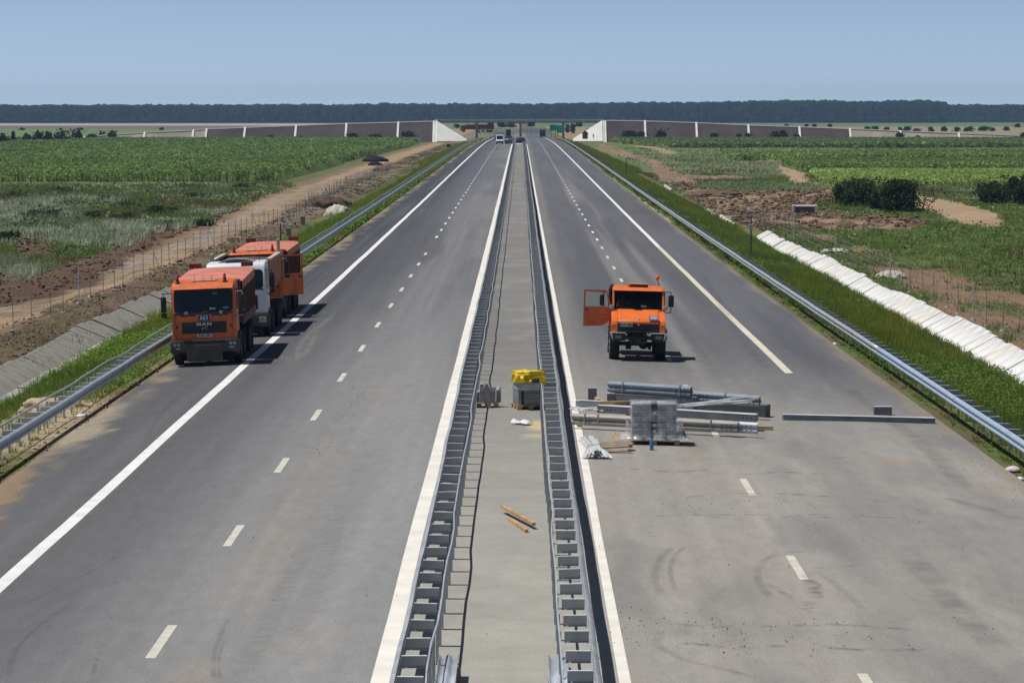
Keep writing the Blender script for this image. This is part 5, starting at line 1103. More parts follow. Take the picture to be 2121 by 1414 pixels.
    n = 13; V = [(-hw + .1 + (2 * hw - .2) * j / (n - 1), y0 + .1 + (y1 - y0 - .2) * i / 23, z1 - .10 + .12 * math.sin(i * .9 + j * .4) * math.sin(math.pi * j / (n - 1)) * .4) for i in range(24) for j in range(n)]
    F = [(i * n + j, i * n + j + 1, (i + 1) * n + j + 1, (i + 1) * n + j) for i in range(23) for j in range(n - 1)]
    tp = link('load_cover', np_mesh('load_cover', V, F, None, pbr('dark_load', (.10, .09, .08), .95, 0, .2, .3, 3), True), root); tp.modifiers.new('thickness', 'SOLIDIFY').thickness = .02
    return root
halfpipe_truck()

# ================================================================== people
def skin_person(name, joints, bones, radii, mats=None):
    """one continuous skinned body; joints {name:(x,y,z)}, bones [(a,b)], radii {name:r}; root = 'pelvis'"""
    keys = list(joints); me = bpy.data.meshes.new(name); me.from_pydata([joints[k] for k in keys], [(keys.index(a), keys.index(b)) for a, b in bones], [])
    o = link(name, me); sk = o.modifiers.new('skin', 'SKIN'); o.modifiers.new('sub', 'SUBSURF').levels = 1
    for i, k in enumerate(keys): r = radii.get(k, .04); me.skin_vertices[0].data[i].radius = (r, r) if not isinstance(r, tuple) else r; me.skin_vertices[0].data[i].use_root = (k == 'pelvis')
    bpy.context.view_layer.update(); dg = bpy.context.evaluated_depsgraph_get(); m2 = bpy.data.meshes.new_from_object(o.evaluated_get(dg)); bpy.data.objects.remove(o)
    m2.name = name; m2.polygons.foreach_set('use_smooth', np.ones(len(m2.polygons), bool)); return m2
def standing(lean=0.0, arm=(0, 0), stride=.12):
    J = {'pelvis': (0, 0, .95), 'waist': (0, -lean * .2, 1.10), 'chest': (0, -lean * .5, 1.34), 'neck': (0, -lean * .8, 1.50), 'head': (0, -lean - .01, 1.60), 'crown': (0, -lean - .01, 1.72)}
    for s, n in ((-1, 'l'), (1, 'r')):
        a = arm[0 if s < 0 else 1]
        J['sh' + n] = (s * .19, -lean * .6, 1.42); J['el' + n] = (s * .26, -lean * .6 - .10 - a * .15, 1.16 + a * .1); J['wr' + n] = (s * .25, -lean * .6 - .14 - a * .32, .92 + a * .3); J['ha' + n] = (s * .25, -lean * .6 - .17 - a * .40, .84 + a * .38)
        J['hip' + n] = (s * .10, 0, .90); J['kn' + n] = (s * .12, s * stride * .6 - .02, .50); J['an' + n] = (s * .13, s * stride + .02, .09); J['to' + n] = (s * .15, s * stride - .14, .045)
    B = [('pelvis', 'waist'), ('waist', 'chest'), ('chest', 'neck'), ('neck', 'head'), ('head', 'crown')]
    for n in 'lr': B += [('chest', 'sh' + n), ('sh' + n, 'el' + n), ('el' + n, 'wr' + n), ('wr' + n, 'ha' + n), ('pelvis', 'hip' + n), ('hip' + n, 'kn' + n), ('kn' + n, 'an' + n), ('an' + n, 'to' + n)]
    Rr = {'pelvis': (.16, .12), 'waist': (.145, .11), 'chest': (.17, .12), 'neck': .055, 'head': (.085, .10), 'crown': (.06, .07)}
    for n in 'lr': Rr.update({'sh' + n: .07, 'el' + n: .045, 'wr' + n: .032, 'ha' + n: .035, 'hip' + n: .095, 'kn' + n: .062, 'an' + n: .042, 'to' + n: .04})
    return J, B, Rr
M_skin = pbr('skin', (.42, .24, .16), .55); M_hair = pbr('dark_hair', (.03, .022, .018), .7)
def clothe(me, shirt, trousers, zt=1.02, zn=1.47):
    for m in (trousers, shirt, M_skin, M_hair, M_dark): me.materials.append(m)
    for p in me.polygons:
        z = p.center.z; x = abs(p.center.x)
        p.material_index = 4 if z < .085 else 0 if (z < zt and x < .215) else 2 if (x > .21 and z < 1.12) else 1 if z < zn else 3 if (z > 1.66 or (z > 1.58 and p.center.y > .0)) else 2
BODY = {}
def person(x, y, rz, label, shirt, trousers, arm=(0, 0), lean=0., stride=.1, z=None):
    me = skin_person('body', *standing(lean, arm, stride)); clothe(me, pbr('cloth_%d%d%d' % tuple(int(c * 99) for c in shirt), shirt, .85), pbr('cloth_%d%d%d' % tuple(int(c * 99) for c in trousers), trousers, .85))
    o = link('person', me); o.location = (x, y, float(zr(x, y)) if z is None else z); o.rotation_euler = (0, 0, rz); return tag(o, label, 'person')

# ================================================================== orange cab-over utility truck on the right carriageway
M_or_d = pbr('bright_orange_lacquer', (.80, .175, .03), .45, 0, .5, .14, 2.2)
def glass_see():
    m = bpy.data.materials.new('clear_windscreen'); m.use_nodes = True; n = m.node_tree; b = n.nodes['Principled BSDF']; b.inputs['Base Color'].default_value = (.01, .015, .018, 1); b.inputs['Roughness'].default_value = .05
    t = n.nodes.new('ShaderNodeBsdfTransparent'); t.inputs[0].default_value = (.42, .47, .50, 1); x = n.nodes.new('ShaderNodeMixShader'); x.inputs[0].default_value = .70
    n.links.new(b.outputs[0], x.inputs[1]); n.links.new(t.outputs[0], x.inputs[2]); n.links.new(x.outputs[0], n.nodes['Material Output'].inputs[0]); return m
def utility():
    X, Y = 4.20, 100.6; zr0 = float(zr(X, Y + 1.5))
    root = empty('utility_truck', (X, Y, zr0), 0, 'orange short-nosed utility truck numbered 400 with one door open, on the right carriageway', 'truck', rot=(0, R(1.4), R(-.6)))
    # cab: hollow so that the interior shows through the windscreen
    hw = .92; mb = MB()
    mb.prism([(-hw, 1.14), (hw, 1.14), (hw, 1.78), (-hw, 1.78)], .98, 1.06, 'y')                    # dash bulkhead
    mb.prism([(-.93, 1.10), (-.86, 1.10), (-.80, 2.50), (-.86, 2.54)], 2.35, 2.42, 'y'); mb.prism([(.93, 1.10), (.86, 1.10), (.80, 2.50), (.86, 2.54)], 2.35, 2.42, 'y')
    mb.box(-.93, .93, .98, 2.42, 1.08, 1.139); mb.box(-.92, .92, 2.34, 2.40, 1.14, 1.95); mb.box(-.90, .90, 2.34, 2.40, 2.38, 2.52)
    # A pillars raked
    for s in (-1, 1): mb.prism([(.98, 1.78), (1.07, 1.78), (1.34, 2.47), (1.25, 2.47)], *sorted((s * .93, s * .87)), 'x'); mb.prism([(.98, 1.10), (2.42, 1.10), (2.42, 1.16), (.98, 1.16)], *sorted((s * .925, s * .94)), 'x')
    cab = mb.build('cab', M_or_d, root, 0)
    mb = MB(); mb.prism([(1.18, 2.455), (1.24, 2.52), (1.42, 2.56), (2.40, 2.58), (2.46, 2.50), (2.46, 2.455)], -.93, .93, 'x'); 
    bmesh.ops.bevel(mb.bm, geom=[e for e in mb.bm.edges if e.verts[0].co.z > 2.47 and abs(abs(e.verts[0].co.x) - .93) < .01 and abs(abs(e.verts[1].co.x) - .93) < .01], offset=.05, segments=3, affect='EDGES'); roof = mb.build('roof', M_or_d, cab, 40)
    mb = MB(); mb.prism([(1.055, 1.79), (1.075, 1.79), (1.325, 2.45), (1.305, 2.45)], -.865, .865, 'x'); mb.build('windscreen', glass_see(), cab, 0)
    mb = MB()
    for s in (-1, 1): mb.prism([(1.035, 1.78), (1.05, 1.78), (1.31, 2.46), (1.295, 2.46)], *sorted((s * .84, s * .875)), 'x')
    mb.prism([(1.03, 1.765), (1.05, 1.765), (1.065, 1.80), (1.045, 1.80)], -.875, .875, 'x'); mb.prism([(1.285, 2.43), (1.30, 2.43), (1.31, 2.46), (1.295, 2.46)], -.84, .84, 'x'); mb.build('window_rubber', M_dark, cab, 0)
    for x0, x1 in ((-.15, -.62), (.62, .15)): MB().cyl((x0, 1.02, 1.80), (x1, 1.05, 1.86), .012, n=6).build('wiper', M_dark, cab)
    MB().box(-.85, .85, 2.30, 2.335, 1.50, 2.44).build('rear_dark_panel', pbr('dark_interior_shade', (.02, .021, .024), .9), cab, 0)  # dark panel added behind the seats to deepen the shade inside the cab
    # hood: sloping lid with two recessed panels
    mb = MB(); mb.prism([(.10, 1.14), (.06, 1.40), (.12, 1.47), (1.02, 1.80), (1.04, 1.75), (1.04, 1.14)], -.74, .74, 'x', bev=.02); hood = mb.build('hood', M_or_d, root, 40)
    for s in (-1, 1): mb = MB(); mb.prism([(.22, 1.513), (.22, 1.506), (.80, 1.719), (.80, 1.727)], *sorted((s * .10, s * .66)), 'x'); mb.build('hood_panel', M_or_d, hood, 0)
    mb = MB(); mb.box(-.14, .14, .93, .99, 1.79, 1.815); mb.build('hood_vent', M_dark, hood, 0)
    mb = MB(); mb.cyl((0, .16, 1.50), (0, .14, 1.515), .045, n=14); mb.build('hood_badge', M_slet, hood, 0)
    mb = MB(); mb.box(-.17, .17, -.075, .075, -.006, .004, FRONT(.53, .10, 1.555, 25)); nb = mb.build('number_board', pbr('blue_white_board', (.10, .14, .50), .5), root, 0)
    text_mesh('400', .15, 'lettering', M_wlet, nb, FRONT(.53, .10, 1.555, 25) @ Matrix.Translation((0, 0, .008)), .003, .005, 1.0, 1.2)
    for s in (-1, 1):
        # front wings
        mb = MB(); mb.prism([(.08, 1.02), (.05, 1.30), (.12, 1.44), (1.0, 1.74), (1.06, 1.70), (1.06, 1.30), (.92, 1.10), (.62, 1.20), (.30, 1.20)], *sorted((s * .745, s * .965)), 'x', bev=.02); mb.build('front_wing', M_or_d, root, 40)
        mb = MB(); mb.prism([(.06, .80), (.10, 1.02), (.34, 1.14), (1.20, 1.14), (1.52, .98), (1.62, .70), (1.54, .70), (1.44, .92), (1.16, 1.05), (.38, 1.05), (.18, .95), (.14, .80)], *sorted((s * .80, s * 1.03)), 'x'); mb.build('mudguard', M_dark, root, 0)
    mb = MB(); mb.box(-.76, .76, .07, .14, 1.02, 1.385); mb.build('grille', M_blk, root, 0)
    mb = MB(); mb.box(-.70, -.22, .02, .045, 1.235, 1.365); pl = mb.build('number_plate', M_numb, root, 0); text_mesh('B-49 HMZ', .105, 'lettering', M_blet, pl, FRONT(-.435, .016, 1.297), .002, .003, 1, .86); MB().box(-.70, -.655, .012, .0195, 1.237, 1.363).build('plate_band', M_blue, pl, 0)
    mb = MB(); mb.cyl((0, .069, 1.31), (0, .05, 1.31), .035, n=12); mb.build('grille_badge', M_slet, root, 0)
    # bumper, rails, headlights
    mb = MB(); mb.prism([(-1.02, 1.0), (-.46, 1.0), (-.46, .74), (-.86, .70), (-.95, .78)], -.06, .12, 'y'); bL = mb.build('bumper_corner', M_dark, root, 0)
    mb = MB(); mb.prism([(1.02, 1.0), (.46, 1.0), (.46, .74), (.86, .70), (.95, .78)], -.06, .12, 'y'); bR = mb.build('bumper_corner', M_dark, root, 0)
    for s, b in ((-1, bL), (1, bR)):
        mb = MB(); mb.box(*sorted((s * .47, s * 1.03)), -.075, .12, 1.002, 1.02); mb.build('bumper_trim', pbr('white_edge', (.65, .66, .66), .5), b, 0)
        mb = MB(); mb.box(*sorted((s * .60, s * .86)), -.085, -.061, .80, .94, bev=.03); mb.build('headlight', pbr('dim_headlight', (.20, .21, .22), .15, .2), b, 40)
        mb = MB(); mb.prism([(s * 1.03, .998), (s * .93, .998), (s * .90, .74), (s * .95, .78)], -.070, -.0605, 'y'); hs = mb.build('warning_stripe', M_wlet, b, 0)
        mb = MB(); mb.prism([(s * 1.02, .90), (s * .955, .84), (s * .93, .76), (s * .955, .79)], -.078, -.0705, 'y'); mb.build('red_stripe', pbr('dull_red_stripe', (.35, .02, .02), .5), hs, 0)
    mb = MB(); mb.box(-.46, .46, .0, .1, .78, .86); mb.tube([(-.48, -.06, 1.06), (.52, -.06, 1.06)], .012); mb.tube([(-.36, -.06, 1.12), (-.36, -.06, .98)], .018); mb.tube([(.36, -.06, 1.12), (.36, -.06, .98)], .018)
    mb.tube([(-.02, -.10, .68), (.30, -.10, .68), (.30, -.08, .80)], .018); mb.box(-.10, .10, -.08, .04, .62, .78, bev=.02); mb.box(-.30, -.18, -.04, .05, .66, .78); mb.box(.2, .32, -.05, .03, .86, .98, bev=.01); mb.build('front_frame', pbr('grimy_black_metal', (.035, .034, .032), .6, .4, .4, .3, 6), root, 0)
    mb = MB(); mb.box(-.34, -.26, .2, 4.6, .74, .92); mb.box(.26, .34, .2, 4.6, .74, .92); mb.box(-.30, .30, .5, 1.5, .55, 1.0, bev=.06); mb.cyl((-.9, .92, .56), (.9, .92, .56), .075); mb.ball((.22, .92, .54), .18); mb.cyl((-.9, 3.7, .56), (.9, 3.7, .56), .075); mb.ball((.22, 3.7, .54), .18); mb.box(-.42, -.22, .8, 1.1, .36, .60, bev=.03); mb.box(.38, .5, .8, 1.1, .36, .6, bev=.03); mb.build('chassis', M_chas, root, 30)
    rm = pbr('dull_white_rim', (.34, .34, .32), .6)
    for s in (-1, 1): wheel(root, s * .83, .92, .56, .36, s, lugs=26, rimmat=rm); wheel(root, s * .83, 3.7, .56, .36, s, lugs=26, rimmat=rm)
    # closed door on the right, open door on the left (seen from the camera)
    def door(s, ang):
        x = s * .93; M = Matrix.Translation((x, 1.10, 0)) @ Matrix.Rotation(-R(ang) * s, 4, 'Z') @ Matrix.Translation((-x, -1.10, 0)); a, b = sorted((x, x + s * .04)); mb = MB()
        mb.prism([(1.13, 1.42), (1.34, 1.24), (1.50, 1.17), (2.14, 1.14), (2.14, 1.86), (1.13, 1.86)][::1], a, b, 'x', M); mb.prism([(1.13, 1.86), (1.19, 1.86), (1.34, 2.38), (2.08, 2.40), (2.08, 1.86), (2.14, 1.86), (2.14, 2.46), (1.31, 2.46)], a, b, 'x', M)
        d = mb.build('door', M_or if ang else M_or_d, root, 0)
        for z in (1.62, 1.50):
            c, e = sorted((x + s * .04, x + s * .05)); mb = MB(); mb.box(c, e, 1.2, 2.12, z, z + .022, M); mb.build('door_rib', M_or_d, d, 0)
        MB().box(*sorted((x + s * .04, x + s * .07)), 1.98, 2.09, 1.72, 1.76, M).build('handle', M_dark, d, 0)
        mb = MB(); mb.box(*sorted((x + s * .001, x + s * .02)), 1.40, 1.43, 1.87, 2.40, M); mb.build('quarter_bar', M_dark, d, 0)
        if not ang: mb = MB(); mb.box(*sorted((x + s * .012, x + s * .02)), 1.2, 2.1, 1.86, 2.40, M); mb.build('side_window', M_glass, d, 0)
        return d, M
    door(-1, 88); door(1, 0)
    mirror(root, 1.18, .98, 2.12, 1, arm=.30, h=.42, low=False)
    o = MB().box(-1.40, -1.27, .98, 1.06, 1.90, 2.30, bev=.04).build('mirror', M_dark, root); MB().tube([(-1.26, 1.06, 2.42), (-1.26, 1.04, 1.86)], .016).build('mirror_arm', M_dark, o)
    for s in (-1, 1): mb = MB(); mb.rev([(0, .03), (.03, .085), (.08, .09), (.10, .06)], 16, Matrix.Translation((s * .97, .94, 1.86)) @ Matrix.Rotation(math.pi / 2, 4, 'Z')); l = mb.build('work_lamp', M_lamp, root); MB().cyl((s * .95, .98, 1.66), (s * .96, .98, 1.79), .018).build('bracket', M_dark, l)
    mb = MB(); mb.cyl((-.99, 2.2, 1.5), (-.99, 2.2, 2.40), .07); mb.cyl((-.99, 2.2, 2.40), (-.93, 2.05, 2.56), .07, .08); mb.build('exhaust_stack', M_dark, root)
    mb = MB(); mb.box(-.36, .36, 1.5, 1.66, 2.60, 2.66, bev=.01); mb.box(-.34, .34, 1.52, 1.64, 2.568, 2.60); lb = mb.build('light_bar', M_dark, root, 0); MB().box(-.37, .37, 1.49, 1.68, 2.662, 2.70, bev=.01).build('light_bar_lid', pbr('pale_orange_lid', (.78, .36, .20), .6), lb, 0); MB().box(-.40, -.29, 1.46, 1.64, 2.585, 2.66, bev=.01).build('amber_lens', M_amb, lb, 0)
    mb = MB(); mb.tube([(.80, 2.38, 2.56), (.76, 2.38, 2.68), (.72, 2.38, 2.78)], .014); bp_ = mb.build('beacon_pole', M_dark, root); mb = MB(); mb.cyl((.72, 2.38, 2.76), (.72, 2.38, 2.84), .03, .07); mb.ball((.72, 2.38, 2.88), .085, 2); mb.build('beacon', pbr('orange_beacon_glass', (.75, .10, .02), .25), bp_)
    # interior
    for x in (-.48, .42): mb = MB(); mb.box(x - .24, x + .24, 1.75, 2.2, 1.38, 1.52, bev=.04); mb.box(x - .24, x + .24, 2.12, 2.26, 1.5, 2.12, bev=.05); mb.build('seat', pbr('dark_seat_cloth', (.03, .032, .05), .9), root)
    mb = MB(); mb.box(-.86, .86, 1.07, 1.36, 1.60, 1.79, bev=.03); ds = mb.build('dashboard', pbr('dark_dash', (.05, .048, .045), .8), root); MB().box(.10, .30, 1.09, 1.10, 1.80, 1.93).build('windscreen_paper', pbr('pale_blue_paper', (.42, .52, .68), .8), ds, 0)
    mb = MB(); n = 20; pts = [(-.48 + .20 * math.cos(t), 1.52 + .10 * math.sin(t), 1.80 + .17 * math.sin(t)) for t in np.linspace(0, 2 * math.pi, n)]; mb.tube(pts, .014); mb.cyl((-.48, 1.38, 1.70), (-.48, 1.52, 1.80), .02); mb.build('steering_wheel', M_dark, ds)
    # hidden flat load bed
    mb = MB(); mb.box(-1.0, 1.0, 2.62, 4.75, 1.02, 1.12); mb.box(-1.0, -.95, 2.62, 4.75, 1.12, 1.5); mb.box(.95, 1.0, 2.62, 4.75, 1.12, 1.5); mb.box(-.95, .95, 4.70, 4.75, 1.12, 1.5); mb.build('load_bed', M_or, root, 0)
    # driver, seated, hands on the wheel
    J = {'pelvis': (-.48, 2.0, 1.60), 'waist': (-.48, 2.0, 1.72), 'chest': (-.49, 1.97, 1.92), 'neck': (-.50, 1.93, 2.06), 'head': (-.52, 1.88, 2.17), 'crown': (-.52, 1.87, 2.28)}
    B = [('pelvis', 'waist'), ('waist', 'chest'), ('chest', 'neck'), ('neck', 'head'), ('head', 'crown')]; Rr = {'pelvis': (.16, .12), 'waist': (.15, .12), 'chest': (.17, .12), 'neck': .055, 'head': (.08, .095), 'crown': (.06, .07)}
    for s, n_ in ((-1, 'l'), (1, 'r')):
        J.update({'sh' + n_: (-.49 + s * .19, 1.95, 2.0), 'el' + n_: (-.49 + s * .26, 1.74, 1.82), 'wr' + n_: (-.48 + s * .20, 1.58, 1.86), 'pa' + n_: (-.48 + s * .195, 1.53, 1.875), 'hi' + n_: (-.48 + s * .1, 1.92, 1.60), 'kn' + n_: (-.48 + s * .14, 1.50, 1.62), 'an' + n_: (-.48 + s * .14, 1.40, 1.24), 'to' + n_: (-.48 + s * .14, 1.26, 1.19)})
        B += [('chest', 'sh' + n_), ('sh' + n_, 'el' + n_), ('el' + n_, 'wr' + n_), ('wr' + n_, 'pa' + n_), ('pelvis', 'hi' + n_), ('hi' + n_, 'kn' + n_), ('kn' + n_, 'an' + n_), ('an' + n_, 'to' + n_)]
        Rr.update({'sh' + n_: .07, 'el' + n_: .045, 'wr' + n_: .03, 'pa' + n_: (.036, .022), 'hi' + n_: .09, 'kn' + n_: .065, 'an' + n_: .045, 'to' + n_: .04})
        for f in range(5):
            b0 = (-.48 + s * (.175 + .012 * f), 1.50, 1.885 + (.0 if f else -.03)); ln = (.7, .85, 1, .92, .75)[f] * .045; J['f%d%s' % (f, n_)] = b0; J['g%d%s' % (f, n_)] = (b0[0], b0[1] - ln * .7, b0[2] - ln * .2); J['h%d%s' % (f, n_)] = (b0[0], b0[1] - ln * .75, b0[2] - ln)
            B += [('pa' + n_, 'f%d%s' % (f, n_)), ('f%d%s' % (f, n_), 'g%d%s' % (f, n_)), ('g%d%s' % (f, n_), 'h%d%s' % (f, n_))]
            for q in 'fgh': Rr['%s%d%s' % (q, f, n_)] = .0085
    me = skin_person('body', J, B, Rr)
    for m in (pbr('navy_trousers', (.02, .025, .05), .9), pbr('faded_pink_shirt', (.42, .12, .13), .9), M_skin, M_hair): me.materials.append(m)
    for p in me.polygons: c = p.center; p.material_index = 2 if (c.y < 1.62 and c.z > 1.8) else 0 if c.z < 1.70 and c.y < 2.2 else 1 if c.z < 2.05 else 3 if c.z > 2.24 else 2
    pr = link('person', me); tag(pr, 'driver in a faded pink shirt sitting at the wheel of the orange utility truck', 'person'); pr.matrix_world = Matrix.Translation((X, Y, zr0)) @ Matrix.Rotation(R(-.6), 4, 'Z') @ Matrix.Rotation(R(1.4), 4, 'Y')
utility()

# ================================================================== stacked building material on the right carriageway
def rz_(x, Y): return float(zr(x, Y))
M_gal = pbr('new_zinc_steel', (.40, .42, .44), .45, .35, .5, .2, 2.5); M_galb = pbr('pale_sunlit_zinc_steel', (.60, .63, .66), .6, .1, .5, .15, 2); M_gald = pbr('shaded_zinc_steel', (.20, .215, .235), .6, .15, .5, .25, 2.5)  # darkest steel carries front-face shade in its colour, palest carries sunlit tops
M_film = bpy.data.materials.new('clear_plastic_film'); M_film.use_nodes = True
_n = M_film.node_tree; _b = _n.nodes['Principled BSDF']; _b.inputs['Base Color'].default_value = (.90, .91, .92, 1); _b.inputs['Roughness'].default_value = .22
_t = _n.nodes.new('ShaderNodeBsdfTransparent'); _x = _n.nodes.new('ShaderNodeMixShader'); _tc = _n.nodes.new('ShaderNodeTexCoord'); _no = _n.nodes.new('ShaderNodeTexNoise'); _no.inputs['Scale'].default_value = 5; _no.inputs['Detail'].default_value = 5
_r = _n.nodes.new('ShaderNodeMapRange'); _r.inputs[1].default_value = .38; _r.inputs[2].default_value = .66; _r.inputs[3].default_value = .95; _r.inputs[4].default_value = .62
_n.links.new(_tc.outputs['Object'], _no.inputs['Vector']); _n.links.new(_no.outputs[0], _r.inputs[0]); _n.links.new(_r.outputs[0], _x.inputs[0]); _n.links.new(_b.outputs[0], _x.inputs[1]); _n.links.new(_t.outputs[0], _x.inputs[2]); _n.links.new(_x.outputs[0], _n.nodes['Material Output'].inputs[0])

M_gal2 = pbr('blue_grey_zinc_steel', (.27, .31, .36), .7, .0, .3, .15, 2)
def lying(name, label, cat, px0, px1, Y0, Y1, zb, mesh, mat, group=None):
    """thing lying roughly across the road from photo column px0 (at distance Y0) to px1 (at Y1)"""
    x0, x1 = AT(px0, Y0), AT(px1, Y1); d = Vector((x1 - x0, Y1 - Y0, rz_(x1, Y1) - rz_(x0, Y0))); L = d.length
    root = empty(name, (x0, Y0, rz_(x0, Y0) + zb), 0, label, cat, group); root.rotation_euler = d.to_track_quat('X', 'Z').to_euler(); mesh(root, L, mat); return root
def wbeams(n=3, straps=(.2, .85), n2=0):
    def f(root, L, mat):
        k = 0
        for i in range(n):
            prof_ = [(a + .03 * (n - i), b + .16) for a, b in WPROF]
            mb = MB(); A = []; o = link('beam', np_mesh('beam', *_wm(prof_, L, .012 * (i % 2))), root); o.data.materials.append(mat); o.modifiers.new('thickness', 'SOLIDIFY').thickness = .006
            mb.bm.free()
        for x0 in (.25, L - .45):
            mb = MB()
            for k in range(3):
                for zz in (.10, .22): mb.box(x0 + k * .13, x0 + k * .13 + .045, -.03 * n - .088, -.03 * n - .082, zz - .012, zz + .012)
            mb.build('slots', M_dark, root, 0)
        for t in straps:
            mb = MB(); x = L * t; d_ = .03 * n + .09; mb.box(x - .012, x + .012, -d_ - .006, -d_, .0, .325); mb.box(x - .012, x + .012, -d_ - .006, .0, .3252, .331); mb.build('strap', M_gal, root, 0)
    return f
def _wm(prof_, L, dx):
    v, f = sweep_y(prof_, [(0, 0, 0), (0, L, 0)]); a_ = R(16); y_, z_ = -v[:, 0], v[:, 2]; v = np.stack([v[:, 1] + dx, y_ * math.cos(a_) + z_ * math.sin(a_), -y_ * math.sin(a_) + z_ * math.cos(a_)], -1) if False else np.stack([v[:, 1] + dx, y_, z_], -1); return v, f
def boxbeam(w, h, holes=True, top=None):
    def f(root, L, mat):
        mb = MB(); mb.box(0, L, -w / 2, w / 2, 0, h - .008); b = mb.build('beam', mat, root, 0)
        mb = MB(); mb.box(.0, L, -w / 2 - .004, w / 2 + .004, h - .0075, h); mb.build('top_flange', top or M_galb, b, 0)  # pale by default, painting in the sunlit top of the beam
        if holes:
            for x0 in (.3, L - .35): 
                mb = MB()
                for k in range(3): mb.cyl((x0 + k * .12, -w / 2 - .001, h * .55), (x0 + k * .12, -w / 2 - .006, h * .55), .018, n=8)
                mb.build('bolt_holes', M_dark, b, 0)
    return f
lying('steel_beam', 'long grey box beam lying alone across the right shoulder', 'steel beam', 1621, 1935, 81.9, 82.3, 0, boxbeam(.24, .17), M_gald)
x = AT(1828, 84.2); o = MB().box(-.27, .27, -.1, .1, 0, .25, bev=.012).build('steel_block', M_gald, None, 0); MB().box(-.265, .265, -.098, .098, .2505, .256).build('lit_top', M_galb, o, 0); o.location = (x, 84.2, rz_(x, 84.2)); tag(o, 'short dark steel block standing just behind the long lone box beam', 'steel block')  # pale sheet paints in the sunlit top of the dark block
# supporting timbers
for i, (px, Y, z, l) in enumerate(((1200, 78.6, 0, 1.3), (1229, 79.2, 0, 1.6), (1475, 79.0, 0, 1.7), (1300, 82.0, 0, 1.0), (1240, 82.5, .3, .7), (1493, 83.0, .0, 1.0), (1545, 83.0, 0, .9))):
    x = AT(px, Y); o = MB().box(-.05, .05, 0, l, 0, .11, bev=.006).build('timber_bearer', M_wood, None, 0); o.location = (x, Y, rz_(x, Y) + z + .002); o.rotation_euler = (0, 0, random.uniform(-.1, .1))
    tag(o, ('first', 'second', 'third', 'fourth', 'fifth', 'sixth', 'seventh')[i] + ' pale timber bearer under the beam stacks, numbered as they are found from the median outward' if False else ['timber bearer at the median end of the beam stacks', 'timber bearer jutting from under the front beams, left of the wrapped pallet', 'upright-looking timber bearer right of the wrapped pallet', 'timber bearer hidden behind the wrapped pallet', 'short timber between the upright steel plates at the back of the stacks', 'pale timber bearer under the rear right beams', 'timber bearer near the right end of the rear beams'][i], 'timber', 'timbers under the beam stacks')
lying('beam_stack', 'pale galvanised beam bundle lying lowest in front, running behind the wrapped pallet', 'steel beams', 1187, 1530, 78.4, 77.2, .11, wbeams(5, (.08, .16, .84)), pbr('dusty_beige_steel', (.40, .385, .35), .6, .1, .4, .15, 2))
lying('beam_stack', 'white-ended beam pair sticking out of the front bundle on the right', 'steel beams', 1500, 1570, 77.4, 77.1, .10, wbeams(2, ()), M_galb)
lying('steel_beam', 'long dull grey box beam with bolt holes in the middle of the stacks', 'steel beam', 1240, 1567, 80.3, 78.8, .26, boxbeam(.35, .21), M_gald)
lying('steel_beam', 'pale channel beam lying behind the long dull grey box beam', 'steel beam', 1202, 1420, 81.6, 80.8, .33, boxbeam(.22, .14, False), M_gal)
lying('beam_stack', 'bundle of ribbed galvanised beams on top of the stacks at the back left', 'steel beams', 1264, 1435, 83.4, 82.4, .56, wbeams(6, (.18, .87)), M_gal2)
lying('beam_stack', 'ribbed galvanised beams lying end to end right of the topmost bundle', 'steel beams', 1437, 1577, 82.9, 81.8, .38, wbeams(4, (.5,)), M_gal2)
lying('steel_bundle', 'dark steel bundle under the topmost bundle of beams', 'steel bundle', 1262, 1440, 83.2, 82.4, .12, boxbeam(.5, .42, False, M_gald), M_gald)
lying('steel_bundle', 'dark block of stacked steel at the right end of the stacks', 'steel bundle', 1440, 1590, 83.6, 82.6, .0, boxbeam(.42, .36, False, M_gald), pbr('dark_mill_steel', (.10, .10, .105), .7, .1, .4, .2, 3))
lying('steel_beam', 'pale flat beam end at the back beside the median guardrail', 'steel beam', 1194, 1264, 84.2, 84.0, .0, boxbeam(.3, .2, False), M_gal)
for i, (px, Y, w_, h, dz) in enumerate(((1227, 83.4, .26, .46, .18), (1265, 82.9, .22, .38, .16))):
    x = AT(px, Y); o = MB().box(-w_ / 2, w_ / 2, -.04, .04, 0, h).build('steel_plate', M_gald, None, 0); MB().box(-w_ / 2 + .002, w_ / 2 - .002, .0, .12, h + .001, h + .012).build('flange', M_galb, o, 0); o.location = (x, Y, rz_(x, Y) + dz); tag(o, ('left' if i == 0 else 'right') + ' upright dark steel plate with a bright top edge, behind the beam stacks', 'steel plate', 'upright steel plates behind the stacks')
def rods(label, px0, px1, Y0, Y1, zb, n, spread, mat, lift=0.0):
    root = empty('rod_bundle', (AT(px0, Y0), Y0, rz_(AT(px0, Y0), Y0) + zb), 0, label, 'steel rods'); rg = random.Random(px0)
    x0, x1 = AT(px0, Y0), AT(px1, Y1)
    for k in range(n):
        a = Vector((rg.uniform(-.05, .25), rg.uniform(-.2, .2), rg.uniform(0, .06))); b = Vector((x1 - x0 + rg.uniform(-.7, .1), Y1 - Y0 + rg.uniform(-spread, spread), rg.uniform(0, .08) + lift * rg.random()))
        MB().cyl(a, b, .014 + .008 * rg.random(), n=6).build('rod', mat, root)
rods('loose pale rods lying across the stacks beside the median guardrail', 1180, 1248, 80.6, 80.2, .30, 12, .25, M_galb)
rods('loose pale rods fanned out on the stacks right of the wrapped pallet', 1400, 1556, 80.2, 81.0, .47, 13, .55, M_galb, .12)
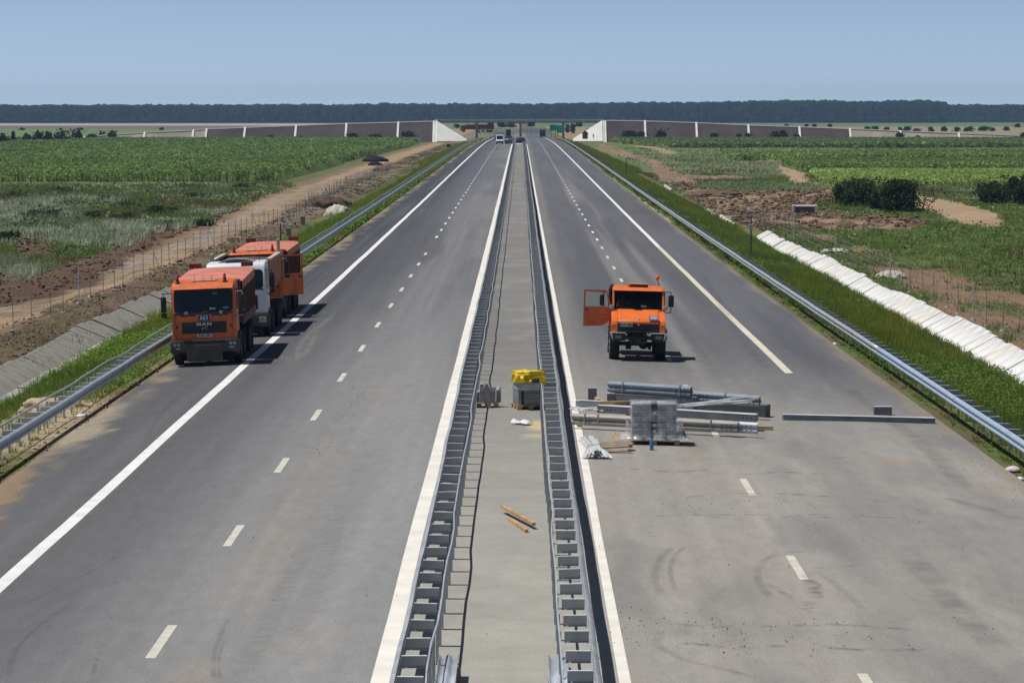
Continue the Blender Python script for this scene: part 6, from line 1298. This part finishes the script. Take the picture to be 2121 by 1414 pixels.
x = AT(1330, 80.9); o = MB().prism([(0, 0), (1.0, .05), (1.02, .12), (.02, .10)], 0, .12, 'z').build('timber_offcut', M_wood, None, 0); o.location = (AT(1243, 80.4), 80.35, rz_(x, 80) + .475); tag(o, 'short timber offcut lying on the beams left of the wrapped pallet', 'timber')
o = MB().box(0, 1.1, 0, .09, 0, .06).build('timber_offcut', M_wood, None, 0); o.location = (AT(1404, 78.5), 78.3, rz_(5, 78) + .30); o.rotation_euler = (0, R(5), R(-12)); tag(o, 'long timber offcut leaning on the front bundle right of the wrapped pallet', 'timber')
o = MB().box(0, .9, 0, .1, 0, .09).build('timber_offcut', M_wood, None, 0); o.location = (AT(1535, 79.2), 79.2, rz_(6, 79) + .01); o.rotation_euler = (0, R(1.4), R(-14)); tag(o, 'timber end poking out at the right end of the stacks', 'timber')

def pallet(parent, w, d, mat=None, z=0.0):
    o = None; mat = mat or M_wood; mb = MB()
    for k in range(5): mb.box(-w / 2, w / 2, -d / 2 + k * (d - .1) / 4, -d / 2 + k * (d - .1) / 4 + .1, .112, .134)
    p = mb.build('pallet', mat, parent, 0)
    for x in (-w / 2 + .07, 0, w / 2 - .07):
        mb = MB(); mb.box(x - .05, x + .05, -d / 2, d / 2, 0, .02)
        for y in (-d / 2 + .07, 0, d / 2 - .07): mb.box(x - .07, x + .07, y - .07, y + .07, .021, .111)
        mb.build('runner', mat, p, 0)
    return p
def crumple(mb_or_none, V, amp, seed): 
    rg = np.random.default_rng(seed); V = np.array(V, float); n = fbm(V[:, 0] * 7 + seed * 3.3, V[:, 2] * 7 + V[:, 1] * 5, 3) - .5
    return V, n
def shrink_film(parent, w, d, z0, z1, seed, skirt=.0, name='plastic_wrap', mat=None, amp=.05, top=True):
    """closed film shell round a load, wrinkled, with a flared skirt"""
    V = []; nx = 28; nz = 16; ring = []
    for i in range(nx * 2 + 16 * 2):
        t = i / (nx * 2 + 32); a = t * 2 * math.pi; c, s_ = math.cos(a), math.sin(a); m = max(abs(c), abs(s_)); ring.append((c / m * w / 2, s_ / m * d / 2))
    N = len(ring)
    for k in range(nz + 1):
        u = k / nz; z = z0 + (z1 - z0) * u; fl = skirt * max(0, 1 - u * 3.2) ** 1.3
        for (x, y) in ring:
            n = float(fbm(np.array([x * 5 + seed]), np.array([z * 3 + y * 5]), 3)[0]) - .5; g = 1 + (amp * 1.6 * n + .02) / (w / 2) + fl / (w / 2) * (1 + n * 1.2)
            V.append((x * g, y * g, z + n * amp * .4))
    F = [(k * N + i, k * N + (i + 1) % N, (k + 1) * N + (i + 1) % N, (k + 1) * N + i) for k in range(nz) for i in range(N)]
    me = bpy.data.meshes.new(name); 
    if top: V.append((0, 0, z1 + .02)); F += [(nz * N + i, nz * N + (i + 1) % N, len(V) - 1) for i in range(N)]
    me.from_pydata(V, [], F); me.materials.append(mat or M_film); me.polygons.foreach_set('use_smooth', np.ones(len(me.polygons), bool)); return link(name, me, parent)
# wrapped pallet of grey brackets
Yp = 74.6; xp = AT(1356, Yp); root = empty('wrapped_pallet', (xp, Yp + .5, rz_(xp, Yp)), R(-1), 'pallet of stacked grey steel brackets wrapped in torn clear plastic, in front of the beams', 'pallet')
pallet(root, 1.35, 1.0, M_wood2)
for k in range(6):
    z = .137 + k * .162; w2 = 1.45 if k == 0 else 1.18; ld = MB()
    ld.box(-w2 / 2 + (.12 if k == 0 else 0), -.085, -.46, .46, z, z + .150, bev=.006); ld.box(.085, w2 / 2 + (.12 if k == 0 else 0), -.46, .46, z, z + .150, bev=.006); o = ld.build('bracket_layer', pbr('blue_grey_brackets', (.30, .315, .35), .6, .15, .5, .2, 4), root, 30)
    mb = MB()
    for q in (-.5, -.42, -.34, -.2, .2, .3, .42, .5): mb.box(q - .008, q + .008, -.465, -.4605, z + .05, z + .09)
    mb.build('bolt_holes', M_dark, o, 0)
    if k in (1, 2, 4): MB().box(-.05, .05, -.43, -.38, z + .03, z + .11, bev=.01).build('shiny_core', M_galb, o, 0)
MB().box(-.082, .082, -.40, .44, .137, 1.09).build('dark_core', M_blk, root, 0)
shrink_film(root, 1.22, .98, .62, 1.13, 3, .0, amp=.05); shrink_film(root, 1.36, 1.06, .16, .60, 5, .17, amp=.14, top=False)
x = AT(1350, 73.4); root = empty('plastic_bottle', (x, 73.5, rz_(x, 73.5)), 0, 'blue plastic water bottle standing against the wrapped pallet', 'bottle')
mb = MB(); mb.rev([(0, .04), (.01, .055), (.2, .055), (.25, .05), (.30, .02), (.33, .02)], 14, Matrix.Rotation(-math.pi / 2, 4, 'Y')); mb.build('body', pbr('blue_bottle', (.06, .22, .45), .2, 0, .6), root); MB().cyl((0, 0, .331), (0, 0, .36), .024).build('cap', M_blue, root)
# bundle of grey strips
Ys = 71.2; xs0 = AT(1236, Ys); root = empty('strip_bundle', (xs0, Ys, rz_(xs0, Ys)), 0, 'fan-shaped bundle of pale grey steel strips tied round the middle, beside the median guardrail', 'steel strips'); rg = random.Random(4)
M_strip = pbr('zinc_strips', (.50, .52, .52), .6, .1, .4, .2, 5)
for k in range(26):
    u = -1 + 2 * k / 25; top = Vector((-.20 + u * .20 + rg.uniform(-.03, .03), 1.35 + rg.uniform(-.1, .1), .34 + rg.uniform(-.06, .12))); mid = Vector((-.06 + u * .16, .62, .22 + .05 * math.cos(u * 1.5))); bot = Vector((.02 + u * .37, -.0 + rg.uniform(-.03, .12), .04 + .22 * (1 - abs(u)) * rg.random()))
    bm = bmesh.new(); wv = Vector((.028, 0, .006)); pts = [bot, (bot + mid) / 2 + Vector((0, 0, .03)), mid, (mid + top) / 2, top]; L_ = [bm.verts.new(p - wv) for p in pts]; R_ = [bm.verts.new(p + wv) for p in pts]
    for i in range(4): bm.faces.new([L_[i], R_[i], R_[i + 1], L_[i + 1]])
    me = bpy.data.meshes.new('strip'); bm.to_mesh(me); bm.free(); me.materials.append(M_strip); o = link('strip', me, root); o.modifiers.new('thickness', 'SOLIDIFY').thickness = .012
mb = MB(); mb.tube([(-.24, .60, .20), (-.20, .62, .30), (.10, .62, .31), (.14, .60, .20)], .008); mb.build('tie', M_dark, root)
# broken pallet boards
Yb = 73.0; xb = AT(1262, Yb)
for i, (dx, dy, dz, l, a, t, lab) in enumerate(((-.25, .35, .13, .85, 5, 0, 'topmost weathered board of the broken pallet by the strip bundle'), (-.22, .22, .09, .85, 6, 0, 'second weathered board of the broken pallet by the strip bundle'), (-.24, .08, .05, .85, 5, 0, 'third weathered board of the broken pallet by the strip bundle'), (-.15, -.35, .0, .72, -3, 0, 'lowest weathered board lying flat in front of the broken pallet'))):
    o = MB().box(0, l, 0, .11, 0, .035).build('pallet_board', M_wood2, None, 0); MB().box(l - .1, l - .002, .012, .10, -.08 if dz > .05 else .036, -.001 if dz > .05 else .08).build('block', M_wood2, o, 0); o.location = (xb + dx, Yb + dy, rz_(xb, Yb) + dz + .004); o.rotation_euler = (R(20), R(-2), R(a)); tag(o, lab, 'board', 'broken pallet boards')
o = MB().box(-.045, .045, -.02, .02, 0, .42).build('timber_offcut', M_wood, None, 0); o.location = (AT(1277, 75.3), 75.0, rz_(2.6, 75)); o.rotation_euler = (R(-62), 0, R(14)); tag(o, 'short fresh orange timber behind the broken pallet boards', 'timber')

# ---- median
Ym = 83.2; xm = AT(1093, Ym); root = empty('bagged_pallet', (xm, Ym + .45, .012), R(14), 'pallet of grey wrapped blocks with a yellow bag on top, in the median', 'pallet')
pallet(root, .84, .84)
mb = MB(); mb.box(-.37, .37, -.36, .36, .137, .56, bev=.015); lo_ = mb.build('wrapped_blocks', pbr('grey_green_wrap', (.21, .24, .235), .45, 0, .5, .15, 3), root); mb = MB(); mb.box(-.385, .385, -.375, .375, .562, .80, bev=.03); mb.build('upper_wrap', pbr('milky_grey_wrap', (.42, .44, .43), .3, 0, .5, .25, 3), root)
MB().box(-.28, -.20, -.364, -.361, .14, .56).build('dark_seam', M_dark, lo_, 0)
for z in (.32, .48): mb = MB(); mb.box(-.374, .374, -.3645, -.3608, z, z + .014); mb.build('strap', pbr('green_strap', (.03, .10, .08), .5), lo_, 0)
mb = MB(); mb.box(-.36, .36, -.30, .30, .803, .97, bev=.04); mb.build('grey_sack', pbr('grey_sack', (.17, .175, .17), .7), root)
yb = shrink_film(root, .74, .64, .90, 1.12, 8, -.02, 'yellow_bag', pbr('yellow_plastic_bag', (.78, .56, .01), .35, 0, .5, .25, 5), .16)
yb2 = shrink_film(root, .10, .50, .70, .96, 9, .0, 'yellow_bag_side', pbr('yellow_plastic_bag', (.78, .56, .01)), .05); yb2.location = (.355, 0, .02); yb3 = shrink_film(root, .30, .66, .80, 1.04, 10, .0, 'yellow_bag_fold', pbr('yellow_plastic_bag', (.78, .56, .01)), .16); yb3.location = (-.24, -.03, 0)
# offcut group
Yo = 84.0; xo = AT(1010, Yo); root = empty('offcut_pallet', (xo, Yo + .1, .012), 0, 'pallet with short steel offcuts standing on end beside the left median guardrail', 'pallet'); pallet(root, .66, .5, M_wood2)
mb = MB(); mb.box(-.20, .24, -.12, .20, .137, .55, bev=.008); mb.build('pale_box', pbr('pale_grey_box', (.36, .36, .35), .6, .1, .4, .15, 3), root, 30)
mb = MB(); mb.box(-.21, .25, -.14, -.124, .48, .60); mb.build('box_lid', M_galb, root, 0)
for i, (a, b, h, m) in enumerate(((-.33, -.24, .45, M_gald), (-.23, -.12, .68, M_gald), (.26, .40, .50, M_gald))): 
    o = MB().box(a, b, -.08, .1, .137, h, bev=.006).build('steel_offcut', m, root, 30); MB().box(a + .004, b - .004, -.076, .096, h + .0005, h + .01).build('bright_end', M_galb, o, 0)
mb = MB(); mb.cyl((.34, 0, .52), (.34, 0, .60), .07, .05, 14); mb.build('steel_cap', M_galb, root)
o = MB().box(-.06, .06, -.05, .05, 0, .70, bev=.006).build('leaning_post', M_gald, root, 0); o.location = (.05, -.34, .0); o.rotation_euler = (R(-8), R(-7), 0); MB().box(-.056, .056, -.046, .046, .7005, .71).build('bright_end', M_galb, o, 0)
# white sack
x, y = P(1080, 880, 0); bm = bmesh.new(); bmesh.ops.create_grid(bm, x_segments=16, y_segments=8, size=.5)
for v in bm.verts:
    u, w_ = v.co.x, v.co.y; pinch = 1 - .55 * math.exp(-((u + .02) / .16) ** 2); v.co = Vector((u * .55, w_ * .42 * pinch + .12 * (u < -.1) * (-u), .035 + .07 * math.cos(w_ * 3) * (1.0 + .5 * math.sin(u * 9)) + .03 * float(fbm(np.array([u * 6]), np.array([w_ * 6]), 3)[0])))
me = bpy.data.meshes.new('paper_sack'); bm.to_mesh(me); bm.free(); me.materials.append(pbr('white_sack', (.80, .80, .84), .6)); me.polygons.foreach_set('use_smooth', np.ones(len(me.polygons), bool)); o = link('paper_sack', me); o.modifiers.new('thickness', 'SOLIDIFY').thickness = .02; o.location = (x, y, .014); o.rotation_euler = (0, 0, R(-24)); tag(o, 'empty white sack lying in the median in front of the yellow-topped pallet', 'sack')
# two crossed timbers
for (a, b, z0, z1, lab) in (((1040, 1063), (1106, 1097), .12, .085, 'longer upper timber of the crossed pair in the foreground median'), ((1056, 1080), (1091, 1104), .012, .012, 'shorter lower timber of the crossed pair in the foreground median')):
    p = P(*a, 0); q = P(*b, 0); L = math.dist(p, q); o = MB().box(0, L, -.038, .038, 0, .075, bev=.004).build('timber', M_wood, None, 0); o.location = (*p, z0); o.rotation_euler = (0, math.atan2(z0 - z1, L), math.atan2(q[1] - p[1], q[0] - p[0])); tag(o, lab, 'timber', 'crossed timbers')
for i, (px, py, lab) in enumerate(((1345, 1105, 'tiny folded paper scrap on the near right carriageway'), (1350, 1113, 'tiny pale scrap just in front of the folded paper scrap'))):
    x, y = P(px, py, -.05); o = MB().prism([(-.06, -.01), (.05, -.015), (.06, .015), (-.03, .02)], 0, .012, 'z').build('scrap', M_litter, None, 0); o.location = (x, y, rz_(x, y) + .001); tag(o, lab, 'litter')

# ================================================================== far away traffic and workers
def boxcar(name, label, cat, px, pyb, wpx, hpx, Y, L, col, kind, group=None, rz=0):
    x = AT(px, Y); s = 5855 / Y; wd = wpx / s; ht = hpx / s; root = empty(name, (x, Y, float(zr(x, Y)) if abs(x) < 12.4 else HC - (pyb - VY) / s), rz, label, cat, group); m = pbr('paint_' + name + '_%d' % int(col[0] * 100 + px), col, .4)
    hw = wd / 2
    if kind == 'van':
        mb = MB(); mb.prism([(0, .35), (0, .95), (.55, 1.15), (1.15, ht - .05), (1.5, ht), (L, ht), (L, .35)], -hw, hw, 'x', bev=.06); b = mb.build('body', m, root, 40)
        mb = MB(); mb.prism([(.60, 1.20), (1.12, ht - .16), (1.10, ht - .14), (.58, 1.22)], -hw + .14, hw - .14, 'x'); mb.build('windscreen', M_glass, b, 0)
        MB().box(-hw + .25, hw - .25, -.02, .0, .55, .82).build('grille', M_blk, b, 0); MB().box(-hw + .02, hw - .02, -.06, .05, .28, .46, bev=.02).build('bumper', M_dark, b, 0)
        for q in (-1, 1): MB().box(*sorted((q * (hw - .04), q * (hw - .32))), -.03, .0, .70, .88).build('headlight', M_lamp, b, 0)
        wl = (.75, L - .9); r = .34
    elif kind == 'truck':
        mb = MB(); mb.box(-hw, hw, 0, 1.9, .8, min(ht, 3.0) - .1, bev=.08); b = mb.build('cab', m, root, 40); MB().box(-hw + .15, hw - .15, -.02, .0, 1.75, min(ht, 3.) - .35).build('windscreen', M_glass, b, 0); MB().box(-hw, hw, -.1, .2, .4, .79, bev=.03).build('bumper', M_dark, b, 0)
        MB().box(-hw + .3, hw - .3, -.025, -.0005, 1.05, 1.5).build('grille', M_blk, b, 0)
        mb = MB(); mb.box(-hw, hw, 2.1, L, 1.1, ht, bev=.04); mb.build('body', pbr('body_' + name + '_%d' % px, tuple(c * .8 for c in col), .6), root, 30); wl = (1.3, L - 2.4, L - 1.1); r = .5
    elif kind == 'rear':
        mb = MB(); mb.box(-hw, hw, 0, L, .7, ht, bev=.05); b = mb.build('body', m, root, 30); MB().box(-hw + .1, hw - .1, -.02, -.001, .85, ht - .15).build('tailgate', pbr('tail_%d' % px, tuple(c * .6 for c in col), .7), b, 0); wl = (.8, L - 1.2); r = .48
    for y in wl:
        for q in (-1, 1): wheel(root, q * (hw - .15), y, r, .26, q, rim=False)
    return root
boxcar('van', 'white van facing the camera at the far end of the left carriageway', 'van', 1035, 297, 15.5, 19, 738, 4.9, (.78, .79, .80), 'van')
boxcar('truck', 'blue truck coming along the far end of the right carriageway under the overpass', 'truck', 1124, 278, 12, 17, 1052, 8, (.03, .055, .11), 'truck')
boxcar('truck', 'brown truck seen from behind under the overpass on the left carriageway', 'truck', 1053, 281, 10.5, 18, 1000, 8, (.10, .05, .04), 'rear')
boxcar('van', 'small dark vehicle behind the white van at the far end', 'van', 1028, 282, 8.5, 12, 900, 4.5, (.025, .05, .065), 'van')
boxcar('car', 'black car parked on the median at the far end of the guardrails', 'car', 1077, 299, 19, 14, 731, 4.3, (.02, .02, .022), 'van')
root = boxcar('truck', 'red lorry with a black trailer parked crosswise beyond the overpass', 'truck', 954, 274, 14, 16, 1190, 14, (.30, .03, .02), 'truck', rz=R(-82))
x = AT(984, 1180); z = HC - (276 - VY) / (5855 / 1180); 
for i, (px, w_, h) in enumerate(((991, 4.5, 8), (1000, 5, 8))): boxcar('car', ('left' if i == 0 else 'right') + ' small dark vehicle by the left pier of the overpass', 'car', px, 276 - i * 2, w_, h, 1150 + i * 20, 4, (.04, .05, .06), 'van')
for i, (px, yy, col, tr) in enumerate(((1047, 736, (.55, .55, .55), (.03, .03, .04)), (1051, 733, (.7, .7, .7), (.02, .02, .03)), (1055.5, 738, (.25, .27, .3), (.1, .1, .12)), (1060, 735, (.45, .40, .3), (.05, .06, .1)), (1063.5, 730, (.12, .14, .2), (.06, .05, .04)), (1088, 732, (.5, .3, .2), (.04, .04, .05)))):
    person(AT(px, yy), yy, R(random.uniform(-60, 60)), ('first', 'second', 'third', 'fourth', 'fifth', 'sixth')[i] + ' road worker from the left standing at the far end of the median', col, tr, (random.random() * .6, random.random() * .6), z=None)
o = MB().box(-.95, .95, 0, .06, .05, 2.1).build('board', pbr('grey_board', (.26, .30, .34), .6), None, 0); o.location = (AT(1054, 742), 742.5, float(zr(-3, 742))); tag(o, 'tall grey boards standing behind the far road workers', 'board')
for i, (px, w_) in enumerate(((1069, 5), (1074, 6), (1080, 5))):
    x = AT(px, 727); s = 5855 / 727
    bm = bmesh.new(); bmesh.ops.create_icosphere(bm, subdivisions=2, radius=1)
    for v in bm.verts: v.co = Vector((v.co.x * w_ / s / 2, v.co.y * .5, max(-.05, v.co.z) * .32 * (1 + .4 * math.sin(v.co.x * 5 + i))))
    me = bpy.data.meshes.new('white_bag'); bm.to_mesh(me); bm.free(); me.materials.append(M_litter); o = link('white_bag', me); o.location = (x, 727, float(zr(x, 727)) + .02); tag(o, ('left', 'middle', 'right')[i] + ' white bag on the far end of the median', 'bag', 'white bags at the end of the median')
# green direction boards
M_grn = pbr('green_sign_face', (.02, .46, .32), .5)
def board(name, label, px, py0, py1, wpx, Y, base, letters, posts=True):
    x = AT(px, Y); s = 5855 / Y; z1 = HC - (py0 - VY) / s; z0 = HC - (py1 - VY) / s; w_ = wpx / s; root = empty(name, (x, Y, base), 0, label, 'road sign', 'green direction boards by the right carriageway' if posts else None)
    b = MB().box(-w_ / 2, w_ / 2, 0, .08, z0 - base, z1 - base, bev=.03).build('panel', M_grn, root, 0); MB().box(-w_ / 2 + .08, w_ / 2 - .08, -.012, -.001, z0 - base + .08, z0 - base + .12).build('edge_line', M_wlet, b, 0)
    for (t, sz, dx, dz) in letters: text_mesh(t, sz, 'lettering', M_wlet, b, FRONT(dx, -.02, (z0 + z1) / 2 - base + dz), .004, .02)
    for q in (-w_ * .3, w_ * .3): MB().box(q - .12, q + .12, .1, .3, 0, z0 - base + .5).build('leg', M_steel2, root, 0)
board('direction_board', 'left and farther of the two green direction boards under the overpass', 1146, 258.5, 270.5, 15, 1062, -.5, [('▬▬▬', .6, .3, .3)] if False else [('- - -', .8, .5, .2)], True)
board('direction_board', 'right and nearer of the two green direction boards under the overpass', 1160.5, 260, 275.5, 16, 1035, -.6, [('-- --', .8, .2, .5), ('-- --', .8, .2, -.4)], True)
Y = 520; board('marker_sign', 'small green sign behind the right guardrail far down the road', 1220, 316, 324, 7, 640, -.2, [], False)
x = AT(929, 830); o = MB().box(-.5, .5, 0, .2, .0, 1.1).build('control_cabinet', M_blk, None, 0); MB().box(-.45, .45, -.02, -.001, .05, 1.0).build('door', pbr('dark_cabinet', (.02, .022, .028), .5), o, 0); o.location = (x, 830, roadz(x, 830) + .3); tag(o, 'small black cabinet beside the far left verge', 'cabinet')
# timber hut and figure by the right slope
Yh = 1000; x = AT(1212, Yh); s = 5855 / Yh; root = empty('site_hut', (x, Yh, HC - (288 - VY) / s), 0, 'small reddish-brown gabled hut in front of the right white slope', 'hut')
MB().box(-.95, .95, 0, 1.6, 0, 2.0).build('walls', pbr('orange_brown_boards', (.30, .10, .03), .8, 0, .3, .25, 2), root, 0); mb = MB(); mb.prism([(-1.35, 1.85), (0, 3.0), (1.35, 1.85), (1.2, 1.80), (0, 2.8), (-1.2, 1.80)], -.3, 1.9, 'y'); mb.build('roof', pbr('dark_red_roof', (.16, .03, .035), .7), root, 0); mb = MB(); mb.prism([(-.95, 2.003), (.95, 2.003), (0, 2.75)], 0.02, 1.58, 'y'); mb.build('gable', pbr('dark_red_gable', (.18, .04, .03), .8), root, 0)
x = AT(1229, 1010); person(x, 1010, R(20), 'lone dark-clothed figure standing right of the reddish hut', (.06, .05, .05), (.03, .03, .035), z=HC - (287.5 - VY) / (5855 / 1010))
